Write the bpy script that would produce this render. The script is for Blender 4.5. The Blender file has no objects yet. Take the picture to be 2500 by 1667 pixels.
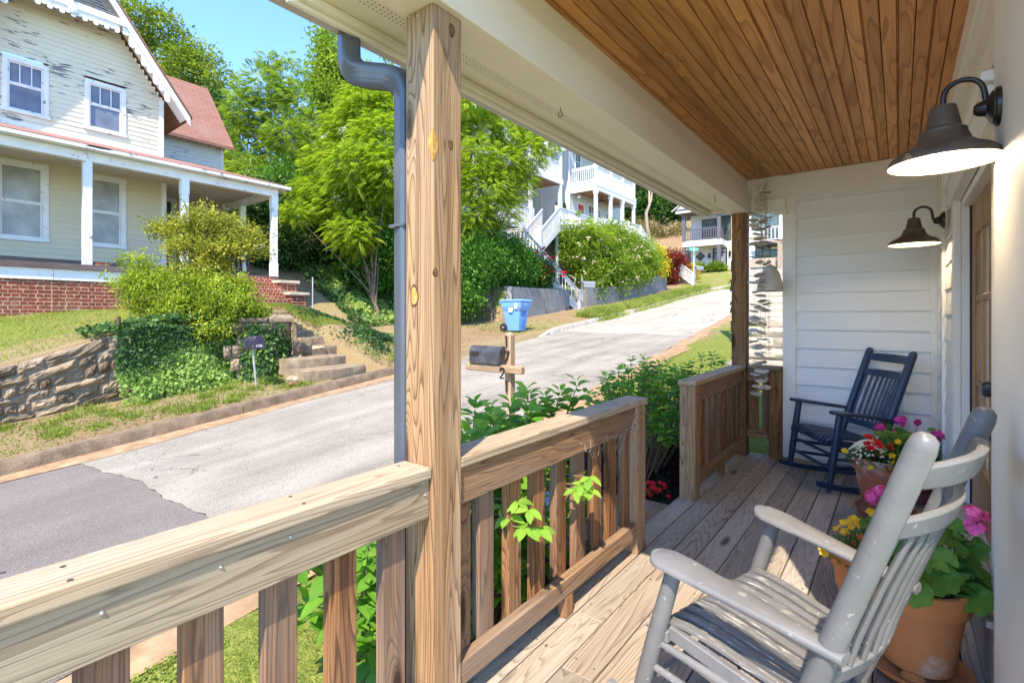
import bpy, bmesh, math, random
import numpy as np
from mathutils import Vector, Matrix
random.seed(7); RNG = np.random.default_rng(7)
R = math.radians
SC = bpy.context.scene
COL = SC.collection
# ---------------------------------------------------------------- surveyed camera
TH = R(37.76); SN, CS = math.sin(TH), math.cos(TH)
FP, HY, CZ = 1220.0, 770.0, 1.442
def at(px, py, X=None, Y=None, Z=None, d=None):
    """survey helper: a sight line of the photo met with a known plane of the place"""
    l = (px-1250)/FP; h = (HY-py)/FP
    dx, dy = -SN+l*CS, CS+l*SN
    if X is not None: d = X/dx
    elif Y is not None: d = Y/dy
    elif Z is not None: d = (Z-CZ)/h
    return (d*dx, d*dy, CZ+d*h)
# street frame: s up the street, w to its left
VA = R(5.46); VX, VY = -math.sin(VA), math.cos(VA)
def sw(x, y): return x*VX+y*VY, -x*VY+y*VX
def xy(s, w): return (s*VX-w*VY, s*VY+w*VX)
def zs(s):
    z = -.458+.0901*s
    e = np.clip(s-24, 0, 22)
    return z+.0026*e*e+np.clip(s-46, 0, 60)*.02
# ---------------------------------------------------------------- object helpers
def obj(name, me, parent=None, mats=()):
    o = bpy.data.objects.new(name, me); COL.objects.link(o)
    for m in mats: me.materials.append(m)
    if parent is not None: o.parent = parent
    return o
def thing(name, label, cat, loc=(0,0,0), rz=0, group=None):
    o = bpy.data.objects.new(name, None); COL.objects.link(o)
    o.empty_display_size = .1
    o.location = loc; o.rotation_euler = (0,0,rz)
    return tag(o, label, cat, group)
def tag(o, label=None, cat=None, group=None, kind=None):
    if label: o['label'] = label
    if cat: o['category'] = cat
    if group: o['group'] = group
    if kind: o['kind'] = kind
    return o
def copy_tree(o, parent=None):
    c = o.copy(); COL.objects.link(c)
    if parent is not None: c.parent = parent
    for ch in o.children: copy_tree(ch, c)
    return c
class MB:
    def __init__(s): s.v=[]; s.f=[]; s.mi=[]; s.cur=0
    def add(s, vs, fs):
        n=len(s.v); s.v += [tuple(p) for p in vs]
        for f in fs: s.f.append(tuple(i+n for i in f)); s.mi.append(s.cur)
        return s
    def box(s, x0,x1,y0,y1,z0,z1):
        if x0>x1: x0,x1=x1,x0
        if y0>y1: y0,y1=y1,y0
        if z0>z1: z0,z1=z1,z0
        return s.add([(x0,y0,z0),(x1,y0,z0),(x1,y1,z0),(x0,y1,z0),(x0,y0,z1),(x1,y0,z1),(x1,y1,z1),(x0,y1,z1)],
            [(3,2,1,0),(4,5,6,7),(0,1,5,4),(1,2,6,5),(2,3,7,6),(3,0,4,7)])
    def bar(s, a, b, w, h, up=(0,0,1)):
        a=Vector(a); b=Vector(b); t=(b-a).normalized(); u=Vector(up)
        sd=t.cross(u)
        if sd.length<1e-4: sd=t.cross(Vector((0,1,0)))
        sd.normalize(); u=sd.cross(t); sd*=w/2; u*=h/2
        P=[a-sd-u,a+sd-u,a+sd+u,a-sd+u,b-sd-u,b+sd-u,b+sd+u,b-sd+u]
        return s.add(P,[(3,2,1,0),(4,5,6,7),(0,1,5,4),(1,2,6,5),(2,3,7,6),(3,0,4,7)])
    def tube(s, pts, r, n=8, cap=True, sq=1.0):
        pts=[Vector(p) for p in pts]; k=len(pts)
        rs=r if hasattr(r,'__len__') else [r]*k
        V=[]; F=[]; u=None
        for i,p in enumerate(pts):
            t=(pts[min(i+1,k-1)]-pts[max(i-1,0)]).normalized()
            if u is None:
                u=t.cross(Vector((0,0,1)))
                if u.length<.1: u=t.cross(Vector((0,1,0)))
                u.normalize()
            u=(u-t*u.dot(t)).normalized(); w=t.cross(u)
            for j in range(n):
                a=2*math.pi*j/n
                V.append(p+(u*math.cos(a)+w*math.sin(a)*sq)*rs[i])
        for i in range(k-1):
            for j in range(n):
                F.append((i*n+j,i*n+(j+1)%n,(i+1)*n+(j+1)%n,(i+1)*n+j))
        if cap: F.append(tuple(range(n-1,-1,-1))); F.append(tuple((k-1)*n+j for j in range(n)))
        return s.add(V,F)
    def lathe(s, prof, c=(0,0,0), n=32, rot=None, sx=1, sy=1):
        V=[];F=[];k=len(prof)
        for r,z in prof:
            for j in range(n):
                a=2*math.pi*j/n; p=Vector((r*math.cos(a)*sx,r*math.sin(a)*sy,z))
                if rot is not None: p=rot@p
                V.append(p+Vector(c))
        for i in range(k-1):
            for j in range(n):
                F.append((i*n+j,i*n+(j+1)%n,(i+1)*n+(j+1)%n,(i+1)*n+j))
        if prof[0][0]>1e-5: F.append(tuple(range(n-1,-1,-1)))
        if prof[-1][0]>1e-5: F.append(tuple((k-1)*n+j for j in range(n)))
        return s.add(V,F)
    def prism(s, poly, vec):
        n=len(poly); v=Vector(vec); P=[Vector(p) for p in poly]
        F=[tuple(range(n-1,-1,-1)), tuple(range(n,2*n))]
        F+= [(i,(i+1)%n,n+(i+1)%n,n+i) for i in range(n)]
        return s.add(P+[p+v for p in P],F)
    def quad(s,a,b,c,d): return s.add([a,b,c,d],[(0,1,2,3)])
    def ball(s, c, r, n=10, sc=(1,1,1), jit=0):
        V=[];F=[];m=max(4,n//2)
        for i in range(m+1):
            ph=math.pi*i/m
            for j in range(n):
                a=2*math.pi*j/n; k=r*(1+random.uniform(-jit,jit))
                V.append((c[0]+k*sc[0]*math.sin(ph)*math.cos(a),c[1]+k*sc[1]*math.sin(ph)*math.sin(a),c[2]+k*sc[2]*math.cos(ph)))
        for i in range(m):
            for j in range(n): F.append((i*n+j,(i+1)*n+j,(i+1)*n+(j+1)%n,i*n+(j+1)%n))
        return s.add(V,F)
    def build(s, name, mats, parent=None, bevel=0, smooth=False, seg=1, ang=35, weld=False):
        me=bpy.data.meshes.new(name); me.from_pydata(s.v,[],s.f)
        if not isinstance(mats,(list,tuple)): mats=[mats]
        o=obj(name,me,parent,mats)
        if len(mats)>1: me.polygons.foreach_set('material_index',s.mi)
        bm=bmesh.new(); bm.from_mesh(me)
        if weld: bmesh.ops.remove_doubles(bm,verts=bm.verts,dist=1e-4)
        bmesh.ops.recalc_face_normals(bm,faces=bm.faces); bm.to_mesh(me); bm.free()
        if smooth:
            me.polygons.foreach_set('use_smooth',[True]*len(me.polygons))
            if smooth!='all':
                me.set_sharp_from_angle(angle=R(ang))
        if bevel:
            b=o.modifiers.new('bevel','BEVEL'); b.width=bevel; b.segments=seg; b.limit_method='ANGLE'; b.angle_limit=R(40)
        me.update(); return o
def npmesh(name, V, F, mats, parent=None, rnd=None, mi=None, smooth=False):
    V=np.asarray(V,dtype=np.float32); F=np.asarray(F,dtype=np.int32)
    me=bpy.data.meshes.new(name); k=F.shape[1]
    me.vertices.add(len(V)); me.vertices.foreach_set('co',V.ravel())
    me.loops.add(F.size); me.loops.foreach_set('vertex_index',F.ravel())
    me.polygons.add(len(F)); me.polygons.foreach_set('loop_start',np.arange(0,F.size,k,dtype=np.int32))
    me.polygons.foreach_set('loop_total',np.full(len(F),k,dtype=np.int32))
    if not isinstance(mats,(list,tuple)): mats=[mats]
    o=obj(name,me,parent,mats)
    if mi is not None: me.polygons.foreach_set('material_index',np.asarray(mi,dtype=np.int32))
    if smooth: me.polygons.foreach_set('use_smooth',np.ones(len(F),dtype=bool))
    if rnd is not None:
        a=me.attributes.new('rnd','FLOAT','FACE'); a.data.foreach_set('value',np.asarray(rnd,dtype=np.float32))
    me.update(calc_edges=True); me.validate(); return o
# ---------------------------------------------------------------- materials
MATS={}
class NT:
    def __init__(s,name):
        s.m=bpy.data.materials.new(name); s.m.use_nodes=True; s.t=s.m.node_tree; s.t.nodes.clear()
        s.out=s.n('ShaderNodeOutputMaterial')
    def n(s,typ,ins=None,**kw):
        nd=s.t.nodes.new(typ)
        for k,v in kw.items(): setattr(nd,k,v)
        for k,v in (ins or {}).items(): s.set(nd,k,v)
        return nd
    def set(s,nd,k,v):
        i=nd.inputs[k]
        if hasattr(v,'is_linked') or hasattr(v,'links'): s.t.links.new(v,i)
        else:
            if isinstance(v,(tuple,list)) and len(v)==3 and i.type=='RGBA': v=(*v,1)
            i.default_value=v
    def math(s,op,a,b=None,c=None,clamp=False):
        nd=s.n('ShaderNodeMath',operation=op,use_clamp=clamp); s.set(nd,0,a)
        if b is not None: s.set(nd,1,b)
        if c is not None: s.set(nd,2,c)
        return nd.outputs[0]
    def mix(s,f,a,b,mode='MIX'):
        nd=s.n('ShaderNodeMix',data_type='RGBA',blend_type=mode); s.set(nd,0,f); s.set(nd,6,a); s.set(nd,7,b); return nd.outputs[2]
    def ramp(s,f,stops,interp='LINEAR'):
        nd=s.n('ShaderNodeValToRGB'); e=nd.color_ramp.elements; nd.color_ramp.interpolation=interp
        while len(e)>1: e.remove(e[-1])
        for i,(p,c) in enumerate(stops):
            x=e[0] if i==0 else e.new(p); x.position=p
            x.color=(*c,1) if hasattr(c,'__len__') else (c,c,c,1)
        s.set(nd,0,f); return nd.outputs[0]
    def noise(s,vec,scale,detail=3,rough=.55,dist=0,w=None):
        nd=s.n('ShaderNodeTexNoise',{'Scale':scale,'Detail':detail,'Roughness':rough,'Distortion':dist})
        if w is not None: nd.noise_dimensions='4D'; s.set(nd,'W',w)
        if vec is not None: s.set(nd,'Vector',vec)
        return nd.outputs[0]
    def coord(s,scale=(1,1,1),which='Object',rot=(0,0,0)):
        tc=s.n('ShaderNodeTexCoord'); mp=s.n('ShaderNodeMapping',{'Scale':scale,'Rotation':rot}); s.set(mp,'Vector',tc.outputs[which]); return mp.outputs[0]
    def bump(s,h,st=.3,d=.01):
        nd=s.n('ShaderNodeBump',{'Strength':st,'Distance':d}); s.set(nd,'Height',h); return nd.outputs[0]
    def fin(s,col,rough=.6,spec=.3,normal=None,metal=0,**kw):
        p=s.n('ShaderNodeBsdfPrincipled',{'Base Color':col,'Roughness':rough,'Specular IOR Level':spec,'Metallic':metal})
        for k,v in kw.items(): s.set(p,k.replace('_',' '),v)
        if normal is not None: s.set(p,'Normal',normal)
        s.t.links.new(p.outputs[0],s.out.inputs[0]); return s.m
def plain(name,col,rough=.6,spec=.3,var=.18,scale=5,bump=.15,bscale=60,metal=0,dirt=None,dscale=3,dlo=.5,dhi=.7,bd=.004,**kw):
    t=NT(name); c=t.coord(); lo=tuple(x*(1-var) for x in col); hi=tuple(min(1,x*(1+var)) for x in col)
    oi=t.n('ShaderNodeObjectInfo').outputs['Random']
    base=t.mix(t.ramp(t.noise(c,scale,5),[(.3,0),(.7,1)]),lo,hi)
    if dirt is not None:
        base=t.mix(t.ramp(t.noise(c,dscale,8,.65),[(dlo,0),(dhi,1)]),base,dirt)
    nm=t.bump(t.noise(c,bscale,4),bump,bd) if bump else None
    return t.fin(base,rough,spec,nm,metal,**kw)
def wood(name,axis,light,mid,dark,grey=None,greyamt=.5,n=16,along=.35,across=7,rough=.75,bump=.35,island=True,knot=1.0,tint=.25,streak=0,red=(.13,.05,.02)):
    """sawn timber: contour lines of a stretched noise give the grain, sparse cells the knots"""
    t=NT(name); sc=[across]*3; sc[axis]=along
    g=t.n('ShaderNodeNewGeometry').outputs['Random Per Island'] if island else None
    oi=t.n('ShaderNodeObjectInfo').outputs['Random']
    w=t.math('MULTIPLY',oi,37.0)
    if g is not None: w=t.math('ADD',w,t.math('MULTIPLY',g,53.0))
    c=t.coord(tuple(sc))
    f=t.noise(c,1.0,2.6,.42,.25,w)
    ksc=[9.0]*3; ksc[axis]=2.2
    kc=t.coord(tuple(ksc)); 
    off=t.n('ShaderNodeVectorMath',operation='ADD'); t.set(off,0,kc); cb=t.n('ShaderNodeCombineXYZ'); t.set(cb,0,w);t.set(cb,1,w); t.set(off,1,cb.outputs[0])
    vo=t.n('ShaderNodeTexVoronoi',{'Scale':.62,'Randomness':1.0}); t.set(vo,'Vector',off.outputs[0])
    kd=vo.outputs['Distance']
    kn=t.math('MULTIPLY',t.math('POWER',t.math('SUBTRACT',1.0,kd,clamp=True),6),.30*knot)
    h=t.math('ADD',f,kn)
    ph=t.math('FRACT',t.math('MULTIPLY',h,n))
    fine_sc=[260]*3; fine_sc[axis]=4
    fb=t.noise(t.coord(tuple(fine_sc)),1.0,2,.6,0,w)
    line=t.ramp(ph,[(0,0),(.45,.10),(.72,.35),(.9,1),(.97,.75),(1,0)])
    big=t.noise(c,.35,2,.5,0,w)
    base=t.mix(t.ramp(big,[(.35,0),(.65,1)]),light,mid)
    base=t.mix(t.math('MULTIPLY',line,.85),base,dark)
    base=t.mix(t.ramp(fb,[(.35,.45),(.65,0)]),base,dark)
    if streak:
        ssc=[26]*3; ssc[axis]=1.1
        sk=t.noise(t.coord(tuple(ssc)),1,5,.6,.3,w)
        base=t.mix(t.math('MULTIPLY',t.ramp(sk,[(.50,0),(.60,.75),(.72,1)]),streak),base,red)
    if grey is not None:
        gm=t.ramp(t.noise(t.coord(tuple([3 if i!=axis else .5 for i in range(3)])),1,5,.6,0,w),[(.5-greyamt*.35,0),(.85-greyamt*.35,1)])
        base=t.mix(t.math('MULTIPLY',gm,.8),base,t.mix(t.math('MULTIPLY',line,.5),grey,tuple(x*.45 for x in grey)))
    base=t.mix(t.math('MULTIPLY',t.ramp(kd,[(.08,.9),(.16,0)]),min(1.0,knot)),base,tuple(x*.6 for x in dark))
    if g is not None and tint:
        hs=t.n('ShaderNodeHueSaturation',{'Color':base}); t.set(hs,'Value',t.math('ADD',1-tint/2,t.math('MULTIPLY',g,tint))); base=hs.outputs[0]
    nm=t.bump(t.math('ADD',t.math('MULTIPLY',line,-.6),fb),bump,.003)
    return t.fin(base,rough,.25,nm)
def leafm(name,stops,trans=.35,rough=.5,spec=.25):
    t=NT(name); a=t.n('ShaderNodeAttribute',attribute_name='rnd').outputs['Fac']
    col=t.ramp(a,stops)
    p=t.n('ShaderNodeBsdfPrincipled',{'Base Color':col,'Roughness':rough,'Specular IOR Level':spec})
    tr=t.n('ShaderNodeBsdfTranslucent',{'Color':t.mix(1.0,col,(1.35,1.5,.7),'MULTIPLY')})
    mx=t.n('ShaderNodeMixShader',{0:trans}); t.t.links.new(p.outputs[0],mx.inputs[1]); t.t.links.new(tr.outputs[0],mx.inputs[2])
    t.t.links.new(mx.outputs[0],t.out.inputs[0]); return t.m
# weathered porch timber, one material per grain direction
WL,WM,WD,WG=(.42,.265,.14),(.27,.145,.065),(.065,.028,.013),(.32,.28,.235)
W_Z=wood('timber_upright',2,WL,WM,WD,WG,.2,n=30,streak=.75)
W_Y=wood('timber_along',1,(.42,.25,.12),(.30,.16,.07),(.085,.038,.018),WG,.40,n=32,across=8,knot=.35,streak=.5,red=(.14,.062,.03))
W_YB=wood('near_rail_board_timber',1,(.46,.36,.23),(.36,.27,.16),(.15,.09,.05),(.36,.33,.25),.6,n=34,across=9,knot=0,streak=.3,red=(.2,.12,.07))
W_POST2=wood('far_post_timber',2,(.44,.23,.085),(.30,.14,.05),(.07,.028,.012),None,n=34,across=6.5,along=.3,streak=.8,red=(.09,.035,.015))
W_X=wood('timber_across',0,WL,WM,WD,WG,.3,n=28,streak=.6)
W_BAL=wood('baluster_timber',2,(.42,.205,.08),(.27,.115,.042),(.055,.022,.010),(.30,.25,.20),.18,n=30,streak=.9,red=(.07,.025,.011))
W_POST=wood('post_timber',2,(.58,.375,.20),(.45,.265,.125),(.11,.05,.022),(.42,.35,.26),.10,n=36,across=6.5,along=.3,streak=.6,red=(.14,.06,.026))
W_CAP=wood('cap_timber',1,(.56,.43,.27),(.45,.33,.195),(.19,.12,.065),(.46,.40,.31),.5,n=28,streak=.25,red=(.22,.13,.07))
W_DECK=wood('deck_timber',1,(.43,.35,.265),(.35,.275,.20),(.11,.078,.052),(.37,.335,.29),.45,n=30,across=6.5,along=.5,tint=.4,streak=.3,red=(.20,.13,.085))
W_CEIL=wood('ceiling_timber',1,(.74,.38,.14),(.62,.295,.10),(.36,.15,.045),None,n=12,across=6,along=.5,rough=.42,bump=.08,knot=.6,tint=.4)
W_DOOR=wood('door_timber',2,(.42,.24,.10),(.36,.19,.075),(.22,.10,.035),None,n=9,rough=.4,bump=.05,knot=0)
WHITE=plain('white_trim_paint',(.80,.78,.73),.55,.3,.04,2,.12,40,dirt=(.68,.65,.58),dscale=5,dlo=.62,dhi=.85)
BEIGE=plain('cream_beam_paint',(.82,.755,.65),.55,.3,.04,2,.06,40,dirt=(.64,.56,.45),dlo=.62,dhi=.85)
SOFF=None
def soffit_mat():
    t=NT('perforated_soffit'); c=t.coord((1/.018,1/.018,1)); 
    fr=t.n('ShaderNodeVectorMath',operation='FRACTION'); t.set(fr,0,c)
    sb=t.n('ShaderNodeVectorMath',operation='SUBTRACT'); t.set(sb,0,fr.outputs[0]); t.set(sb,1,(.5,.5,0))
    sx=t.n('ShaderNodeSeparateXYZ'); t.set(sx,0,sb.outputs[0]); 
    r=t.math('SQRT',t.math('ADD',t.math('POWER',sx.outputs[0],2),t.math('POWER',sx.outputs[1],2)))
    hole=t.math('LESS_THAN',r,.19)
    ox=t.n('ShaderNodeSeparateXYZ'); t.set(ox,0,t.coord()); x=ox.outputs[0]
    band=t.math('MULTIPLY',t.math('GREATER_THAN',x,-1.50),t.math('LESS_THAN',x,-1.395))
    col=t.mix(t.math('MULTIPLY',hole,band),(.80,.73,.61),(.07,.055,.04))
    return t.fin(col,.5,.3)
def siding_mat(name,col,grain_axis=0,peel=None):
    t=NT(name); sc=[60]*3; sc[grain_axis]=5
    nm=t.noise(t.coord(tuple(sc)),1,4,.6,1.0)
    v=t.noise(t.coord(),1.2,4)
    base=t.mix(t.ramp(v,[(.3,0),(.7,1)]),tuple(x*.93 for x in col),col)
    if peel:
        ps=[14]*3; ps[grain_axis]=2.2
        pm=t.noise(t.coord(tuple(ps)),1,6,.62)
        reg=t.noise(t.coord(),.55,3)
        k=t.math('ADD',pm,t.math('MULTIPLY',t.math('SUBTRACT',reg,.5),.55))
        base=t.mix(t.ramp(k,[(peel,0),(peel+.03,1)]),base,t.mix(t.ramp(nm,[(.4,0),(.6,1)]),(.10,.09,.085),(.30,.28,.26)))
    return t.fin(base,.6,.3,t.bump(nm,.35,.004))
SUN_E=2.5; SKY_E=.15; EXPO=1.98
# ================================================================ THE PORCH WE STAND ON
SOFF=soffit_mat()
SID_X=siding_mat('white_lap_siding_across',(.80,.81,.80),0)
SID_Y=siding_mat('white_lap_siding_along',(.80,.78,.73),1)
NAILM=plain('dark_nail',(.06,.055,.05),.5,.4,.1,bump=0)
SILV=plain('galvanised_screw',(.55,.55,.54),.35,.5,.1,bump=0,metal=.8)
house=thing('porch_house','white clapboard house whose covered porch with a stained wood ceiling frames the view','house')
# ---- deck boards
mb=MB(); x=-1.39; k=0
while x<.30:
    w=.1395; cuts=[-1.6]+sorted(random.uniform(-.8,5.2) for _ in range(1+k%2))+[5.72]
    if k==1: cuts=[-1.6,2.12,5.72]
    if k==2: cuts=[-1.6,1.75,5.72]
    for a,b in zip(cuts[:-1],cuts[1:]):
        z=random.uniform(-.0015,.0015); mb.box(x,min(x+w,.31),a+.0015,b-.0015,-.032+z,z)
    x+=.1455; k+=1
deck=mb.build('deck_floor',W_DECK,house,bevel=.004)
mb=MB()
for y in np.arange(-1.4,5.7,.4): mb.box(-1.34,.3,y,y+.04,-.2,-.036)
mb.box(-1.375,-1.34,-1.6,5.7,-.22,-.036)
mb.build('deck_joists',W_Y,house)
mb=MB()
for i in range(240):
    xx=-1.39+.1455*random.randrange(12)+random.choice((.025,.115)); yy=-.2+.4*random.randrange(15)+.02+random.uniform(-.01,.01)
    mb.lathe([(0,.0022),(.0045,.0022),(.0045,.0012)],(xx,yy,0),6)
tag(mb.build('deck_nails',NAILM,house),kind='stuff')
mb=MB(); mb.box(-1.66,-1.41,2.99,3.93,-.11,-.07); mb.box(-1.95,-1.67,2.99,3.93,-.12,-.085); mb.box(-1.90,-1.44,2.96,2.985,-.4,-.12)
mb.build('step_tread',W_Y,house,bevel=.004)
# ---- posts
NUMB=plain('black_metal_numeral',(.03,.027,.025),.45,.4,.1,bump=0)
PX0,PX1=-1.384,-1.244
KN=plain('cut_knot_wood',(.52,.28,.08),.7,.2,.35,40,.3,160)
KNR=plain('knot_rim_wood',(.10,.05,.025),.8,.2,.2,40,.3,160)
mb=MB(); mb.box(PX0,PX1,1.17,1.31,-.75,2.5)
post1=mb.build('porch_post',W_POST,house,bevel=.006,seg=2)
# knots of this very post: oval discs let into its two faces
mb=MB()
KNM=[KN,KNR,plain('brown_knot_wood',(.17,.085,.04),.8,.2,.45,60,.3,160)]
def knot(face,u,z,rx,rz,br):
    # face 'y': on the -Y face, u is X ; face 'x': on the +X face, u is Y
    mb=MB()
    for sc,dep,mi in ((1.3,.0010,1),(1,.0018,br)):
        mb.cur=mi; P=[]
        for j in range(18):
            a=2*math.pi*j/18; rr=1+.08*math.sin(3*a+u*50)
            du,dz=rx*sc*rr*math.cos(a),rz*sc*rr*math.sin(a)
            P.append((u+du,1.17-dep,z+dz) if face=='y' else (PX1+dep,u+du,z+dz))
        mb.prism(P,(0,.004,0) if face=='y' else (-.004,0,0))
    mb.build('knot',KNM,post1)
for px,py,fx,rx,rz in ((1012,723,'y',.016,.031),(1103,75,'x',.015,.026),(1100,354,'x',.013,.018),(1063,665,'x',.012,.016)):
    if fx=='y': p=at(px,py,Y=1.17); knot('y',p[0],p[2],rx,rz,0 if py<1000 else 2)
    else: p=at(px,py,X=PX1); knot('x',p[1],p[2],rx*.72,rz*.72,2)
# drying checks in the same post
CHK=plain('dark_wood_check',(.035,.017,.009),.9,.1,.3,30,0)
for face,u,za,zb_,wd in (('y',-1.315,at(1027,560,Y=1.17)[2],at(1027,985,Y=1.17)[2],.0026),('y',-1.352,at(1005,20,Y=1.17)[2],at(1005,230,Y=1.17)[2],.0018),('y',-1.290,at(1040,1090,Y=1.17)[2],at(1040,1500,Y=1.17)[2],.002),('x',1.262,at(1105,1120,X=PX1)[2],at(1105,1400,X=PX1)[2],.0018),('x',1.215,at(1080,100,X=PX1)[2],at(1080,330,X=PX1)[2],.0016)):
    mb=MB(); n_=16; pts=[]; uu=u
    for i in range(n_+1):
        f=i/n_; uu+=random.uniform(-.0018,.0018); pts.append((uu,za+(zb_-za)*f,wd*math.sin(math.pi*min(.97,max(.03,f)))))
    for (a,z0,w0),(b,z1,w1) in zip(pts[:-1],pts[1:]):
        if face=='y': mb.add([(a-w0/2,1.1694,z0),(a+w0/2,1.1694,z0),(b+w1/2,1.1694,z1),(b-w1/2,1.1694,z1)],[(0,1,2,3)])
        else: mb.add([(PX1+.0006,a-w0/2,z0),(PX1+.0006,a+w0/2,z0),(PX1+.0006,b+w1/2,z1),(PX1+.0006,b-w1/2,z1)],[(0,1,2,3)])
    mb.build('wood_check',CHK,post1,weld=True)
# the bright scar on the post's corner
zc=at(1057,355,X=PX1)[2]; mb=MB()
n_=22
for i in range(n_):
    f=(i+.5)/n_; wd=.021*math.sin(math.pi*f**.8)+.001; z=zc+.055-.105*i/n_
    mb.box(PX1-wd,PX1+.0014,1.1688,1.171+wd*1.05,z-.105/n_,z)
mb.build('wood_scar',KN,post1,weld=True)
for px,py in ((1020,40),(1000,42),(1043,12)): p=at(px,py,Y=1.17); mb=MB(); mb.ball((p[0],p[1]-.001,p[2]),.0045,8); mb.build('screw',SILV,post1)
for px,py in ((1070,10),(1094,29),(1114,40)): p=at(px,py,X=PX1); mb=MB(); mb.ball((p[0]+.001,p[1],p[2]),.0045,8); mb.build('screw',SILV,post1)
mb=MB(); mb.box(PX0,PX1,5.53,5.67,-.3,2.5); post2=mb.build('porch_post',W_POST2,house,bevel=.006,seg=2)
for z0,sh in ((1.90,0),(1.70,1),(1.47,2),(1.27,0)):      # house numerals on its street face, seen edge on
    m=MB(); 
    if sh==1: m.box(PX0-.022,PX0-.014,5.56,5.63,z0+.10,z0+.115); m.bar((PX0-.018,5.57,z0),(PX0-.018,5.62,z0+.1),.008,.014,(1,0,0))
    elif sh==2:
        m.tube([(PX0-.018,5.60+.03*math.cos(a),z0+.085+.03*math.sin(a)) for a in np.linspace(3.3,-.9,9)],.007,6); m.box(PX0-.022,PX0-.014,5.57,5.63,z0,z0+.014); m.bar((PX0-.018,5.572,z0+.007),(PX0-.018,5.62,z0+.066),.008,.014,(1,0,0))
    else: m.box(PX0-.022,PX0-.014,5.59,5.608,z0,z0+.115)
    m.box(PX0-.016,PX0-.0005,5.597,5.603,z0+.03,z0+.09)
    m.build('house_numeral',NUMB,post2)
# ---- beam, soffit, gutter, ceiling
YE=.86; YB=5.78
mb=MB(); mb.box(-1.392,-1.216,YE,YB,2.5,2.70); mb.box(-1.40,-1.30,YE+.003,YB-.003,2.703,2.92)
beam=mb.build('porch_beam',BEIGE,house,bevel=.004)
mb=MB(); mb.box(-1.298,-1.262,YE,5.66,2.73,2.87); mb.box(-1.298,-1.285,YE,5.66,2.69,2.729)
for i in range(7):
    a=math.pi/2*i/6; 
P=[(-1.298,YE+.01,2.703)]+[(-1.298+.05*math.sin(a),YE+.01,2.703+.05*(1-math.cos(a))) for a in np.linspace(0,math.pi/2,8)]+[(-1.298,YE+.01,2.75)]
mb.build('beam_trim',BEIGE,house,bevel=.003)
mb=MB(); mb.box(-1.60,-1.394,YE,YB-.35,2.535,2.55); soffit=mb.build('soffit_panel',SOFF,house)
mb=MB(); mb.box(-1.605,-1.578,YE,YB-.3,2.505,2.534); mb.box(-1.628,-1.606,YE,YB-.3,2.49,2.70); mb.box(-1.394,-1.60,YB-.34,YB-.31,2.505,2.62)
mb.build('fascia_board',BEIGE,house,bevel=.003)
GUT=plain('painted_gutter',(.46,.42,.40),.45,.4,.05,3,.05)
mb=MB(); prof=[(-1.63,2.52),(-1.71,2.52),(-1.735,2.55),(-1.735,2.60),(-1.76,2.64),(-1.755,2.64),(-1.725,2.605),(-1.725,2.555),(-1.705,2.53),(-1.632,2.53)]
mb.prism([(x,YE-.03,z) for x,z in prof],(0,YB-.27-YE,0)); mb.build('gutter',GUT,house)
mb=MB(); x=-1.30; k=0
while x<.29:
    w=.132; x1=min(x+w,.288)
    mb.box(x,x1,YE,5.69,2.858,2.878)
    if x1-x>.1:
        h=(x+x1)/2
        mb.v=mb.v[:-8]; mb.f=mb.f[:-6]; mb.mi=mb.mi[:-6]
        for a,b in ((x,h-.005),(h+.005,x1)): 
            mb.box(a,b,YE,5.69,2.858,2.876)
        mb.box(h-.0025,h+.0025,YE,5.69,2.860,2.876)
    x+=w+.0045; k+=1
ceil=mb.build('porch_ceiling',W_CEIL,house,bevel=.003)
mb=MB(); mb.box(-1.30,.288,YE,5.69,2.881,2.90); mb.build('ceiling_backing',plain('dark_gap',(.11,.05,.02),.9,.1,.1,bump=0),house)
ROOFM=plain('dark_shingle',(.10,.09,.09),.9,.2,.3,20)
mb=MB(); mb.prism([(-1.80,YE-.04,2.68),(.5,YE-.04,3.85),(.5,YE-.04,3.89),(-1.80,YE-.04,2.72)],(0,YB+.1-YE,0))
mb.prism([(-1.39,YE,2.93),(.3,YE,2.93),(.3,YE,3.70),(-1.38,YE,2.94)],(0,.05,0))
mb.build('porch_roof',ROOFM,house)
# ---- lap siding walls
def lap(mb,p0,u,n,L,z0,z1,exp,t=.016,openings=()):
    """clapboards on a wall: p0 origin, u along, n outward"""
    u=Vector(u);n=Vector(n);p0=Vector(p0); z=z0
    while z<z1-.002:
        h=min(exp,z1-z); segs=[(0,L)]
        for (a,b,c,d) in openings:
            if z+h>c+.01 and z<d-.01:
                ns=[]
                for s0,s1 in segs:
                    if b<=s0 or a>=s1: ns.append((s0,s1)); continue
                    if a>s0: ns.append((s0,a))
                    if b<s1: ns.append((b,s1))
                segs=ns
        for s0,s1 in segs:
            A=p0+u*s0; B=p0+u*s1
            def P(q,o,zz): v=q+n*o; return (v.x,v.y,p0.z+zz)
            mb.add([P(A,0,z),P(B,0,z),P(B,t,z),P(A,t,z),P(A,0,z+h),P(B,0,z+h),P(B,.002,z+h),P(A,.002,z+h)],
                [(0,1,2,3),(4,5,6,7),(0,1,5,4),(3,2,6,7),(0,3,7,4),(1,2,6,5)])
        z+=exp
mb=MB(); lap(mb,(-.82,5.70,.035),(1,0,0),(0,-1,0),1.05,0,2.62,.181,.026); 
endw=mb.build('end_wall_siding',SID_X,house)
mb=MB(); mb.box(-.93,-.812,5.664,5.72,.02,2.62); mb.box(-.812,.285,5.685,5.72,.012,.034); mb.box(.215,.285,5.675,5.72,.03,2.62)
mb.box(-1.28,.288,5.655,5.72,2.62,2.855); mb.box(-1.215,-.90,5.62,5.75,2.50,2.619); mb.box(-1.0,-.88,5.6,5.672,2.46,2.499)
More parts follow.
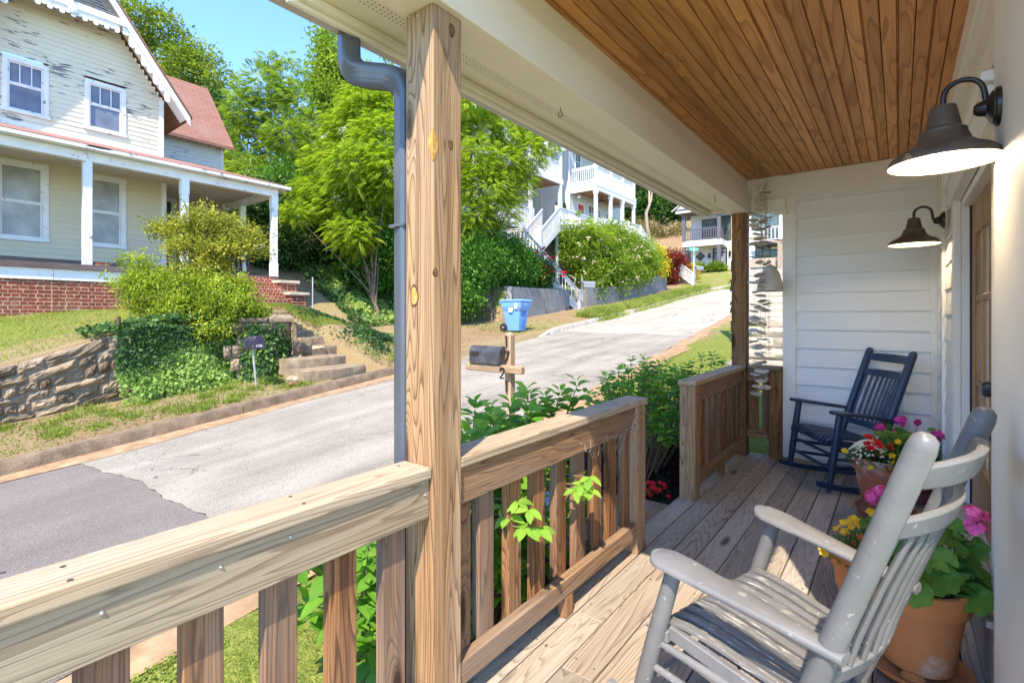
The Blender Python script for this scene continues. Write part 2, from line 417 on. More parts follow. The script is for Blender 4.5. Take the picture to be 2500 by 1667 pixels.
mb.box(-.93,.3,5.722,5.80,0,2.9)
mb.build('end_wall_trim',WHITE,house,bevel=.003)
mb=MB(); lap(mb,(.285,1.62,.36),(0,1,0),(-1,0,0),4.06,0,2.42,.181,openings=((.86,2.48,-1,1.86),)); mb.build('door_wall_siding',SID_Y,house)
mb=MB()
mb.box(.275,.29,2.44,2.60,.33,2.12); mb.box(.255,.29,3.935,4.08,.33,2.12)        # casings
mb.box(.24,.29,2.40,4.12,2.121,2.25); mb.box(.225,.29,2.37,4.15,2.251,2.29)        # head
mb.box(.291,.38,3.935,3.95,.33,2.12); mb.box(.291,.38,2.40,2.43,.33,2.12); mb.box(.291,.38,2.44,3.934,2.08,2.12)
mb.box(.255,.29,4.95,5.10,.33,2.5); mb.box(.262,.29,5.58,5.668,.03,2.7); mb.box(.25,.288,1.6,1.76,.02,2.7)
mb.box(.256,.288,1.765,2.36,.05,2.695); mb.box(.25,.288,1.60,5.66,2.70,2.855)
mb.build('door_wall_trim',WHITE,house,bevel=.004)
SILLM=wood('grey_painted_sill',1,(.40,.385,.36),(.34,.325,.30),(.17,.15,.14),None,n=8,knot=.2)
mb=MB(); mb.box(.262,.29,1.62,5.66,.004,.329); mb.box(.235,.262,1.62,5.66,.004,.04); mb.box(.245,.38,2.44,3.93,.33,.352); mb.build('door_sill',SILLM,house,bevel=.004)
mb=MB(); mb.box(.40,6,1.62,9.5,-.6,5.2); mb.prism([(-.2,1.2,5.1),(6.6,1.2,5.1),(3.2,1.2,8)],(0,8.8,0)); mb.build('house_body',WHITE,house)
# ---- the glazed wooden door in its recess
GLASS=plain('door_glass',(.42,.44,.42),.08,.6,.1,2,bump=0)
dr=bpy.data.objects.new('front_door',None); COL.objects.link(dr); dr.parent=house
tag(dr,'honey wood front door with small panes')
mb=MB(); xd0,xd1=.335,.372; y0,y1=2.66,3.925; zb,zt=.355,2.075
mb.box(xd0,xd1,y1-.13,y1,zb,zt); mb.box(xd0,xd1,y0,y0+.13,zb,zt); mb.box(xd0+.001,xd1,y0+.13,y1-.13,zt-.18,zt); mb.box(xd0+.001,xd1,y0+.13,y1-.13,zb,zb+.3)
for zz in (1.05,1.52): mb.box(xd0+.004,xd1,y0+.13,y1-.13,zz,zz+.035)
for q in (1,2,3): yy=y0+.13+(y1-y0-.26)*q/4; mb.box(xd0+.005,xd1-.001,yy-.017,yy+.017,zb+.3,zt-.18)
mb.build('door_panel',W_DOOR,dr,bevel=.004)
mb=MB(); mb.box(xd0+.014,xd1-.012,y0+.13,y1-.13,zb+.3,zt-.18); mb.build('door_pane',GLASS,dr)
mb=MB(); mb.box(.291,.334,2.60,2.645,.36,2.0); mb.box(.289,.30,2.602,2.64,1.97,2.01); mb.build('screen_stile',plain('red_brown_stile',(.17,.06,.03),.5,.3,.2,6),dr,bevel=.003)
mb=MB(); mb.box(.325,.334,3.925,3.935,.34,2.08); mb.build('weather_strip',plain('dark_weatherstrip',(.03,.025,.05),.5,.3,.1,bump=0),dr)
KNOB=plain('black_door_hardware',(.015,.017,.03),.3,.5,.1,bump=0)
mb=MB(); rot=Matrix.Rotation(R(-90),3,'Y'); mb.lathe([(0,0),(.03,0),(.03,.03),(.022,.04),(0,.04)],(.291,2.625,1.16),16,rot); mb.build('deadbolt',KNOB,dr,smooth=True); mb=MB()
mb.lathe([(0,0),(.028,0),(.028,.012),(.012,.02),(.012,.06),(0,.06)],(.291,2.625,.98),16,rot); mb.tube([(.24,2.625,.98),(.238,2.70,.985),(.24,2.75,.982)],.010,8)
mb.build('handle',KNOB,dr,smooth=True)
# ---- downspout
DSP=plain('blue_grey_downspout',(.085,.098,.12),.25,.5,.08,4,.04)
def ribbed(path,wx,wy,n=40):
    mb=MB(); k=len(path); V=[];F=[]
    pts=[Vector(p) for p in path]; u=Vector((0.35,1,0)).normalized()
    for i,p in enumerate(pts):
        t=(pts[min(i+1,k-1)]-pts[max(i-1,0)]).normalized(); u2=(u-t*u.dot(t)).normalized(); w=t.cross(u2)
        rr=1+(.03 if (8<i<k-6 and i%2==0) else 0)
        for j in range(n):
            a=2*math.pi*j/n; c,s_=math.cos(a),math.sin(a)
            e=5; q=(abs(c)**e+abs(s_)**e)**(-1/e); rib=1-.05*(.5+.5*math.cos(a*16))
            V.append(p+(u2*c*wx*q+w*s_*wy*q)*rr*rib)
    for i in range(k-1):
        for j in range(n): F.append((i*n+j,i*n+(j+1)%n,(i+1)*n+(j+1)%n,(i+1)*n+j))
    mb.add(V,F); return mb
def bend(pts,rad,n=7):
    out=[Vector(pts[0])]
    for a,b,c in zip(pts[:-2],pts[1:-1],pts[2:]):
        a,b,c=Vector(a),Vector(b),Vector(c); d0=(a-b).normalized()*rad; d1=(c-b).normalized()*rad
        for i in range(n):
            t=i/(n-1); out.append((b+d0)*(1-t)**2+b*2*t*(1-t)+(b+d1)*t*t)
    out.append(Vector(pts[-1])); return out
dp=bend([(-1.665,1.13,2.53),(-1.665,1.13,2.365),(-1.445,1.225,2.315),(-1.445,1.225,-.42)],.075)
ribbed(dp,.037,.046).build('downspout',DSP,house,smooth=True,ang=60)
mb=MB(); mb.box(-1.487,-1.40,1.178,1.272,1.765,1.775); mb.build('downspout_strap',DSP,house)
# little hook and cup hooks on the beam
mb=MB(); p=at(1368,262,Z=2.5); mb.tube([(p[0],p[1],2.505),(p[0],p[1],2.478)]+[(p[0]+.012*math.sin(a),p[1],2.463+.015*math.cos(a)) for a in np.linspace(0,5.6,12)],.0022,6)
mb.build('screw_hook',NAILM,house); mb=MB()
p=at(1745,475,Z=2.5); mb.tube([(p[0],p[1],2.505),(p[0],p[1],2.44),(p[0]+.012,p[1],2.43)],.0022,6)
mb.build('screw_hook',NAILM,house)
# ================================================================ RAILINGS
def baluster(par,x0,x1,y0,y1,z0,z1):
    m=MB(); m.box(x0,x1,y0,y1,z0,z1); return m.build('baluster',W_BAL,par,bevel=.003)
def rail_thing(label,y0,y1,newels,ys,z0=.10,brd=(None,None)):
    t=thing('porch_railing',label,'railing',(-1.3,(y0+y1)/2,0),0,'weathered timber porch railings'); 
    off=Matrix.Translation((1.3,-(y0+y1)/2,0))
    def B(name,mat,bv,*boxes):
        m=MB()
        for b in boxes: m.box(*b)
        o=m.build(name,mat,t,bevel=bv,seg=2); o.matrix_parent_inverse=Matrix.Identity(4); o.location=(1.3,-(y0+y1)/2,0); return o
    bs=brd[0] if brd[0] is not None else y0; be=brd[1] if brd[1] is not None else y1
    B('cap_rail',W_CAP,.006,(-1.385,-1.245,y0,y1,.892,.930))
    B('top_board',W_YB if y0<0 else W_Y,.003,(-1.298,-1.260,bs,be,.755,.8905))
    B('lower_rail',W_Y,.005,(-1.298,-1.250,bs,be,z0,z0+.088))
    for (a,b,c,d,zb) in newels: B('newel_post',W_POST,.005,(a,b,c,d,zb,.891))
    for y in ys:
        o=B('baluster',W_BAL,.003,(-1.338,-1.2985,y,y+.089,.118+random.uniform(-.01,.01),.886))
    return t
r1=rail_thing('timber porch railing running off the near left corner, in front of the street',-1.55,1.168,[],[.444+.188*k for k in range(-10,4)])
for px,py in ((890,1212),(708,1310),(538,1383),(248,1495),(1037,1208),(1033,1178)):
    p=at(px,py,X=-1.26); mb=MB(); mb.ball((-1.2595,p[1],p[2]),.005,8); o=mb.build('screw',SILV,r1); o.location=(1.3,.191,0)
for px,py in ((154,1383),(171,1416),(709,1212),(742,1229),(973,1137),(6,1398)):
    p=at(px,py,Z=.93); mb=MB(); mb.lathe([(0,.0012),(.0055,.0012),(.0055,0)],(p[0],p[1],.93),8); o=mb.build('nail',NAILM,r1); o.location=(1.3,.191,0)
r2=rail_thing('timber porch railing between the tall near post and the gap to the steps',1.311,2.99,[(-1.37,-1.247,2.845,2.968,.0)],[1.468+.185*k for k in range(8)]+[1.33],brd=(None,2.843))
mb=MB(); mb.box(-1.296,-1.25,2.03,2.1,.003,.099); o=mb.build('rail_foot',W_BAL,r2,bevel=.003); o.location=(1.3,-2.1505,0)
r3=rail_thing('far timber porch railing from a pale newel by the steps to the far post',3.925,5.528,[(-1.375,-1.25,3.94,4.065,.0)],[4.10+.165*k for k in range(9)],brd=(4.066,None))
mb=MB(); mb.box(-1.297,-1.2595,4.47,4.475,.76,.889); o=mb.build('old_tape',plain('pink_tape',(.6,.38,.36),.7,.2,.1,bump=0),r3); o.location=(1.3,-4.7265,0); o.scale=(1.002,1,1)
mb=MB(); mb.box(-1.296,-1.25,4.7,4.77,.003,.099); o=mb.build('rail_foot',W_BAL,r3,bevel=.003); o.location=(1.3,-4.7265,0)
t=thing('porch_railing','short dark timber railing across the end of the porch behind the wind chime','railing',(-1.09,5.62,0),0,'weathered timber porch railings')
def E4(name,mat,bv,*b):
    m=MB(); m.box(*b); o=m.build(name,mat,t,bevel=bv,seg=2); o.location=(1.09,-5.62,0); return o
E4('cap_rail',W_X,.005,-1.243,-.932,5.56,5.69,.892,.93); E4('top_board',W_X,.003,-1.243,-1.05,5.60,5.638,.77,.8905); E4('lower_rail',W_X,.004,-1.243,-1.05,5.58,5.63,.19,.275)
E4('newel_post',W_POST2,.005,-1.048,-.934,5.62,5.72,0,.891)
for xx in (-1.24,-1.115): E4('baluster',W_BAL,.003,xx,xx+.089,5.645,5.683,.2,.885)
# cobweb on the middle railing
random.seed(21); mb=MB()
for i in range(46):
    f=random.random(); px=1420+f*240; py=1085-f*75+random.uniform(-22,30)
    if f>.92: py+=random.uniform(0,120)
    y=at(min(px,1545),py,X=-1.258); a=Vector((-1.2575+random.uniform(0,.006),y[1],y[2])); 
    b=a+Vector((random.uniform(-.0005,.004),random.uniform(-.05,.05),random.uniform(-.05,.04)))
    mb.tube([a,(a+b)/2+Vector((.002,0,-.006)),b],.00045,4,cap=False)
o=mb.build('cobweb',plain('cobweb_silk',(.75,.72,.68),.8,.1,.1,bump=0)); tag(o,'grey cobweb strands clinging to the top board of the railing right of the tall post','cobweb')
# ================================================================ THINGS ON THE PORCH
LAMPB=plain('weathered_black_enamel',(.085,.066,.048),.42,.5,.25,14,.12,90,dirt=(.19,.165,.13),dscale=9,dlo=.5,dhi=.8)
LAMPA=plain('black_lamp_arm',(.02,.018,.018),.3,.5,.1,bump=0)
LAMPW=plain('white_lamp_lining',(.85,.80,.70),.5,.3,.03,bump=0)
BULB=None
t=NT('glowing_bulb'); e=t.n('ShaderNodeEmission',{'Color':(1,.80,.55,1),'Strength':6.0}); t.t.links.new(e.outputs[0],t.out.inputs[0]); BULB=t.m; BULB.cycles.emission_sampling='NONE'
def barn_lamp(cx,y,zr,xw,label,pz):
    t=thing('wall_lamp',label,'wall lamp',(xw,y,pz),0,'gooseneck barn lamps on the door wall')
    dz=zr-pz; dx=cx-xw
    outer=[(.152,dz),(.1525,dz+.006),(.146,dz+.022),(.128,dz+.038),(.098,dz+.052),(.075,dz+.070),(.066,dz+.094),(.062,dz+.102),(.064,dz+.108),(.058,dz+.112),(.050,dz+.117),(.0485,dz+.12)]
    mb=MB(); mb.lathe(outer,(dx,0,0),48); mb.f=[f for f in mb.f if len(f)==4]; mb.mi=[0]*len(mb.f); sh=mb.build('lamp_shade',LAMPB,t,smooth=True,ang=50)
    mb=MB(); inner=[(.1515,dz+.0015)]+[(max(r-.004,.01),z-.003) for r,z in outer[2:]]+[(.0,dz+.114)]
    mb.lathe(inner,(dx,0,0),48); mb.f=[f for f in mb.f if len(f)<=4]; mb.mi=[0]*len(mb.f); mb.build('shade_lining',LAMPW,sh,smooth=True)
    mb=MB(); mb.lathe([(.049,dz+.118),(.047,dz+.13),(.036,dz+.185),(.033,dz+.192),(.012,dz+.196),(0,dz+.196)],(dx,0,0),32); mb.build('socket_cup',LAMPB,t,smooth=True,ang=40)
    mb=MB(); top=dz+.195; h=dx
    pts=[(h,0,top-.005),(h,0,top+.02)]
    c=(h+.05,0,top+.025)
    for a in np.linspace(math.pi,.25,9): pts.append((c[0]+.05*math.cos(a),0,c[2]+.048*math.sin(a)))
    e=Vector(pts[-1]); q=-.052
    P0=e; P1=e+Vector((.012,0,-.05)); 
    pts+= [tuple(e+Vector((.004,0,-.02))),(e.x+.006,0,(e.z)*.45)]
    b0=Vector(pts[-1]); 
    for s_ in (.25,.5,.75,1): 
        v=b0*(1-s_)**2+Vector((b0.x+.006,0,0))*2*s_*(1-s_)+Vector((-.055,0,.0))*s_*s_; pts.append(tuple(v))
    pts.append((-.03,0,0))
    mb.tube(bend_smooth(pts),.0085,12); mb.build('lamp_arm',LAMPA,t,smooth=True)
    mb=MB(); rot=Matrix.Rotation(R(-90),3,'Y'); mb.lathe([(0,.064),(.014,.062),(.022,.052),(.026,.034),(.046,.022),(.052,.018),(.052,.013),(.060,.011),(.062,.0)],(0,0,0),32,rot); mb.build('wall_plate',LAMPA,t,smooth=True,ang=40)
    mb=MB(); mb.ball((dx,0,dz+.07),.024,14); mb.build('light_bulb',BULB,t,smooth='all')
    L=bpy.data.lights.new('lamp_glow','POINT'); L.energy=LAMP_W; L.color=(1,.76,.48); L.shadow_soft_size=.02
    lo=bpy.data.objects.new('lamp_glow',L); COL.objects.link(lo); lo.parent=t; lo.location=(dx,0,dz+.035); lo.hide_select=False
    return t
LAMP_W=1.9
def bend_smooth(pts,n=4):
    P=[Vector(p) for p in pts]; out=[]
    for i in range(len(P)-1):
        p0=P[max(i-1,0)];p1=P[i];p2=P[i+1];p3=P[min(i+2,len(P)-1)]
        for k in range(n):
            t=k/n; out.append(.5*((2*p1)+(p2-p0)*t+(2*p0-5*p1+4*p2-p3)*t*t+(3*p1-p0-3*p2+p3)*t**3))
    out.append(P[-1]); return out
barn_lamp(.118,2.23,1.955,.256,'large looking near black gooseneck barn lamp above the grey rocking chair, lit white inside',2.115)
barn_lamp(.085,4.66,1.955,.255,'far gooseneck barn lamp past the front door, seen against the end wall',2.115)
# ---------------------------------------------------------------- rocking chairs
def paint(name,col,under,peel=None,dark=None,rough=.4,along=.12):
    t=NT(name); c=t.coord(); ps=t.coord((9,75,75))
    base=t.mix(t.ramp(t.noise(c,4,4),[(.3,0),(.7,1)]),tuple(x*.88 for x in col),col)
    isl=t.math('MULTIPLY',t.n('ShaderNodeNewGeometry').outputs['Random Per Island'],61.0)
    pn=t.math('ADD',t.noise(ps,1,8,.68,0,isl),t.math('MULTIPLY',t.math('SUBTRACT',t.noise(c,9,2,.5,0,isl),.5),.35)); 
    if peel: base=t.mix(t.ramp(pn,[(peel,0),(peel+.025,1)]),base,under)
    sp=t.noise(c,75,2,.5); base=t.mix(t.ramp(sp,[(.70,0),(.73,1)]),base,under)
    return t.fin(base,rough,.4,t.bump(t.math('ADD',t.noise(t.coord((18,120,120)),1,3),pn),.25,.003))
GREY=plain('grey_chair_paint',(.155,.152,.146),.42,.4,.16,7,.16,55,dirt=(.34,.32,.28),dscale=30,dlo=.635,dhi=.675)
GREYS=paint('peeling_grey_seat_paint',(.165,.16,.152),(.36,.34,.305),.585)
BLUE=plain('navy_chair_paint',(.018,.038,.078),.38,.45,.12,4,.12,70,dirt=(.10,.13,.18),dscale=40,dlo=.66,dhi=.74)
BLUES=paint('worn_navy_seat_paint',(.022,.045,.085),(.16,.18,.21),.60)
def rocking_chair(label,loc,rz,m,ms,tall=1.165,foot=.338):
    lx=lambda z: foot+(.258-foot)*(z-.062)/.586
    t=thing('rocking_chair',label,'rocking chair',(*loc,0),rz)
    yf,yb=.315,.265
    bx=lambda z: .015-.375*(z-.06)/1.105
    for s in (1,-1):
        mb=MB(); P=[]
        xs=np.linspace(foot+.10,-.52,22)
        top=[];bot=[]
        for x in xs:
            z=.026+.30*(x+.02)**2; y=s*(yf*(x+.5)/.9+yb*(1-(x+.5)/.9)); top.append((x,y,z+.022)); bot.append((x,y,z-.022))
        for k in range(21):
            w=.016
            mb.add([(bot[k][0],bot[k][1]-w,bot[k][2]),(bot[k][0],bot[k][1]+w,bot[k][2]),(bot[k+1][0],bot[k+1][1]+w,bot[k+1][2]),(bot[k+1][0],bot[k+1][1]-w,bot[k+1][2]),
                    (top[k][0],top[k][1]-w,top[k][2]),(top[k][0],top[k][1]+w,top[k][2]),(top[k+1][0],top[k+1][1]+w,top[k+1][2]),(top[k+1][0],top[k+1][1]-w,top[k+1][2])],
                [(0,1,2,3),(7,6,5,4),(1,0,4,5) if k==0 else (0,3,7,4),(0,3,7,4) if k==0 else (2,1,5,6),(2,1,5,6) if k==0 else (2,1,5,6)][:5] + ([(3,2,6,7)] if k==20 else []))
        mb.build('rocker',m,t,weld=True,bevel=.004)
        mb=MB(); mb.tube([(lx(z),s*yf,z) for z in (.062,.10,.22,.42,.62,.648)],[.017,.022,.027,.0285,.0255,.022],16); mb.build('front_leg',m,t,smooth=True,ang=60)
        zt=tall; mb=MB(); z=[.055,.10,.3,.6,.9,zt-.035,zt-.012,zt-.002,zt]; r=[.018,.023,.029,.0305,.0305,.0295,.025,.014,.003]
        mb.tube([(bx(q),s*yb,q) for q in z],r,18); mb.build('back_post',m,t,smooth=True,ang=60)
        # paddle arm
        mb=MB(); out=[]; n=26
        hw=lambda u: .028+.034*min(1,max(0,(u-.05)/.75))**1.3
        L0,L1=-.205,.335
        side=[]
        for k in range(n):
            u=1-(1-k/(n-1))**2.2; e=1.0 if u<.90 else math.sqrt(max(.03,1-((u-.90)/.10)**2)); side.append((u,hw(u)*e))
        V=[];F=[]
        for u,h in side:
            x=L0+(L1-L0)*u; z=.592+.075*u-.03*max(0,u-.8); y=s*(yb+(yf-yb)*u+.006)
            for (dy,dz) in ((-1,.004),(-.8,.0125),(.8,.0125),(1,.004),(1,-.006),(.8,-.0125),(-.8,-.0125),(-1,-.006)):
                V.append((x,y+dy*max(h,.002),z+dz))
        for k in range(n-1):
            for j in range(8): F.append((k*8+j,k*8+(j+1)%8,(k+1)*8+(j+1)%8,(k+1)*8+j))
        F+= [tuple(range(8)),tuple((n-1)*8+j for j in range(8))]
        mb.add(V,F); mb.build('armrest',m,t,smooth=True,ang=60)
        for z0,z1 in ((.375,.335),(.285,.245),(.185,.15)):
            mb=MB(); xa=lx(z0); mb.tube([(xa,s*yf,z0),((xa+bx(z1))/2,s*(yf+yb)/2,(z0+z1)/2),(bx(z1),s*yb,z1)],[.011,.0145,.011],10); mb.build('side_stretcher',m,t,smooth=True)
        mb=MB(); mb.bar((.30,s*(yf-.028),.412),(bx(.365)+.0,s*(yb-.01),.352),.024,.045); mb.build('seat_rail',m,t,bevel=.004)
    for z0 in (.31,.2):
        mb=MB(); xa=lx(z0); mb.tube([(xa,-yf,z0),(xa,0,z0),(xa,yf,z0)],[.011,.0145,.011],10); mb.build('front_stretcher',m,t,smooth=True)
    mb=MB(); mb.tube([(bx(.22),-yb,.22),(bx(.22),yb,.22)],.012,10); mb.build('back_stretcher',m,t,smooth=True)
    # seat of bent slats front to back
    mb=MB(); prof=[(.345,.392),(.338,.418),(.31,.436),(.25,.441),(.16,.432),(.05,.414),(-.05,.400),(-.125,.394)]
    N=11
    for k in range(N):
        f=(k-(N-1)/2)/((N-1)/2); V=[];F=[]
        for (x,z) in prof:
            u=(x+.125)/.47; hwid=(.222+(.275-.222)*u); y=f*hwid; w=.0150*(.92+.24*u)
            V+=[(x,y-w,z+.007),(x,y+w,z+.007),(x,y+w,z-.007),(x,y-w,z-.007)]
        for i in range(len(prof)-1):
            for j in range(4): F.append((i*4+j,i*4+(j+1)%4,(i+1)*4+(j+1)%4,(i+1)*4+j))
        F+=[(0,1,2,3),tuple((len(prof)-1)*4+j for j in range(4))]
        mb.add(V,F)
    mb.build('seat',ms,t,bevel=.003,smooth=True,ang=40)
    mb=MB(); mb.bar((.305,-yf,.402),(.305,yf,.402),.03,.04); mb.build('front_rail',m,t,bevel=.004)
    mb=MB(); mb.bar((bx(.37),-yb,.37),(bx(.37),yb,.37),.03,.04); mb.build('rear_rail',m,t,bevel=.004)
    # curved back rails
    def crest(nm,zl,zh,th=.021,bow=.058,mat=m):
        mb=MB(); V=[];F=[];n=15
        for k in range(n):
            f=-1+2*k/(n-1); b=bow*(1-f*f)
            taper=1-.18*abs(f)**3; zm=(zl+zh)/2
            for (zz,dx) in ((zl,-th/2),(zl,th/2),(zh,th/2),(zh,-th/2)):
                z=zm+(zz-zm)*taper; V.append((bx(z)-b+dx,f*yb,z+.0))
        for k in range(n-1):
            for j in range(4): F.append((k*4+j,k*4+(j+1)%4,(k+1)*4+(j+1)%4,(k+1)*4+j))
        F+=[(3,2,1,0),tuple((n-1)*4+j for j in range(4))]
        mb.add(V,F); mb.build(nm,mat,t,bevel=.007,seg=2,smooth=True,ang=40)
    crest('crest_rail',1.035,1.105,.026); crest('back_rail',.905,.965,.026); crest('lower_back_rail',.468,.52,.024,.05)
    mb=MB(); N=9
    for k in range(N):
        f=(k-(N-1)/2)/((N-1)/2)*.82; b=.056*(1-f*f); V=[];F=[]
        pts=[(bx(z)-b+q,f*yb,z) for z,q in ((.50,0),(.60,.008),(.75,.008),(.925,0))]
        mb.tube(pts,[.0125,.0145,.0145,.0125],8,sq=.62)
    mb.build('back_slats',ms if m is BLUE else m,t,smooth=True,ang=60)
    mb=MB()
    for s in (1,-1):
        for z0 in (.285,.185): mb.ball((lx(z0)+.024,s*yf,z0),.005,6)
    mb.build('peg',ms,t)
    return t
# facing: local +x is the sitter's view
rocking_chair('grey rocking chair in the foreground with white peeling paint on its slatted seat',(-.225,1.80),math.atan2(.28,-.96),GREY,GREYS,1.18,.43)
rocking_chair('navy blue rocking chair against the white end wall beyond the flower pots',(-.345,5.205),math.atan2(-.57,-.82),BLUE,BLUES,1.15)
# ---------------------------------------------------------------- pots
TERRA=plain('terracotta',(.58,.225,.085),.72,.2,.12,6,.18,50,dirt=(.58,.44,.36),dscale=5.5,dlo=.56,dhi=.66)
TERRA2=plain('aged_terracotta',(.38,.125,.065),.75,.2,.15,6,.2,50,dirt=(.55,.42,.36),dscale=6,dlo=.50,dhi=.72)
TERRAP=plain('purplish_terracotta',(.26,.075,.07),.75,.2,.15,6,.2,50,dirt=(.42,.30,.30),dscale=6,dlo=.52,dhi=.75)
SOIL=plain('dark_potting_soil',(.022,.016,.012),.95,.1,.5,60,.8,90)
def pot(label,x,y,z,r,h,mat):
    t=thing('flower_pot',label,'flower pot',(x,y,z),0,'terracotta flower pots')
    rb=r*.66; rh=h*.26; rl=r*.90
    mb=MB(); mb.lathe([(0,0),(rb-.006,0),(rb,.006),(rl*.985,h-rh),(rl,h-rh+.002),(r*.955,h-rh-.001),(r*.965,h-rh+.008),(r*.995,h-.012),(r,h-.004),(r-.006,h),(r-.014,h),(r-.017,h-.008),(rb+.02,h*.35),(0,h*.35)],(0,0,0),48); mb.build('pot_body',mat,t,smooth=True,ang=35)
    mb=MB(); n=24; V=[(0,0,h-.035)];F=[]
    mb.lathe([(0,h-.030),(r*.5,h-.034),(r-.017,h-.042)],(0,0,0),24); mb.build('potting_soil',SOIL,t)
    return t
def saucer(label,x,y,z,r,mat):
    mb=MB(); mb.lathe([(0,0),(r*.82,0),(r*.97,.022),(r,.030),(r,.035),(r-.007,.036),(r-.016,.028),(r*.80,.008),(0,.008)],(x,y,z),48)
    o=mb.build('pot_saucer',mat,smooth=True,ang=40); return tag(o,label,'saucer','terracotta saucers under the pots')
def feet(label,x,y,r,mat):
    t=thing('pot_feet',label,'pot feet',(x,y,0))
    for a in (2.9,4.6,.7):
        mb=MB(); c,s_=math.cos(a),math.sin(a)
        for k,(q,w,zz) in enumerate(((0,.034,.012),(.0,.026,.035),(0,.034,.056))): 
            mb.ball((c*r*.8,s_*r*.8,zz),w,10,(1.2,1.0,.55))
        mb.box(c*r*.8-.03,c*r*.8+.03,s_*r*.8-.026,s_*r*.8+.026,.0,.068)
        mb.build('foot',mat,t,smooth=True,ang=50)
pot('large bright orange terracotta pot with a white lime stain, behind the grey rocking chair',.055,2.57,.064,.172,.335,TERRA)
saucer('wide orange terracotta saucer under the large foreground pot',.055,2.57,.0265,.178,TERRA)
feet('orange clay feet lifting the saucer of the large foreground pot',.055,2.57,.15,TERRA)
pot('smaller orange terracotta pot of yellow and orange flowers beside the grey chair arm',-.150,3.03,.002,.135,.27,TERRA)
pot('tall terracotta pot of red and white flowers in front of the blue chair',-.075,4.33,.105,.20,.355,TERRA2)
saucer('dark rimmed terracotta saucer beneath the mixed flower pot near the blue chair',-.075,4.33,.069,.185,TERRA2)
feet('reddish clay feet lifting the saucer of the mixed flower pot near the blue chair',-.075,4.33,.17,TERRA2)
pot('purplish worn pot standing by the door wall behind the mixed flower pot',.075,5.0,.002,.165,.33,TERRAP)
# ---------------------------------------------------------------- pot plants
GL=leafm('geranium_leaf',[(0,(.05,.13,.018)),(.6,(.085,.22,.03)),(1,(.15,.30,.05))],.3,.45)
GS=plain('flower_stem',(.16,.24,.06),.6,.2,.2,10,0)
SMALL=leafm('small_leaf',[(0,(.05,.13,.02)),(.6,(.10,.24,.035)),(1,(.2,.34,.06))],.3)
def petal(name,a,b): return leafm(name,[(0,a),(1,b)],.35,.5,.2)
PINK=petal('magenta_petal',(.62,.035,.32),(.85,.12,.52)); PINK2=petal('bright_pink_petal',(.75,.10,.42),(.92,.26,.60)); RED=petal('red_petal',(.55,.012,.02),(.75,.03,.03)); YEL=petal('yellow_petal',(.80,.45,.01),(.9,.62,.05)); WHT=petal('white_petal',(.70,.68,.58),(.85,.82,.75)); ORG=petal('orange_petal',(.75,.12,.03),(.85,.25,.08))
class Plant:
    def __init__(s): s.V=[];s.F=[];s.r=[]
    def poly(s,pts,faces,rv):
        n=len(s.V); s.V+=[tuple(p) for p in pts]
        for f in faces:
            s.F.append(tuple(i+n for i in f)); s.r.append(rv)
    def fan(s,c,nrm,rad,n,lobes,cup,rv,amp=.12,notch=True):
        nrm=Vector(nrm).normalized(); a=nrm.orthogonal().normalized(); b=nrm.cross(a); ph=random.uniform(0,6.28); c=Vector(c)
        ring1=[];ring2=[]
        for k in range(n):
            q=2*math.pi*k/n; rr=rad*(1+amp*abs(math.sin(lobes*q/2))-amp)
            if notch and (k==0): rr*=.35
            d=a*math.cos(q+ph)+b*math.sin(q+ph); wv=.10*rad*math.cos(lobes*q)
            ring2.append(c+d*rr+nrm*(cup*rad+wv)); ring1.append(c+d*rr*.55+nrm*(cup*rad*.25+wv*.3))
        P=[c]+ring1+ring2; F=[]
        for k in range(n):
            k2=(k+1)%n; F+=[(0,1+k,1+k2),(1+k,1+n+k,1+n+k2),(1+k,1+n+k2,1+k2)]
        s.poly(P,F,rv)
    def leaf(s,p,d,up,L,W,rv,fold=.25,droop=.15):
        p=Vector(p); d=Vector(d).normalized(); side=d.cross(Vector(up)); 
        if side.length<1e-3: side=d.orthogonal()
        side.normalize(); u=side.cross(d)
        st=((0,.0),(.22,.62),(.5,1),(.78,.66),(1,.0)); P=[];F=[]
        for t_,w in st:
            m=p+d*L*t_-u*droop*L*t_*t_; P+=[m-side*W*.5*w+u*fold*W*.5*w,m,m+side*W*.5*w+u*fold*W*.5*w]
        for i in range(4):
            a=i*3
            F+=[(a,a+1,a+4),(a,a+4,a+3),(a+1,a+2,a+5),(a+1,a+5,a+4)]
        s.poly(P,F,rv)
    def build(s,name,mat,parent=None,smooth=True): return npmesh(name,s.V,s.F,mat,parent,s.r,smooth=smooth)
def stemtube(mb,a,b,r=.0025,sag=.02):
    a=Vector(a);b=Vector(b);m=(a+b)/2+Vector((random.uniform(-sag,sag),random.uniform(-sag,sag),sag*.5)); mb.tube([a,m,b],r,5,cap=False)
def umbel(pl,c,r,n,size):
    for _ in range(n):
        d=Vector((random.gauss(0,1),random.gauss(0,1),random.gauss(.35,.8))).normalized(); q=Vector(c)+d*r*random.uniform(.6,1)
        for k in range(5):
            a=d.orthogonal().normalized(); a.rotate(Matrix.Rotation(k*1.2566+random.uniform(-.2,.2),3,d)); pl.leaf(q,a+d*.35,d,size,size*.95,random.random(),.1,.3)
random.seed(11)
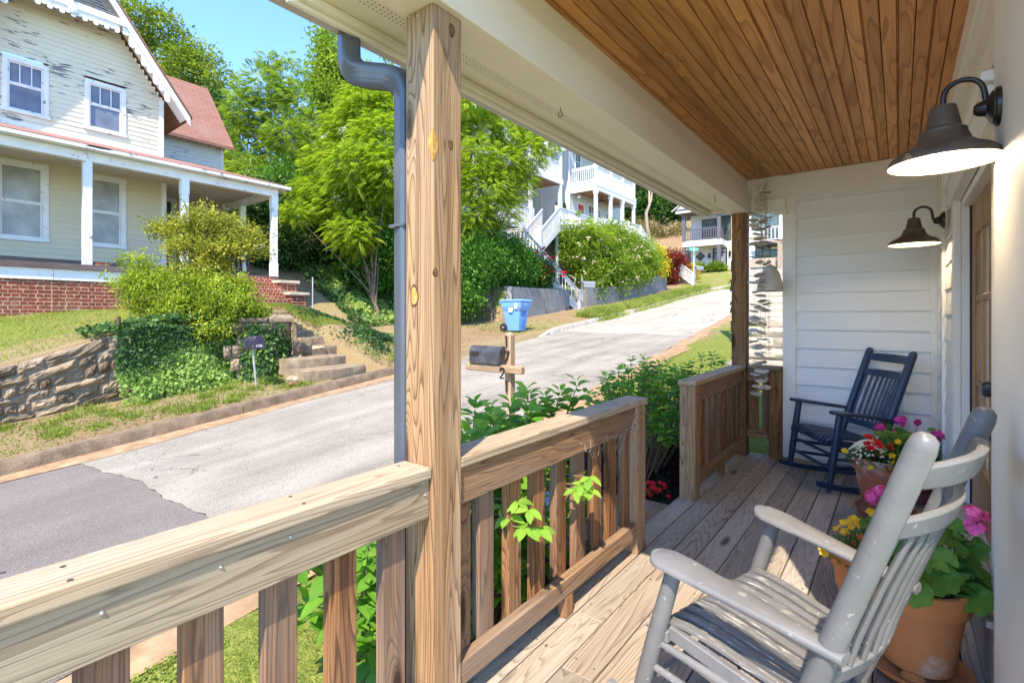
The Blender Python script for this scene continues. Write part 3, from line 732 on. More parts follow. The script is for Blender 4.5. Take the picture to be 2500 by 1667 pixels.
# big geranium, foreground
g=thing('geranium_plant','geranium with big scalloped green leaves and pink blossom in the large foreground pot','potted plant',(.055,2.57,.37))
fol=Plant(); stm=MB(); fl=Plant(); O=Vector((.055,2.57,.37))
for i in range(46):
    a=random.uniform(0,6.28); rr=.17*math.sqrt(random.random())*1.15; h=random.uniform(.03,.24)*(1.05-rr*1.5)
    c=Vector((rr*math.cos(a)*.9,rr*math.sin(a)*1.1,h)); nr=Vector((math.cos(a)*rr*4,math.sin(a)*rr*4-.25,1)); fol.fan(c,nr,random.uniform(.038,.062),21,7,.12,random.random()); stemtube(stm,(c.x*.3,c.y*.3,-.04),c,.002)
for px,py,dd,rd in ((2381,1462,1.83,.060),(2290,1410,1.86,.07),(2336,1385,1.9,.055),(2370,1340,1.95,.06),(2330,1290,2.0,.05),(2325,1395,1.88,.05),(2395,1420,1.9,.045),(2300,1365,1.88,.05)):
    c=Vector(at(px,py,d=dd))-O; c.x=min(c.x,.19); fol.fan(c,(-.1+random.uniform(-.3,.3),-.9,.8),rd,21,7,.10,random.uniform(.3,1)); stemtube(stm,(c.x*.2,c.y*.3,-.03),c,.0022)
for px,py,r_,n_ in ((2374,1252,.028,10),(2382,1288,.034,12),(2398,1262,.02,6)):
    c=Vector(at(px,py,d=1.93))-O; umbel(fl,c,r_,n_,.021)
hd=Vector(at(2378,1302,d=1.94))-O; stemtube(stm,Vector((.02,0,.05)),hd,.003)
fol.build('foliage',GL,g); stm.build('stems',GS,g); fl.build('blossoms',PINK2,g,False)
# yellow and orange flowers in the small pot
def mound(base,rad,h,n,mat,parent,L=(.02,.035),flat=.8,nm='foliage'):
    p=Plant()
    for i in range(n):
        a=random.uniform(0,6.28); q=math.sqrt(random.random()); z=h*(1-q**2.2)*random.uniform(.25,1); c=Vector((q*rad*math.cos(a),q*rad*math.sin(a),z-.02*(q>.9)))
        d=Vector((math.cos(a)*q+random.gauss(0,.5),math.sin(a)*q+random.gauss(0,.5),random.uniform(-.2,.9))); l=random.uniform(*L); p.leaf(c,d,(0,0,1),l,l*.42,random.random())
    return p.build(nm,mat,parent)
b=Vector((-.150,3.03,.245)); t=thing('flower_plant','yellow and orange calibrachoa with red buds filling the smaller orange pot','potted plant',tuple(b))
mound(b,.135,.13,700,SMALL,t)
fy=Plant();fo=Plant();fp=Plant(); sm=MB()
def bloom(pl,c,r,n=5,nr=None):
    nr=Vector(nr or (random.gauss(-.1,.4),-.7+random.gauss(0,.3),.8)).normalized()
    for k in range(n):
        a=nr.orthogonal().normalized(); a.rotate(Matrix.Rotation(k*6.283/n,3,nr)); pl.leaf(c,a+nr*.3,nr,r,r*.9,random.random(),.1,.25)
for px,py,s_ in ((2058,1275,.02),(2050,1283,.016),(2070,1272,.018),(2085,1268,.03),(2091,1277,.026),(2062,1297,.026),(2040,1290,.018),(2078,1285,.02),(2012,1345,.03),(2018,1335,.026),(2024,1332,.02),(2014,1352,.022),(2126,1250,.028)):
    c=Vector(at(px,py,d=2.46+random.uniform(-.03,.08)))-b; bloom(fy,c,s_*.9); stemtube(sm,(c.x*.5,c.y*.5,.02),c,.0012,.008)
for px,py in ((2067,1303),(2087,1325),(2107,1318),(2111,1330),(2100,1310)):
    c=Vector(at(px,py,d=2.46))-b; bloom(fo,c,.018)
fy.build('yellow_blossoms',YEL,t,False); fo.build('orange_blossoms',ORG,t,False); sm.build('stems',GS,t)
# mixed planting
b=Vector((-.075,4.33,.44)); t=thing('flower_plant','mixed planting of white alyssum, red verbena and trailing green in the tall terracotta pot','potted plant',tuple(b))
mound(b,.215,.15,1500,SMALL,t,(.022,.04))
fw=Plant();fr=Plant();fy=Plant();fol=Plant()
for i in range(420):
    a=random.gauss(0,1);q=random.gauss(0,1); c=Vector((-.085+.052*a,-.10+.05*q,.145-.022*(a*a+q*q)*.7)); bloom(fw,c,.009,4,(a*.3,q*.3-.3,1))
for px,py in ((2123,1067),(2138,1078),(2143,1087),(2130,1092),(2172,1092),(2118,1080)):
    c=Vector(at(px,py,d=3.36))-b
    for _ in range(5): bloom(fr,c+Vector((random.gauss(0,.012),random.gauss(0,.012),random.gauss(0,.008))),.017)
for px,py in ((2062,1100),(2172,1142),(2180,1128),(2178,1112),(2125,1141),(2192,1078)):
    c=Vector(at(px,py,d=3.3))-b; bloom(fy,c,.022)
for i in range(40):
    a=random.uniform(0,6.28); c=Vector((.06+.1*math.cos(a)*random.random(),.1*math.sin(a)*random.random(),random.uniform(.08,.2))); fol.fan(c,(random.gauss(0,.4),-.5,1),random.uniform(.025,.042),17,6,.1,random.random())
fw.build('alyssum_blossoms',WHT,t,False); fr.build('verbena_blossoms',RED,t,False); fy.build('yellow_blossoms',YEL,t,False); fol.build('broad_leaves',GL,t)
# tall magenta geranium from the back pot
b=Vector((.075,5.0,.29)); t=thing('geranium_plant','tall magenta geranium stalks rising from the purplish pot beside the blue chair','potted plant',tuple(b))
fol=Plant(); fl=Plant(); stm=MB()
for i in range(60):
    a=random.uniform(0,6.28); q=.17*math.sqrt(random.random()); c=Vector((q*math.cos(a),q*math.sin(a),random.uniform(.05,.27))); fol.fan(c,(random.gauss(0,.4),-.4,1),random.uniform(.03,.05),17,6,.1,random.random()); stemtube(stm,(0,0,-.02),c,.002)
for px,py,dd,r_,n_ in ((2198,1028,4.0,.045,26),(2148,1044,4.0,.04,22),(2182,1063,4.0,.038,20),(2240,1031,4.0,.02,7),(2308,1067,3.75,.05,28)):
    c=Vector(at(px,py,d=dd))-b; c.x=min(c.x,.16); umbel(fl,c,r_,n_,.022); stemtube(stm,(c.x*.3,c.y*.3,.02),c-Vector((0,0,.02)),.0028)
fol.build('foliage',GL,t); fl.build('blossoms',PINK,t,False); stm.build('stems',GS,t)
b=Vector((-.12,3.08,.25)); t=thing('geranium_plant','single bright pink geranium head leaning out over the small pot of yellow flowers','potted plant',tuple(b))
fl=Plant(); stm=MB()
for px,py,r_,n_ in ((2132,1212,.036,18),(2150,1200,.03,14)):
    c=Vector(at(px,py,d=2.62))-b; umbel(fl,c,r_,n_,.024)
stemtube(stm,(0,0,-.02),Vector(at(2150,1212,d=2.63))-b,.003); fl.build('blossoms',PINK2,t,False); stm.build('stems',GS,t)
fol=Plant()
for i in range(14): fol.fan(Vector((random.gauss(.03,.04),random.gauss(.03,.04),random.uniform(.03,.2))),(random.gauss(0,.4),-.5,1),.035,17,6,.1,random.random())
fol.build('foliage',GL,t)
# ---------------------------------------------------------------- wind chimes
CLAY=plain('pale_clay',(.62,.56,.47),.7,.2,.10,9,.12,60); CLAYD=plain('grey_clay',(.50,.455,.39),.7,.2,.10,9,.12,60)
CORD=plain('twine',(.45,.40,.32),.9,.1,.1,bump=0)
random.seed(5)
t=thing('wind_chime','long wind chime of stacked pale clay discs on three strings hanging from the porch ceiling','wind chime',(-1.10,5.40,2.86)); O=Vector((-1.10,5.40,2.86))
mb=MB(); px2x=lambda px,py: Vector(at(px,py,d=4.93))-O
strs=[(1843,[(y) for y in (522,538,550,572,595,628,655,690,712,745,760,778,806,834,850,892,914,942,960)]),(1857,[498,528,540,560,582,598,622,640,672,684,700,722,735,752,775,790,812,828,845,865,885,906,930,950]),(1868,[470,510,532,545,556,573,590,605,620,645,668,690,742,758,800,828,860,872,905,925,945])]
meshes=[]
for i in range(5):
    m=MB(); r=1; V=[]
    prof=[(0,-.13),(.7,-.12),(.95,-.05),(1.0,0),(.95,.06),(.6,.12),(0,.14)]
    m.lathe(prof,(0,0,0),18); ph=random.uniform(0,6)
    m.v=[(x*(1+.12*math.sin(2*math.atan2(y,x)+ph)),y,z+.04*math.sin(3*math.atan2(y,x)+ph)*math.hypot(x,y)) for x,y,z in m.v]
    o=m.build('clay_disc',CLAY if i%2 else CLAYD,smooth=True,ang=80); meshes.append(o.data); bpy.data.objects.remove(o)
for px,ys in strs:
    top=px2x(1857,470); path=[top,px2x(px,500)]+[px2x(px,y) for y in ys[1::4]]+[px2x(px,ys[-1]+8)]
    mb.tube(path,.0016,5)
    for y in ys:
        o=bpy.data.objects.new('clay_disc',random.choice(meshes)); COL.objects.link(o); o.parent=t
        c=px2x(px+random.uniform(-5,5),y); o.location=c; r=random.uniform(.044,.06) if px<1866 else random.choice((.022,.028,.05)); o.scale=(r,r*random.uniform(.88,1),r*.75); o.rotation_euler=(Matrix.Rotation(random.choice((1,1,1,-1))*random.uniform(.15,.5),3,Vector((CS,SN,0)))@Matrix.Rotation(random.gauss(0,.12),3,Vector((-SN,CS,0)))@Matrix.Rotation(random.uniform(0,6),3,'Z')).to_euler()
mb.tube([(0,0,0),px2x(1857,470)],.0016,5)
mb.build('cord',CORD,t)
m=MB(); c=px2x(1857,468)
for i in range(9):
    a=i*.7; d=Vector((math.cos(a)*.6,math.sin(a)*.6,1.0+.5*(i%3))).normalized(); q=c+Vector((math.cos(a)*.02,math.sin(a)*.02,0)); m.tube([q,q+d*.05,q+d*random.uniform(.08,.11)],[.012,.012,.003],7,sq=.4)
for yy,r in ((484,.05),(497,.052),(508,.05)):
    p=px2x(1857,yy); m.lathe([(0,-.012),(r*.8,-.012),(r,0),(r*.8,.013),(0,.014)],p,18,Matrix.Rotation(random.gauss(0,.1),3,'X'))
m.build('clay_crown',CLAY,t,smooth=True,ang=70)
t=thing('bell_chime','matte clay bell on a beaded cord hanging beside the disc wind chime','bell',(-1.055,5.50,2.86)); O2=Vector((-1.055,5.50,2.86)); q2=lambda px,py: Vector(at(px,py,d=4.98))-O2
mb=MB(); c=q2(1880,711); r=.123
mb.lathe([(r*.97,0),(r,.002),(r*.985,.012),(r*.93,.05),(r*.84,.11),(r*.70,.17),(r*.5,.22),(r*.28,.252),(.012,.265),(0,.266),(.0,.25),(r*.6,.19),(r*.9,.03),(r*.95,.0)],c,36); mb.build('bell',CLAYD,t,smooth=True,ang=60)
mb=MB(); mb.ball(q2(1877,640),.022,10); 
for y in (735,741,747,774,779,799,829,834,854): mb.lathe([(0,-.006),(.016,-.004),(.017,.003),(0,.006)],q2(1877,y),10)
for y in (505,515,521,536,540,547,563,568,580): mb.lathe([(0,-.006),(.015,-.004),(.016,.003),(0,.006)],q2(1871,y),10)
mb.build('bead',CLAYD,t,smooth=True)
mb=MB(); mb.tube([(0,0,0),q2(1871,500),q2(1872,590),q2(1878,645)],.0014,5); mb.tube([q2(1877,705),q2(1877,868)],.0014,5); mb.build('cord',CORD,t)
# ================================================================ GROUND, STREET, STONEWORK
def ss(a,b,x):
    t=np.clip((x-a)/(b-a),0,1); return t*t*(3-2*t)
def vnoise(x,y,seed=0):
    """smooth value noise for the ground"""
    xi=np.floor(x).astype(int); yi=np.floor(y).astype(int); fx=x-xi; fy=y-yi; fx=fx*fx*(3-2*fx); fy=fy*fy*(3-2*fy)
    def h(a,b):
        n=np.sin(a*127.1+b*311.7+seed*74.7)*43758.5453; return n-np.floor(n)
    return (h(xi,yi)*(1-fx)+h(xi+1,yi)*fx)*(1-fy)+(h(xi,yi+1)*(1-fx)+h(xi+1,yi+1)*fx)*fy
def wfar(s): return 7.6-np.clip(s-28,0,40)**2/54
def wnear(s): return 3.25-np.clip(s-26,0,40)**2/60
ZT_Y=[-6,1.1,2.3,3.1,4.7,8]; ZT_Z=[-.12,.72,1.10,1.24,1.36,1.5]
def walltop(y): return np.interp(y,ZT_Y,ZT_Z)
def gz(x,y):
    x=np.asarray(x,float); y=np.asarray(y,float)
    s=x*VX+y*VY; w=-x*VY+y*VX; b=zs(s); wf=wfar(s); wn=wnear(s)
    right=b-.13*ss(3.0,1.9,w)*ss(14,8,s)+.02*ss(3.2,2.6,w)
    foot=(x>-1.6)&(y<5.9)&(x<7)
    right=np.where(foot,np.minimum(right,-.22),right)
    dw=w-wf
    L=b+.145+.07*np.clip(dw-.15,0,1.6)
    zt=walltop(y); zh=1.42+.10*np.clip(y-1.7,-6,4)+.0*x
    lawn=zt+.02+(zh-zt-.02)*np.clip((w-9.75)/4.9,0,1.25)
    A=np.where(w>9.62,lawn,L)
    step=b+.16+(1.62-b-.16)*np.clip((w-8.05)/3.7,0,1.0)
    C=b+.08+.075*np.clip(w-7.7,0,6)
    hill=.62*np.clip(w-13.2,0,3.2)+.30*np.clip(w-16.4,0,40)
    C=C+hill
    bank=step*.97+.12
    D=np.where(w>10.4,np.maximum(b+.9,2.45+.035*(s-16))+.20*np.clip(w-10.4,0,9)+.32*np.clip(w-19.5,0,40),L+.0)
    k1=ss(6.25,6.4,s); k2=ss(8.0,10.5,s+.10*(w-9)); k3=ss(15.6,16.0,s)
    left=A*(1-k1)+(step-.40)*k1
    left=np.where(s>7.5,bank,left)
    left=left*(1-k2)+C*k2
    left=left*(1-k3)+D*k3
    left=np.where((w>14.6)&(s<9.5),left*(1-ss(17,22,w))+(3.0+.32*np.clip(w-18,0,50))*ss(17,22,w),left)
    far=ss(34,44,s)
    left=left*(1-far)+(b+.145+.04*np.clip(dw,0,7)+.26*np.clip(dw-7,0,60))*far
    road=b-.035
    z=np.where(w<wn,right,np.where(w>wf+.12,left,road))
    z=z+(vnoise(x*1.7,y*1.7)-.5)*.05*((w<wn-.5)|(w>wf+1.2))*(~foot)
    return z
_sg=np.concatenate([np.arange(-40,-8,4),np.arange(-8,20,.28),np.arange(20,52,.7),np.arange(52,140,6)])
_wg=np.concatenate([np.arange(-90,-6,6),np.arange(-6,3,.3),[3.1,3.24,3.26],np.arange(3.6,7.4,.5),[7.58,7.71,7.73],np.arange(7.9,9.4,.25),[9.5,9.61,9.63],np.arange(9.8,10.3,.2),[10.39,10.41],np.arange(10.6,22,.33),np.arange(22,130,5)])
def grid_mesh(name,sg,wg,zf,mat,dz=0):
    S_,W_=np.meshgrid(sg,wg,indexing='ij'); X=S_*VX-W_*VY; Y=S_*VY+W_*VX; Z=zf(X,Y,S_,W_)+dz
    V=np.stack([X,Y,Z],-1).reshape(-1,3); n,m=len(sg),len(wg)
    i,j=np.meshgrid(np.arange(n-1),np.arange(m-1),indexing='ij'); a=(i*m+j).ravel()
    return npmesh(name,V,np.stack([a,a+m,a+m+1,a+1],-1),mat,smooth=True)
def ground_mat():
    t=NT('ground_cover'); c=t.coord()
    n1=t.noise(c,1.1,6,.62); n2=t.noise(c,14,4,.7); n3=t.noise(c,.35,3)
    grass=t.mix(t.ramp(n2,[(.3,0),(.7,1)]),(.11,.15,.025),(.28,.30,.07))
    dirt=t.mix(t.ramp(n2,[(.3,0),(.7,1)]),(.21,.135,.072),(.36,.245,.14))
    straw=t.mix(t.ramp(t.noise(c,40,3,.7),[(.3,0),(.7,1)]),(.25,.20,.095),(.37,.30,.16))
    geo=t.n('ShaderNodeAttribute',attribute_name='dirt').outputs['Fac']
    k=t.math('ADD',t.math('MULTIPLY',t.math('SUBTRACT',n1,.5),1.5),geo)
    base=t.mix(t.ramp(k,[(.25,0),(.55,1)]),grass,t.mix(t.ramp(n3,[(.4,0),(.6,1)]),dirt,straw))
    return t.fin(base,.95,.1,t.bump(t.math('ADD',n2,t.noise(c,60,3)),.9,.03))
GROUND=grid_mesh('ground',_sg,_wg,lambda X,Y,S_,W_:gz(X,Y),ground_mat()); tag(GROUND,kind='structure')
_v=np.empty(len(GROUND.data.vertices)*3,np.float32); GROUND.data.vertices.foreach_get('co',_v); _v=_v.reshape(-1,3)
_s=_v[:,0]*VX+_v[:,1]*VY; _w=-_v[:,0]*VY+_v[:,1]*VX
_d=np.full(len(_v),.28); _d+=.75*((_w>7.6)&(_w<9.7)&(_s<5.6)); _d+=.55*((_w>9.6)&(_w<10.9)&(_s<5.6)); _d+=.8*((_w>7.6)&(_s>5.4)&(_s<15.8)); _d+=.9*((_w>12.5)&(_s>8)&(_s<16)); _d-=.5*((_w<3)&(_s<12)); _d+=.7*((_s>26)&(_w>9)); _d-=.35*((_w<wnear(_s)-.6)&(_s>12)); _d+=.5*((_w>7.6)&(_w<10.4)&(_s>=15.8)&(_s<34))
a=GROUND.data.attributes.new('dirt','FLOAT','POINT'); a.data.foreach_set('value',_d.astype(np.float32))
def asphalt(name,c1,c2,crack,seam=None):
    t=NT(name); c=t.coord()
    ag=t.noise(c,95,3,.8); big=t.noise(c,.9,5,.6); st=t.noise(t.coord((2.2,.25,1),rot=(0,0,-VA)),1,5,.6)
    base=t.mix(t.ramp(t.math('ADD',t.math('MULTIPLY',big,.45),t.math('MULTIPLY',st,.55)),[(.40,0),(.60,1)]),c1,c2)
    base=t.mix(t.ramp(ag,[(.36,.75),(.52,0)]),base,tuple(x*.42 for x in c1))
    base=t.mix(t.ramp(ag,[(.56,0),(.72,.7)]),base,tuple(min(1,x*1.6) for x in c2))
    if crack:
        wv=t.n('ShaderNodeVectorMath',operation='ADD'); nz=t.n('ShaderNodeTexNoise',{'Scale':2.2,'Detail':5}); t.set(nz,'Vector',c)
        sc=t.n('ShaderNodeVectorMath',operation='SCALE'); t.set(sc,0,nz.outputs[1]); sc.inputs['Scale'].default_value=.9; t.set(wv,0,c); t.set(wv,1,sc.outputs[0])
        vo=t.n('ShaderNodeTexVoronoi',{'Scale':crack},feature='DISTANCE_TO_EDGE'); t.set(vo,'Vector',wv.outputs[0])
        cm=t.math('MULTIPLY',t.ramp(vo.outputs['Distance'],[(.0,.85),(.008,.5),(.016,0)]),t.ramp(t.noise(c,.8,3),[(.47,0),(.62,1)]))
        base=t.mix(cm,base,tuple(x*.3 for x in c1))
    return t.fin(base,.9,.2,t.bump(ag,.8,.006))
ASPH=asphalt('old_asphalt',(.235,.212,.172),(.37,.337,.275),1.3); ASPN=asphalt('new_asphalt',(.17,.148,.13),(.215,.19,.165),0)
CONC=asphalt('street_concrete',(.35,.31,.25),(.44,.395,.32),.5)
DIRT=plain('orange_dirt',(.34,.225,.13),.95,.1,.35,6,.6,70,dirt=(.30,.19,.10),dscale=9)
KERB=plain('stained_kerb',(.205,.15,.10),.9,.15,.4,5,.8,45,dirt=(.16,.12,.085),dscale=7,dlo=.52,dhi=.7,bd=.012); KERBC=plain('pale_kerb_concrete',(.43,.39,.32),.9,.15,.25,4,.6,45,dirt=(.24,.21,.17),dscale=6,bd=.01)
def edge_join(w): return 2.2+.06*np.sin(w*1.3)+.022*np.sin(w*4.3+1)+.012*np.sin(w*13)+.008*np.sin(w*31)
def road_part(name,s0,s1,wa,wb,n,m,mat,dz,bend0=None,bend1=None):
    u=np.linspace(0,1,n); v=np.linspace(0,1,m); U,Vv=np.meshgrid(u,v,indexing='ij')
    S0=s0 if bend0 is None else None
    Wm=np.zeros_like(U); Sm=np.zeros_like(U)
    for it in range(2):
        wn_=wa(Sm) if callable(wa) else wa; wf_=wb(Sm) if callable(wb) else wb
        Wm=wn_+(wf_-wn_)*Vv
        a0=bend0(Wm) if bend0 else s0; a1=bend1(Wm) if bend1 else s1
        Sm=a0+(a1-a0)*U
    X=Sm*VX-Wm*VY; Y=Sm*VY+Wm*VX; Z=zs(Sm)+dz
    V=np.stack([X,Y,Z],-1).reshape(-1,3); i,j=np.meshgrid(np.arange(n-1),np.arange(m-1),indexing='ij'); a=(i*m+j).ravel()
    o=npmesh(name,V,np.stack([a,a+m,a+m+1,a+1],-1),mat,smooth=True); return tag(o,kind='structure')
cj=lambda w: 14.85+.08*np.sin(w*3)+.06*(w-5)
road_part('road',-30,0,wnear,wfar,60,40,ASPN,.0,bend1=edge_join); road_part('road',0,0,wnear,wfar,60,60,ASPH,.004,bend0=lambda w:edge_join(w),bend1=cj)
road_part('road',0,64,wnear,wfar,90,16,CONC,.002,bend0=cj)
wob=lambda s,f,a,ph: a*np.sin(s*f+ph)+a*.6*np.sin(s*f*2.7+ph*2)
road_part('gutter_dirt',-20,9.6,lambda s:7.28+wob(s,1.3,.05,1),7.6,90,4,DIRT,.009)
road_part('verge_dirt',-20,40,lambda s:wnear(s)-.42+wob(s,.9,.06,0),lambda s:wnear(s)+wob(s,2.3,.04,2),180,5,DIRT,.012)
def kerb(s0,s1,mat,wofs=0,hgt=.15,wid=.16,taper=0):
    mb=MB(); n=int((s1-s0)/.25); V=[];F=[]
    for k in range(n+1):
        s=s0+(s1-s0)*k/n; w=float(wfar(np.float64(s)))+wofs; h=hgt*(min(1,(s-s0)/taper) if taper else 1)+random.uniform(-.004,.004); z=float(zs(s)); e=random.uniform(-.006,.006)
        for dw,dz in ((e,-.1),(e+.012,h*.75),(e+.04,h),(wid,h),(wid+.01,-.1)): q=xy(s,w+dw); V.append((q[0],q[1],z+dz))
    for k in range(n):
        for j in range(4): F.append((k*5+j,k*5+j+1,k*5+5+j+1,k*5+5+j))
    F+=[(0,1,2,3,4),tuple(n*5+j for j in range(5))]
    mb.add(V,F); return tag(mb.build('kerb',mat,smooth=True,ang=40),kind='structure')
for a in np.arange(-20,9.6,2.7): kerb(a,min(a+2.69,9.7),KERB)
kerb(13.75,16.6,KERBC,taper=1.0)
for a in np.arange(16.61,40,3.0): kerb(a,a+2.99,KERBC)
# paver path from the steps and mulch bed beside the porch
PAV=plain('grey_paver',(.30,.30,.30),.9,.15,.2,5,.4,60)
mb=MB()
for i in range(26):
    for j in range(7):
        x=-1.97-.20*j-.0; y=1.75+.105*i+(.05 if j%2 else 0)
        if 1.8<y<4.0: mb.box(x-.19,x,y,y+.098,-.3,float(gz(x,y))+.03+random.uniform(-.003,.003))
tag(mb.build('path_pavers',PAV,bevel=.005),kind='structure')
MUL=plain('black_mulch',(.018,.014,.012),.95,.1,.6,50,1,90)
def patch(name,x0,x1,y0,y1,mat,dz,n=24):
    xs=np.linspace(x0,x1,n); ys=np.linspace(y0,y1,n*2); X,Y=np.meshgrid(xs,ys,indexing='ij'); Z=gz(X,Y)+dz+vnoise(X*9,Y*9,3)*.05
    V=np.stack([X,Y,Z],-1).reshape(-1,3); m=len(ys); i,j=np.meshgrid(np.arange(n-1),np.arange(m-1),indexing='ij'); a=(i*m+j).ravel()
    return npmesh(name,V,np.stack([a,a+m,a+m+1,a+1],-1),mat)
tag(patch('mulch_bed',-2.75,-1.43,3.95,5.9,MUL,.09),kind='structure'); tag(patch('mulch_bed',-1.95,-1.42,.9,2.9,MUL,.05),kind='structure')
# mulch chips
def chips(name,n,box,mat,L=.03):
    x=RNG.uniform(box[0],box[1],n); y=RNG.uniform(box[2],box[3],n); z=gz(x,y)+.09+vnoise(x*9,y*9,3)*.05+.004
    a=RNG.uniform(0,6.28,n); d=np.stack([np.cos(a),np.sin(a),RNG.normal(0,.35,n)],-1)*L; s_=np.stack([-np.sin(a),np.cos(a),RNG.normal(0,.4,n)],-1)*L*.25; P=np.stack([x,y,z],-1)
    V=np.stack([P-d-s_,P+d-s_,P+d+s_,P-d+s_],1).reshape(-1,3); F=np.arange(4*n).reshape(-1,4); return npmesh(name,V,F,mat)
tag(chips('mulch_chips',7000,(-2.7,-1.44,3.97,5.5),plain('mulch_chip',(.03,.024,.02),.9,.2,.5,40,0)),kind='stuff')
# ---------------------------------------------------------------- rough stone
def stone_mat(name,a,b,d):
    t=NT(name); c=t.coord(); g=t.n('ShaderNodeNewGeometry').outputs['Random Per Island']
    base=t.mix(t.ramp(t.noise(c,5,7,.65),[(.3,0),(.7,1)]),a,b); base=t.mix(t.ramp(t.noise(c,17,6,.7),[(.55,0),(.72,.9)]),base,d)
    hs=t.n('ShaderNodeHueSaturation',{'Color':base}); t.set(hs,'Value',t.math('ADD',.55,t.math('MULTIPLY',g,.95)))
    return t.fin(hs.outputs[0],.95,.15,t.bump(t.math('ADD',t.noise(c,14,8,.7),t.math('MULTIPLY',t.noise(c,70,3),.3)),1,.03))
STONE=stone_mat('brown_sandstone',(.21,.15,.095),(.38,.295,.20),(.12,.09,.062)); STONEL=stone_mat('pale_step_stone',(.36,.265,.165),(.50,.39,.26),(.21,.15,.095)); MORT=plain('old_mortar',(.27,.215,.155),.95,.1,.35,8,.9,40)
def stones(mb,pt,rows,nseed,length,nx=7,nz=5,dep=.06):
    """pt(u,v,out) -> xyz ; rows are cumulative fractions of height"""
    rnd=random.Random(nseed)
    for r0,r1 in zip(rows[:-1],rows[1:]):
        u=-rnd.uniform(0,.3)
        while u<length:
            L=rnd.choice((.16,.24,.34,.45,.6))*rnd.uniform(.8,1.25)*(1.6 if nseed>=50 else 1); V=[];F=[]; ph=rnd.uniform(0,50); pr=rnd.uniform(.2,1)*dep; j0=rnd.uniform(-.05,.05); j1=rnd.uniform(-.012,.012); cx=rnd.uniform(.3,.7); cz=rnd.uniform(.3,.7)
            for i in range(nx):
                for k in range(nz):
                    fu=i/(nx-1);fv=k/(nz-1); e=min(fu,1-fu)*L/.05; f=min(fv,1-fv)*(r1-r0)/.05; edge=min(1,e,f)
                    fac=1-.7*max(abs(fu-cx),abs(fv-cz))
                    nn=math.sin(ph+fu*7.1+fv*3.3)*math.sin(ph*1.7+fv*8+fu*2.2)*.5+rnd.uniform(-.4,.4)
                    out=-.010+.012*nn if edge<=0 else (.15+.85*edge)*(pr*fac+.034*nn)
                    V.append(pt(u+.005+(L-.010)*fu+(0 if edge else 0)+rnd.uniform(-.008,.008)*(edge>0), r0+.004+(r1-r0-.008)*fv+j0*(fu-.5)+j1*.5, out))
            for i in range(nx-1):
                for k in range(nz-1): F.append((i*nz+k,(i+1)*nz+k,(i+1)*nz+k+1,i*nz+k+1))
            mb.add(V,F); u+=L
t=thing('stone_wall','low rough brown sandstone retaining wall holding the lawn across the street','stone wall',(*xy(1.5,9.5),0))
O=Vector(t.location)
S0,S1=-5.0,5.35
def wp(u,v,out):
    s=S0+u; q=xy(s,9.42-out); b=float(zs(s))+.12; top=float(walltop(q[1]))+.02
    return Vector((q[0],q[1],b+(top-b)*v+.02*math.sin(u*2.3)))-O
mb=MB(); stones(mb,wp,[0,.14,.26,.41,.53,.68,.83,1.0],3,S1-S0,nx=9,nz=6,dep=.06); mb.build('stone_face',STONE,t)
mb=MB(); n=40
for i in range(n):
    u0,u1=(S1-S0)*i/n,(S1-S0)*(i+1)/n
    A=[wp(u0,0,-.012),wp(u1,0,-.012),wp(u1,.97,-.012),wp(u0,.97,-.012),wp(u1,.99,-.3),wp(u0,.99,-.3)]; mb.add(A,[(0,1,2,3),(3,2,4,5)])
mb.build('mortar_core',MORT,t)
# corner pillar of brick and stone beside the steps
BRK=None
def brick_mat(name,c1,c2,mort,sc=1.0,axis='x',soldier=False):
    t=NT(name); tc=t.n('ShaderNodeTexCoord'); sx=t.n('ShaderNodeSeparateXYZ'); t.set(sx,0,tc.outputs['Object']); cb=t.n('ShaderNodeCombineXYZ')
    u=sx.outputs[0 if axis=='x' else 1]
    t.set(cb,0,u); t.set(cb,1,sx.outputs[2])
    wob=t.n('ShaderNodeTexNoise',{'Scale':6.0,'Detail':3}); t.set(wob,'Vector',tc.outputs['Object']); sv=t.n('ShaderNodeVectorMath',operation='SCALE'); t.set(sv,0,wob.outputs[1]); sv.inputs['Scale'].default_value=.022
    ad=t.n('ShaderNodeVectorMath',operation='ADD'); t.set(ad,0,cb.outputs[0]); t.set(ad,1,sv.outputs[0])
    b=t.n('ShaderNodeTexBrick',{'Scale':sc,'Mortar Size':.011,'Mortar Smooth':.2,'Bias':0.0,'Brick Width':.105 if soldier else .23,'Row Height':.085 if not soldier else .10},offset=.5,squash=.55 if not soldier else 1,squash_frequency=2); t.set(b,'Vector',ad.outputs[0]); t.set(b,'Color1',c1); t.set(b,'Color2',c2); t.set(b,'Mortar',mort)
    n=t.noise(tc.outputs['Object'],13,6,.7); col=t.mix(t.ramp(n,[(.42,.65),(.6,0)]),b.outputs[0],tuple(x*.5 for x in c1)); 
    n2=t.noise(tc.outputs['Object'],1.3,4); col=t.mix(t.ramp(n2,[(.55,0),(.75,.4)]),col,mort)
    return t.fin(col,.9,.15,t.bump(t.math('ADD',t.math('MULTIPLY',b.outputs[1],-1.0),t.math('MULTIPLY',n,.4)),.8,.012))
BRKY=brick_mat('red_brick_along',(.30,.075,.042),(.20,.05,.033),(.50,.38,.27),axis='y'); BRKX=brick_mat('red_brick_across',(.30,.075,.042),(.20,.05,.033),(.50,.38,.27),axis='x'); BRKS=brick_mat('red_brick_header',(.40,.10,.055),(.30,.07,.042),(.58,.44,.32),axis='y',soldier=True)
t=thing('wall_pillar','stubby stone end pillar of the retaining wall beside the steps, half under ivy','pillar',(*xy(5.58,9.2),.20))
q=xy(5.58,9.2); p0=Vector((q[0],q[1],.2))
mb=MB(); mb.box(-.24,.20,-.52,.42,-.1,1.10); mb.build('pillar_core',MORT,t,bevel=.02)
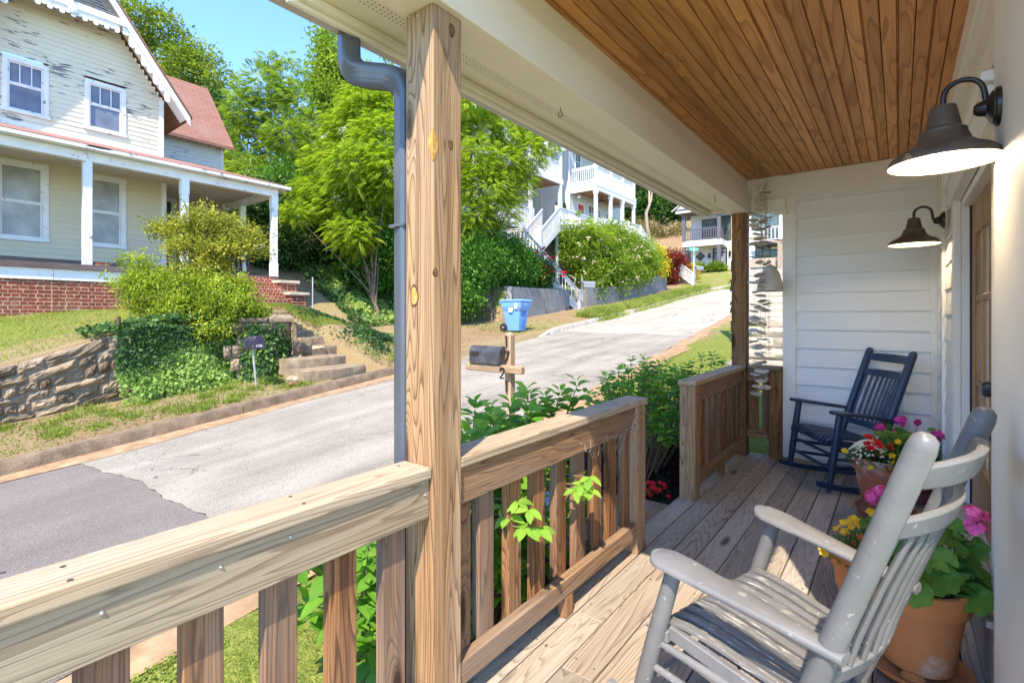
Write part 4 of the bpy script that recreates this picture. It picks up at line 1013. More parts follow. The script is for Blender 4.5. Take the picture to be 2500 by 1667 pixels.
mb=MB(); stones(mb,lambda u,v,out: Vector((.215+out,-.52+u,v*1.12)),[0,.2,.42,.63,.82,1],8,.94,nx=9,nz=6,dep=.05); stones(mb,lambda u,v,out: Vector((.2-u,.435+out,v*1.12)),[0,.24,.45,.7,1],9,.42,nx=7,nz=6,dep=.05); mb.build('stone_facing',STONE,t)
mb=MB()
def pp(u,v,out): return (.262+out,-.30+u,1.0+v)
mb.box(-.26,.25,-.50,-.02,1.11,1.20); mb.box(-.25,.27,.0,.47,1.10,1.22); mb.build('cap_stone',STONE,t,bevel=.03,seg=2)
# ---------------------------------------------------------------- steps up the bank
t=thing('stone_steps','worn stone and concrete steps climbing the bank to the brick porch','steps',(*xy(6.4,8.0),.2)); O=Vector(t.location)
def slab(s0,s1,w0,w1,z1,h,mat,name='step',seed=0,nx=10,rough=.012,curve=0):
    rnd=random.Random(seed); V=[];F=[]; m=MB()
    for i in range(nx+1):
        f=i/nx; s=s0+(s1-s0)*f; cw=curve*(1-(2*f-1)**2)
        for (w,z) in ((w0-cw,z1-h),(w0-cw,z1-h*.5),(w0+.01-cw,z1-.02),(w0+.04-cw,z1),((w0+w1)/2,z1),(w1,z1),(w1,z1-h)):
            q=xy(s,w+rnd.uniform(-rough,rough)); V.append(Vector((q[0],q[1],z+rnd.uniform(-rough,rough)*.6))-O)
    k=7
    for i in range(nx):
        for j in range(k): F.append((i*k+j,i*k+(j+1)%k,(i+1)*k+(j+1)%k,(i+1)*k+j))
    F+=[tuple(range(k)),tuple(nx*k+j for j in range(k))]
    m.add(V,F); return m.build(name,mat,t,smooth=True,ang=38)
STEPC=plain('worn_step_concrete',(.28,.215,.14),.9,.15,.3,5,.7,50,dirt=(.20,.15,.10),dscale=6,bd=.01)
zz=float(zs(6.3))+.14
hs=[.19,.18,.17,.165,.165,.165,.17,.20]; W0=8.0
for k,h in enumerate(hs[:7]):
    zz+=h; wk=W0+.52*k
    if k<2: slab(5.62+.03*k,7.05-.08*k,wk,wk+.62,zz,h+.12,STEPC,'step',k,curve=.10)
    else:
        rnd=random.Random(k+40); a=6.05+.06*k; e=7.05+.07*k; c=a
        while c<e-.05:
            L=min(rnd.uniform(.4,.85),e-c); L=e-c if e-c-L<.25 else L
            slab(c,c+L-.015,wk+rnd.uniform(-.05,.04),wk+.65,zz+rnd.uniform(-.025,.015),h+.12,STONEL,'step_stone',k*7+int(c*9),nx=6,rough=.02); c+=L
zz+=.06; slab(6.2,8.0,W0+.50*7-.05,14.2,zz+.05,.22,STEPC,'landing',9)
# loose rocks right of the steps
for k,(s,w,r,lab) in enumerate(((7.22,8.85,.17,'pale pointed boulder set beside the middle of the stone steps'),(7.2,8.1,.11,'flat grey rock at the right end of the lowest step'),(5.55,8.2,.12,'small grey rubble stone at the foot of the ivy near the kerb'))):
    q=xy(s,w); mb=MB(); mb.ball((q[0],q[1],float(gz(*q))+r*.35),r,10,(1.1,1,.8),.16); tag(mb.build('rock',STONEL,smooth=True,ang=25),lab,'rock','loose rocks by the steps')
q=xy(5.35,8.05); mb=MB(); mb.bar((q[0],q[1],float(gz(*q))+.03),(q[0]+.06,q[1]+.14,float(gz(*q))+.05),.09,.055); tag(mb.build('broken_brick',BRKX,bevel=.01),'piece of broken red brick lying at the foot of the ivy by the kerb','brick')
# iron pipe on the lawn edge
p=at(291,700,X=-9.75); RUST=plain('rusty_iron',(.13,.065,.045),.8,.3,.3,20,.3,80)
mb=MB(); z1=at(291,772,X=-9.75)[2]; mb.tube([(p[0],p[1],float(gz(p[0],p[1]))-.1),(p[0]-.01,p[1]-.005,z1)],.027,10); tag(mb.build('iron_pipe',RUST,smooth=True,ang=40),'rusty iron pipe standing upright in the lawn above the stone wall','pipe post')
# ---------------------------------------------------------------- mailboxes
def mail_shell(L,Wd,H,n=12):
    pr=[(-Wd/2,0),(Wd/2,0),(Wd/2,H-Wd/2)]+[(Wd/2*math.cos(a),H-Wd/2+Wd/2*math.sin(a)) for a in np.linspace(0,math.pi,n)[1:-1]]+[(-Wd/2,H-Wd/2)]
    return pr
MBX=plain('grey_black_mailbox',(.045,.045,.052),.42,.5,.15,6,.10,60,dirt=(.09,.088,.088),dscale=6); MBD=plain('black_mailbox_numeral',(.03,.022,.02),.5,.4,.1,bump=0)
BOXW=wood('mailbox_post_wood',2,(.50,.36,.22),(.38,.25,.14),(.17,.10,.055),(.42,.37,.30),.5,n=14); BOXH=wood('mailbox_arm_wood',0,(.52,.36,.20),(.40,.25,.12),(.18,.10,.05),(.44,.37,.28),.4,n=14)
mp=at(1245,900,d=5.92); mx,my=mp[0],mp[1]; mz=float(gz(mx,my))
t=thing('mailbox','dark grey mailbox on a timber post numbered 1721 at the edge of the street','mailbox',(mx,my,mz))
zof=lambda y: at(1245,y,d=5.92)[2]-mz
mb=MB(); h=zof(813); w=.0445; mb.box(-w,w,-w,w,-.3,h-.02); mb.add([(-w,-w,h-.02),(w,-w,h-.02),(w,w,h-.02),(-w,w,h-.02),(0,0,h+.012)],[(0,1,4),(1,2,4),(2,3,4),(3,0,4)]); mb.build('post',BOXW,t,bevel=.004,weld=True)
za=zof(907); mb=MB(); mb.box(-.60,.26,-.132,-.046,za-.006,za+.084); mb.build('crossarm',BOXH,t,bevel=.012)
mb=MB(); pr=mail_shell(.5,.16,.21); zb=za+.088; mb.prism([(-.50,y-.075,zb+z) for y,z in pr],(.45,0,0)); bo=mb.build('mailbox_body',MBX,t,smooth=True,ang=40,bevel=.004)
mb=MB(); pr2=[(y*1.05,z*1.03-.002) for y,z in pr]
for xx,ww in ((-.508,.012),(-.33,.012),(-.31,.012),(-.045,.014)): mb=MB(); mb.prism([(xx,y-.075,zb+z) for y,z in pr2],(ww,0,0)); mb.build('raised_band',MBX,bo,bevel=.003)
mb=MB(); mb.box(-.48,-.36,-.166,-.162,zb+.10,zb+.145); mb.build('flag_plate',MBD,bo)
mb=MB()
for xx in (-.49,-.36,-.24,-.13): mb.ball((xx,-.162,zb+.015),.006,6)
mb.build('rivets',SILV,bo)
def numeral(ch,y0,h,x0,yplane):
    m=MB(); wv=h*.5; th=.012; T=.016
    P=lambda a,b:(x0+a*wv,yplane,y0+b*h)
    if ch=='1': strokes=[[(.5,0),(.5,1)],[(.5,1),(.25,.86)]]
    elif ch=='7': strokes=[[(0,.97),(1,.97)],[(.97,.97),(.3,0)]]
    else: strokes=[[(.02,.72)]+[(.5+.48*math.cos(a),.70+.28*math.sin(a)) for a in np.linspace(2.9,-.6,9)]+[(.05,.03)],[(.05,.03),(1,.03)]]
    for st in strokes:
        pts=[P(*q) for q in st]
        for a,b in zip(pts[:-1],pts[1:]): m.bar(a,b,T,th,(0,1,0))
    return m
for ch,yt,yb in (('1',820,846),('7',856,884),('2',895,921),('1',929,958)):
    z0=zof(yb); z1=zof(yt); yy=-.062 if ch!='2' else -.145
    numeral(ch,z0,z1-z0,-.036,yy).build('numeral',MBD,t)
MBP=plain('chipped_purple_black_mailbox',(.030,.024,.045),.45,.5,.15,8,.1,60,dirt=(.55,.52,.55),dscale=26,dlo=.60,dhi=.64); MBF=plain('purple_black_mailbox_door',(.045,.036,.065),.4,.5,.1,6,.05,60)
mp2=at(635,820,d=8.62); q=xy(*[sw(mp2[0],mp2[1])[0],8.45]); base=at(628,958,d=8.62)
t=thing('mailbox','small chipped black mailbox on a thin leaning metal pole in front of the ivy','mailbox',(base[0],base[1],float(gz(base[0],base[1])))); O=Vector(t.location)
tp=Vector(at(617,852,d=8.6))-O; mb=MB(); mb.tube([(0,0,-.15),tp+Vector((0,0,.01))],.018,8); mb.build('pole',plain('bare_steel_pole',(.42,.42,.40),.5,.4,.15,8,0,metal=.4),t)
pr=mail_shell(.42,.17,.22); mb=MB(); mb.prism([(.26,y,z) for y,z in pr],(-.44,0,0)); bo=mb.build('mailbox_body',MBP,t,smooth=True,ang=40,bevel=.004); bo.location=tp; bo.rotation_euler=(0,R(-3),R(-4))
mb=MB(); mb.prism([(.261,y*1.06,z*1.03) for y,z in pr],(.014,0,0)); mb.box(.275,.29,-.02,.02,.14,.15); o=mb.build('mailbox_door',MBF,bo,bevel=.004)
def text(name,body,size,mat,parent,loc,rot,ext=.0015):
    c=bpy.data.curves.new(name,'FONT'); c.body=body; c.size=size; c.extrude=ext; c.align_x='CENTER'; c.align_y='CENTER'; o0=bpy.data.objects.new(name,c); COL.objects.link(o0)
    dg=bpy.context.evaluated_depsgraph_get(); me=bpy.data.meshes.new_from_object(o0.evaluated_get(dg)); bpy.data.objects.remove(o0)
    o=obj(name,me,parent,[mat]); o.location=loc; o.rotation_euler=rot; return o
WTXT=plain('white_lettering',(.75,.74,.72),.6,.3,.05,bump=0)
text('door_number','1708',.055,WTXT,bo,(.278,-.005,.05),(R(90),0,R(90)))
# ---------------------------------------------------------------- blue cart
CART=plain('blue_plastic',(.15,.33,.62),.42,.4,.06,3,.04,60); CARTD=plain('dark_blue_plastic',(.05,.15,.38),.5,.4,.06,3,.04); RUB=plain('black_rubber',(.025,.025,.027),.7,.3,.2,bump=0); HUBM=plain('grey_wheel_hub',(.35,.33,.32),.5,.4,.1,bump=0)
cp=at(1258,822,d=16.2); cq=(cp[0],cp[1])
t=thing('wheelie_bin','light blue wheeled recycling bin with a white round sticker at the end of the driveway','recycling bin',(cp[0],cp[1],float(gz(*cq))),R(6))
# local: +x front (handle opposite), y width, z up
def taper(mb,x0,x1,y,z0,X0,X1,Y,z1): mb.add([(x0,-y,z0),(x1,-y,z0),(x1,y,z0),(x0,y,z0),(X0,-Y,z1),(X1,-Y,z1),(X1,Y,z1),(X0,Y,z1)],[(3,2,1,0),(4,5,6,7),(0,1,5,4),(1,2,6,5),(2,3,7,6),(3,0,4,7)])
mb=MB(); taper(mb,-.22,.26,.235,.02,-.27,.33,.285,.66); taper(mb,-.27,.331,.286,.66,-.33,.39,.325,.76); taper(mb,-.33,.39,.326,.76,-.34,.41,.335,.96); bd=mb.build('bin_body',CART,t,bevel=.025,seg=3,weld=True)
mb=MB(); mb.box(.30,.345,-.13,.13,.50,.74); mb.box(.285,.325,-.07,.07,.13,.40); mb.build('grip_recess',CARTD,bd,bevel=.02)
mb=MB(); taper(mb,-.40,.44,.355,.963,-.40,.445,.36,.985); taper(mb,-.40,.44,.355,.986,-.34,.40,.30,1.03); mb.build('lid',CART,t,bevel=.012,seg=2,weld=True)
mb=MB(); mb.tube([(-.46,-.27,.93),(-.46,.27,.93)],.018,8); mb.bar((-.34,-.2,.93),(-.46,-.2,.93),.03,.04); mb.bar((-.34,.2,.93),(-.46,.2,.93),.03,.04); mb.build('handle',CART,t)
for s_ in (-1,1):
    rot=Matrix.Rotation(R(90),3,'X'); mb=MB(); mb.lathe([(.07,-.03),(.125,-.03),(.135,-.015),(.135,.015),(.125,.03),(.07,.03)],(-.27,s_*.29,.135),24,rot); wh=mb.build('wheel',RUB,t,smooth=True,ang=40)
    mb=MB(); 
    for k in range(6): a=k*math.pi/3; mb.bar((-.27,s_*.31,.135),(-.27+.09*math.cos(a),s_*.31,.135+.09*math.sin(a)),.016,.02,(0,1,0))
    mb.lathe([(0,-.02),(.025,-.02),(.025,.022),(0,.022)],(-.27,s_*.31,.135),12,rot); mb.build('wheel_spokes',HUBM,wh)
mb=MB(); rot=Matrix.Rotation(R(90),3,'X')
STK=plain('white_sticker',(.82,.82,.80),.5,.3,.03,bump=0)
mb.lathe([(0,0),(.088,0),(.088,.006),(0,.006)],(.02,-.318,.70),28,Matrix.Rotation(R(80),3,'X')); mb.build('round_sticker',STK,t)
mb=MB(); mb.box(.18,.27,-.343,-.335,.73,.90); o=mb.build('paper_label',STK,t); 
mb=MB(); 
for k,(dx,wd) in enumerate(((-.035,.03),(.0,.03),(.035,.03))): mb.box(.02+dx-wd*.4,.02+dx+wd*.4,-.3275,-.3245,.705,.728)
mb.box(-.03,.07,-.324,-.321,.672,.682); mb.build('sticker_print',plain('faded_blue_print',(.25,.38,.55),.6,.2,.1,bump=0),t)
mb=MB(); mb.box(.405,.409,-.11,.05,.87,.90); mb.build('moulded_lettering',STK,t)
# ---------------------------------------------------------------- grey retaining wall of the white house
GWALL=plain('grey_stucco',(.20,.195,.185),.9,.15,.12,2.5,.5,50,dirt=(.30,.29,.27),dscale=2.2,dlo=.55,dhi=.8,bd=.008); GWALLS=plain('weathered_stucco_end',(.36,.34,.30),.9,.15,.25,5,.7,50,dirt=(.20,.19,.16),dscale=5)
t=thing('retaining_wall','smooth grey stucco retaining wall behind the blue bin, cut by white stairs','retaining wall',(*xy(18,10.4),1.2)); O=Vector(t.location)
def wallseg(s0,w0,s1,w1,zt0,zt1,mat,nm,th=.2,top=None):
    a=Vector((*xy(s0,w0),0));b=Vector((*xy(s1,w1),0)); d=(b-a).normalized(); n=Vector((-d.y,d.x,0)); m=MB()
    za=float(zs(s0))-.3; zb=float(zs(s1))-.3
    P=[(a,za),(b,zb),(b+n*th,zb),(a+n*th,za)]; m.add([Vector((p.x,p.y,z))-O for p,z in P]+[Vector((p.x,p.y,z))-O for (p,_),z in zip(P,(zt0,zt1,zt1,zt0))],[(3,2,1,0),(4,5,6,7),(0,1,5,4),(1,2,6,5),(2,3,7,6),(3,0,4,7)])
    return m.build(nm,mat,t,bevel=.01)
STS=22.0
wallseg(16.0,10.3,STS-.7,10.25,2.55,2.62,GWALL,'long_wall'); wallseg(17.6,13.6,15.98,10.31,2.3,2.55,GWALLS,'end_return')
wallseg(STS+.75,10.05,27.5,9.6,2.75,3.15,GWALL,'upper_wall'); wallseg(27.7,9.65,34.5,9.3,3.35,4.25,GWALL,'far_wall')
# ================================================================ OLD HOUSE ACROSS THE STREET
YSID=siding_mat('cream_old_siding',(.60,.54,.385),1,.80); YSIDU=siding_mat('peeling_cream_siding',(.66,.61,.46),1,.60); YSIDX=siding_mat('cream_old_siding_across',(.58,.52,.38),0,.8)
OW=plain('old_white_paint',(.72,.72,.70),.6,.3,.06,3,.15,40,dirt=(.40,.38,.36),dscale=7,dlo=.60,dhi=.68); OWP=plain('peeled_white_paint',(.70,.70,.69),.65,.3,.08,3,.3,40,dirt=(.23,.21,.20),dscale=5,dlo=.60,dhi=.64)
def shingle_mat(name,c1,c2,axis):
    t=NT(name); tc=t.n('ShaderNodeTexCoord'); sx=t.n('ShaderNodeSeparateXYZ'); t.set(sx,0,tc.outputs['Object']); cb=t.n('ShaderNodeCombineXYZ'); t.set(cb,0,sx.outputs[1]); t.set(cb,1,sx.outputs[0] if axis=='x' else sx.outputs[2])
    b=t.n('ShaderNodeTexBrick',{'Scale':1,'Mortar Size':.008,'Brick Width':.33,'Row Height':.12},offset=.5); t.set(b,'Vector',cb.outputs[0]); t.set(b,'Color1',c1); t.set(b,'Color2',c2); t.set(b,'Mortar',tuple(x*.5 for x in c1))
    n=t.noise(tc.outputs['Object'],30,4,.7); n2=t.noise(tc.outputs['Object'],.9,4)
    col=t.mix(t.ramp(n,[(.35,.5),(.6,0)]),b.outputs[0],tuple(x*.6 for x in c1)); col=t.mix(t.ramp(n2,[(.5,0),(.8,.45)]),col,(.30,.22,.19))
    return t.fin(col,.95,.1,t.bump(n,.6,.01))
PINKR=shingle_mat('faded_red_shingle',(.40,.20,.16),(.33,.16,.13),'x'); PINKZ=shingle_mat('faded_red_shingle_steep',(.34,.175,.13),(.28,.14,.105),'z')
DGL=plain('dark_window_glass',(.065,.08,.11),.12,.6,.3,1.5,bump=0); CURT=plain('grey_curtain',(.16,.19,.25),.8,.1,.25,2.5,.3,7); BLIND=plain('closed_blind',(.40,.42,.40),.6,.2,.12,2,0)
def blind_mat():
    t=NT('slatted_blind'); s=t.n('ShaderNodeSeparateXYZ'); t.set(s,0,t.coord()); f=t.math('FRACT',t.math('MULTIPLY',s.outputs[2],17)); n=t.noise(t.coord(),2,4)
    base=t.mix(t.ramp(n,[(.35,0),(.65,1)]),(.27,.285,.265),(.44,.46,.44)); return t.fin(t.mix(t.ramp(f,[(0,.7),(.14,.0),(.9,0),(1,.7)]),base,(.13,.13,.12)),.25,.5)
BLINDS=blind_mat()
t5=thing('old_house','two storey cream clapboard house with peeling paint, pink shingles and a deep front porch','house',(-14.8,3.2,1.5)); O5=Vector(t5.location)
def B5(name,mats,mb,parent=None,**k):
    par=parent or t5
    mb.v=[(x-O5.x,y-O5.y,z-O5.z) for x,y,z in mb.v]
    return mb.build(name,mats,par,**k)
XP,XW=-14.8,-16.6
FZ=2.63; FZW=2.93; YL=-3.0; YR=7.46
# foundation brick + white skirt + sloped floor
mb=MB(); mb.box(XP-.25,XP+.02,YL,5.75,1.0,2.22); B5('brick_foundation',BRKY,mb)
mb=MB(); mb.box(XP-.2,XP+.05,YL,2.52,2.222,2.475); mb.box(XP-.2,XP+.047,2.525,YR+.05,2.222,2.475); mb.box(-18.6,XP,YR-.02,YR+.05,2.222,2.475); B5('porch_skirt',OW,mb,bevel=.005)
FLO=wood('brown_porch_floor',1,(.19,.12,.10),(.14,.085,.075),(.06,.035,.03),(.30,.26,.24),.4,n=8)
mb=MB(); 
for k in range(16):
    x0=XP+.10-.12*k; f0=FZ-.1+.0+ (FZW-FZ)*(k/15); mb.add([(x0-.117,YL,f0+.02),(x0,YL,f0),(x0,YR+.1,f0),(x0-.117,YR+.1,f0+.02),(x0-.117,YL,f0-.05),(x0,YL,f0-.05),(x0,YR+.1,f0-.05),(x0-.117,YR+.1,f0-.05)],[(0,1,2,3),(7,6,5,4),(1,0,4,5),(2,1,5,6),(3,2,6,7),(0,3,7,4)])
mb.box(XP+.07,XP+.11,YL,YR+.1,2.478,2.60)
B5('porch_floor',FLO,mb)
# lower wall
def wall5(mb,x,y0,y1,z0,z1,ops=(),exp=.135): lap(mb,(x,y0,0),(0,1,0),(1,0,0),y1-y0,z0,z1,exp,.014,ops)
def window5(x,y0,y1,z0,z1,mats,tw=.115,rows=1,cols=1,curtain=None,upper=False,tall=None,peel=OW):
    w=bpy.data.objects.new('window',None); COL.objects.link(w); w.parent=t5
    if tall: tag(w,tall)
    mb=MB(); f=x+.03
    mb.box(x,f,y0,y0+tw,z0,z1); mb.box(x,f,y1-tw,y1,z0,z1); mb.box(x,f+.004,y0-.0,y1,z1-tw,z1+.002); mb.box(x,f+.02,y0-.02,y1+.02,z0-.01,z0+.075)
    B5('window_frame',peel,mb,w,bevel=.004)
    a,b,c,d=y0+tw,y1-tw,z0+.075,z1-tw; zm=(c+d)/2+(0 if not upper else .05)
    mb=MB(); s=.035
    for q0,q1,xo in ((c,zm,0),(zm,d,.012)):
        mb.box(x-.03+xo,x-.01+xo,a,a+s,q0,q1); mb.box(x-.03+xo,x-.01+xo,b-s,b,q0,q1); mb.box(x-.029+xo,x-.011+xo,a,b,q0,q0+s); mb.box(x-.029+xo,x-.011+xo,a,b,q1-s,q1)
    if upper:
        for k in (1,2): yy=a+(b-a)*k/3; mb.box(x-.02,x-.0,yy-.011,yy+.011,zm+s,d-s)
    B5('sash',peel,mb,w)
    mb=MB(); mb.box(x-.035,x-.03,a,b,c,d); B5('pane',mats,mb,w)
    return w
LW=[(1.79,2.75),(3.42,4.31)]
mb=MB(); wall5(mb,XW,YL,5.13,FZW-.1,5.35,[(a-YL,b-YL,3.24,5.13) for a,b in LW]); B5('lower_wall',YSID,mb)
mb=MB(); mb.box(XW-.3,XW-.06,YL,5.1,2.4,7.6); mb.box(XW,XW+.035,5.13,5.25,FZW-.1,5.4); B5('corner_board',OW,mb,bevel=.004)
for i,(a,b) in enumerate(LW): window5(XW,a,b,3.24,5.13,BLINDS)
# recessed side entry
mb=MB(); lap(mb,(-18.45,5.2,0),(0,1,0),(1,0,0),2.25,FZW-.1,5.35,.135,.014); B5('entry_wall',YSID,mb)
mb=MB(); lap(mb,(-18.4,5.2,0),(1,0,0),(0,1,0),1.8,FZW-.1,5.35,.135,.01); B5('entry_side_wall',YSIDX,mb)
d5=bpy.data.objects.new('door',None); COL.objects.link(d5); d5.parent=t5; tag(d5,'dark front door in a cream frame on the recessed porch wall')
mb=MB(); mb.box(-18.42,-18.38,5.28,5.40,2.9,5.15); mb.box(-18.42,-18.38,5.95,6.1,2.9,5.15); mb.box(-18.42,-18.375,5.28,6.1,5.05,5.2); mb.box(-18.42,-18.37,5.40,5.95,4.55,4.62); B5('door_frame',OW,mb,d5)
mb=MB(); mb.box(-18.43,-18.40,5.40,5.95,2.9,4.55); B5('door_leaf',plain('dark_red_door',(.05,.018,.016),.35,.4,.2,3,0),mb,d5); mb=MB(); mb.box(-18.43,-18.41,5.40,5.95,4.62,5.05); B5('transom',DGL,mb,d5)
mb=MB(); mb.box(-18.5,-18.36,YR-.14,YR-.0,2.7,5.35); B5('corner_board',OW,mb)
# porch posts
posts=[(XP,-1.6),(XP,.6),(XP,3.11),(XP,5.09),(XP,YR),(-16.85,YR),(-18.3,YR)]
for i,(x,y) in enumerate(posts):
    mb=MB(); h=.083; mb.box(x-h,x+h,y-h,y+h,2.60,5.02); mb.box(x-h-.012,x+h+.012,y-h-.012,y+h+.012,2.60,3.0) if i>3 else None
    mb.box(x-h-.012,x+h+.012,y-h-.012,y+h+.012,4.6,5.02) if i in (3,4) else None
    o=B5('porch_post',OWP if i in (2,1) else OW,mb,bevel=.008)
    if i==2: tag(o,'porch post with badly flaked paint near its foot')
mb=MB(); mb.box(XP-.09,XP+.09,YL,YR+.09,4.98,5.20); mb.box(-18.4,XP-.09,YR-.09,YR+.09,4.98,5.20); B5('porch_beam',OW,mb,bevel=.006)
mb=MB(); mb.box(-18.6,XP-.08,YL,YR-.08,5.21,5.24)
for k in range(20): mb.box(XP-.1-.18*k-.004,XP-.1-.18*k,YL,YR-.08,5.204,5.21)
B5('porch_ceiling',plain('pale_porch_ceiling',(.60,.54,.47),.6,.2,.06,3,.1),mb)
# hipped porch roof, eave at z 5.28
EX=XP+.34; EY=YR+.36
mb=MB(); z0,z1=5.30,5.95
A=(EX,YL,z0);Bp=(EX,EY,z0);C_=(-18.9,EY,z0);D=(XW,YL,z1);E=(XW,6.0,z1);F=(-18.9,6.0,z1)
mb.add([A,Bp,E,D],[(0,1,2,3)]); mb.add([Bp,C_,F,E],[(0,1,2,3)]); B5('porch_roof',PINKR,mb)
mb=MB(); mb.box(EX-.04,EX+.0,YL,EY,5.205,5.285); mb.box(-18.9,EX-.04,EY-.04,EY,5.205,5.285); mb.box(XP+.09,EX-.04,YL,EY-.04,5.205,5.225); mb.box(-18.9,XP+.09,YR+.09,EY-.04,5.205,5.225); B5('porch_fascia',OWP,mb,bevel=.004)
mb=MB(); 
for y in (3.0,): mb.prism([(EX+.004,y,5.262),(EX+.004,y+.12,5.30),(EX+.004,y+.42,5.302),(EX+.004,y+.50,5.275),(EX+.004,y+.3,5.255)],(-.06,0,0))
B5('rotten_hole',plain('rot_hole',(.03,.02,.015),.9,.1,.3,10,0),mb)
# upper gable
AP=(3.10,10.46); YC0,YC1=1.04,5.17; EZ=7.47; sl=(AP[1]-EZ)/(YC1+.0-AP[0])
UW=[(1.93,2.75),(3.43,4.31)]
mb=MB(); z=5.75; exp=.125
while z<10.2:
    zz=z+exp; hi=min(YC1,AP[0]+(AP[1]-z)/sl); lo=max(YC0,AP[0]-(AP[1]-z)/sl)
    if hi-lo>.15: lap(mb,(XW,lo,0),(0,1,0),(1,0,0),hi-lo,z,zz-.0005,exp,.014,[(a-lo,b-lo,6.26,7.56) for a,b in UW])
    z=zz
B5('gable_wall',YSIDU,mb)
mb=MB(); mb.box(XW,XW+.03,YC0,YC1,5.78,6.06); mb.box(XW-.10,XW+.035,YC1-.10,YC1+.015,5.9,7.55); B5('corner_board',OW,mb,bevel=.004)
for a,b in UW: window5(XW,a,b,6.26,7.56,CURT,.10,upper=True,peel=OWP)
# rakes, bargeboard, louvre
XO=XW+.62
mb=MB(); P=lambda y,z,x=XO:(x,y,z)
for sgn in (1,-1):
    e=AP[0]+sgn*(YC1-AP[0]+.48); ze=AP[1]-sl*(YC1-AP[0]+.48); 
    mb.prism([(XO,AP[0],AP[1]+.30),(XO,e,ze+.30),(XO,e,ze+.06),(XO,AP[0],AP[1]+.06)],(-.05,0,0))
B5('rake_board',OW,mb)
mb=MB()
for sgn in (1,-1):
    e=AP[0]+sgn*(YC1-AP[0]+.48); ze=AP[1]-sl*(YC1-AP[0]+.48)
    mb.prism([(XO+.03,AP[0],AP[1]+.37),(XO+.03,e+sgn*.05,ze+.33),(XO+.03,e+sgn*.05,ze+.27),(XO+.03,AP[0],AP[1]+.30)],(-7,0,0))
B5('gable_roof',PINKZ,mb)
mb=MB()
for sgn in (1,-1):
    e=AP[0]+sgn*(YC1-AP[0]+.44); ze=AP[1]-sl*(YC1-AP[0]+.44); mb.prism([(XO-.051,AP[0],AP[1]+.26),(XO-.051,e,ze+.26),(XO-.051,e,ze+.22),(XO-.051,AP[0],AP[1]+.22)],(-.58,0,0))
B5('rake_soffit',OW,mb)
ZH=8.98; yh=AP[0]+(AP[1]+.05-ZH)/sl
mb=MB(); mb.box(XO-.09,XO-.02,AP[0]-yh+AP[0],yh,ZH,ZH+.17); B5('gable_crossboard',OW,mb,bevel=.005)
mb=MB(); z=ZH+.175
while z<AP[1]-.1:
    hw=(AP[1]+.0-z)/sl; mb.bar((XO-.10,AP[0]-hw,z),(XO-.10,AP[0]+hw,z),.05,.045,(.5,0,1)); z+=.075
B5('gable_louvre',plain('grey_weathered_slats',(.24,.24,.25),.8,.2,.25,9,.3),mb)
mb=MB()
def scallop(mb,y,z,w,h,x):
    pr=[(x,y-w/2,z+.02),(x,y-w/2,z-h)]+[(x,y+w/2*math.cos(a),z-h-.5*w*math.sin(a)*.9) for a in np.linspace(math.pi,0,6)[1:-1]]+[(x,y+w/2,z-h),(x,y+w/2,z+.02)]
    mb.prism(pr,(-.018,0,0))
y=AP[0]*2-yh+.1; k=0
while y<yh-.1:
    scallop(mb,y,ZH+.01,.105,.12+(.06 if k%2 else 0),XO-.045); y+=.108; k+=1
for sgn in (1,-1):
    y=AP[0]+sgn*(yh-AP[0]+.0); k=0
    while abs(y-AP[0])<YC1-AP[0]+.05:
        zz=AP[1]+.07-sl*abs(y-AP[0]); scallop(mb,y,zz+.06,.13,.22+(.07 if k%2 else 0),XO-.06); y+=sgn*.135; k+=1
B5('scalloped_bargeboard',OW,mb)
mb=MB(); mb.ball((XO-.02,AP[0],ZH-.05),.10,10,(.4,1,1)); mb.tube([(XO,AP[0],ZH+.17),(XO,AP[0],ZH+.55)],.02,6); B5('gable_finial',OW,mb)
# rear wing on the right
XV=-19.0
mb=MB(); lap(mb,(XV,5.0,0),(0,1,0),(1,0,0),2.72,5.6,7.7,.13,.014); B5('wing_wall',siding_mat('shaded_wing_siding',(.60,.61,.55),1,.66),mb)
mb=MB(); mb.box(XV-.05,XV+.03,7.68,7.76,5.6,7.75); mb.box(XV-.3,XV-.04,4.9,7.7,5.2,7.8); B5('corner_board',OW,mb)
mb=MB(); y=5.3
while y<7.6: mb.lathe([(.02,-.03),(.085,-.03),(.085,.0),(.02,0)],(XV+.07,y,7.40),10,Matrix.Rotation(R(90),3,'Y')); y+=.21
B5('scalloped_bargeboard',OW,mb)
er=at(572,362,X=XV+.35); tr=at(507,217,X=XV-1.8); el=(XV+.35,4.2,er[2]); tl=(XV-1.8,4.2,tr[2])
mb=MB(); mb.add([el,er,tr,tl,(el[0],el[1],el[2]-.09),(er[0],er[1],er[2]-.09),(tr[0],tr[1],tr[2]-.09),(tl[0],tl[1],tl[2]-.09)],[(0,1,2,3),(7,6,5,4),(0,4,5,1),(1,5,6,2),(2,6,7,3)])
tb=(XV-3.6,tr[1]+.9,er[2]); mb.add([tr,tl,(XV-4,4.2,er[2]),(XV-4,er[1],er[2])],[(0,1,2,3)]); B5('wing_roof',PINKZ,mb)
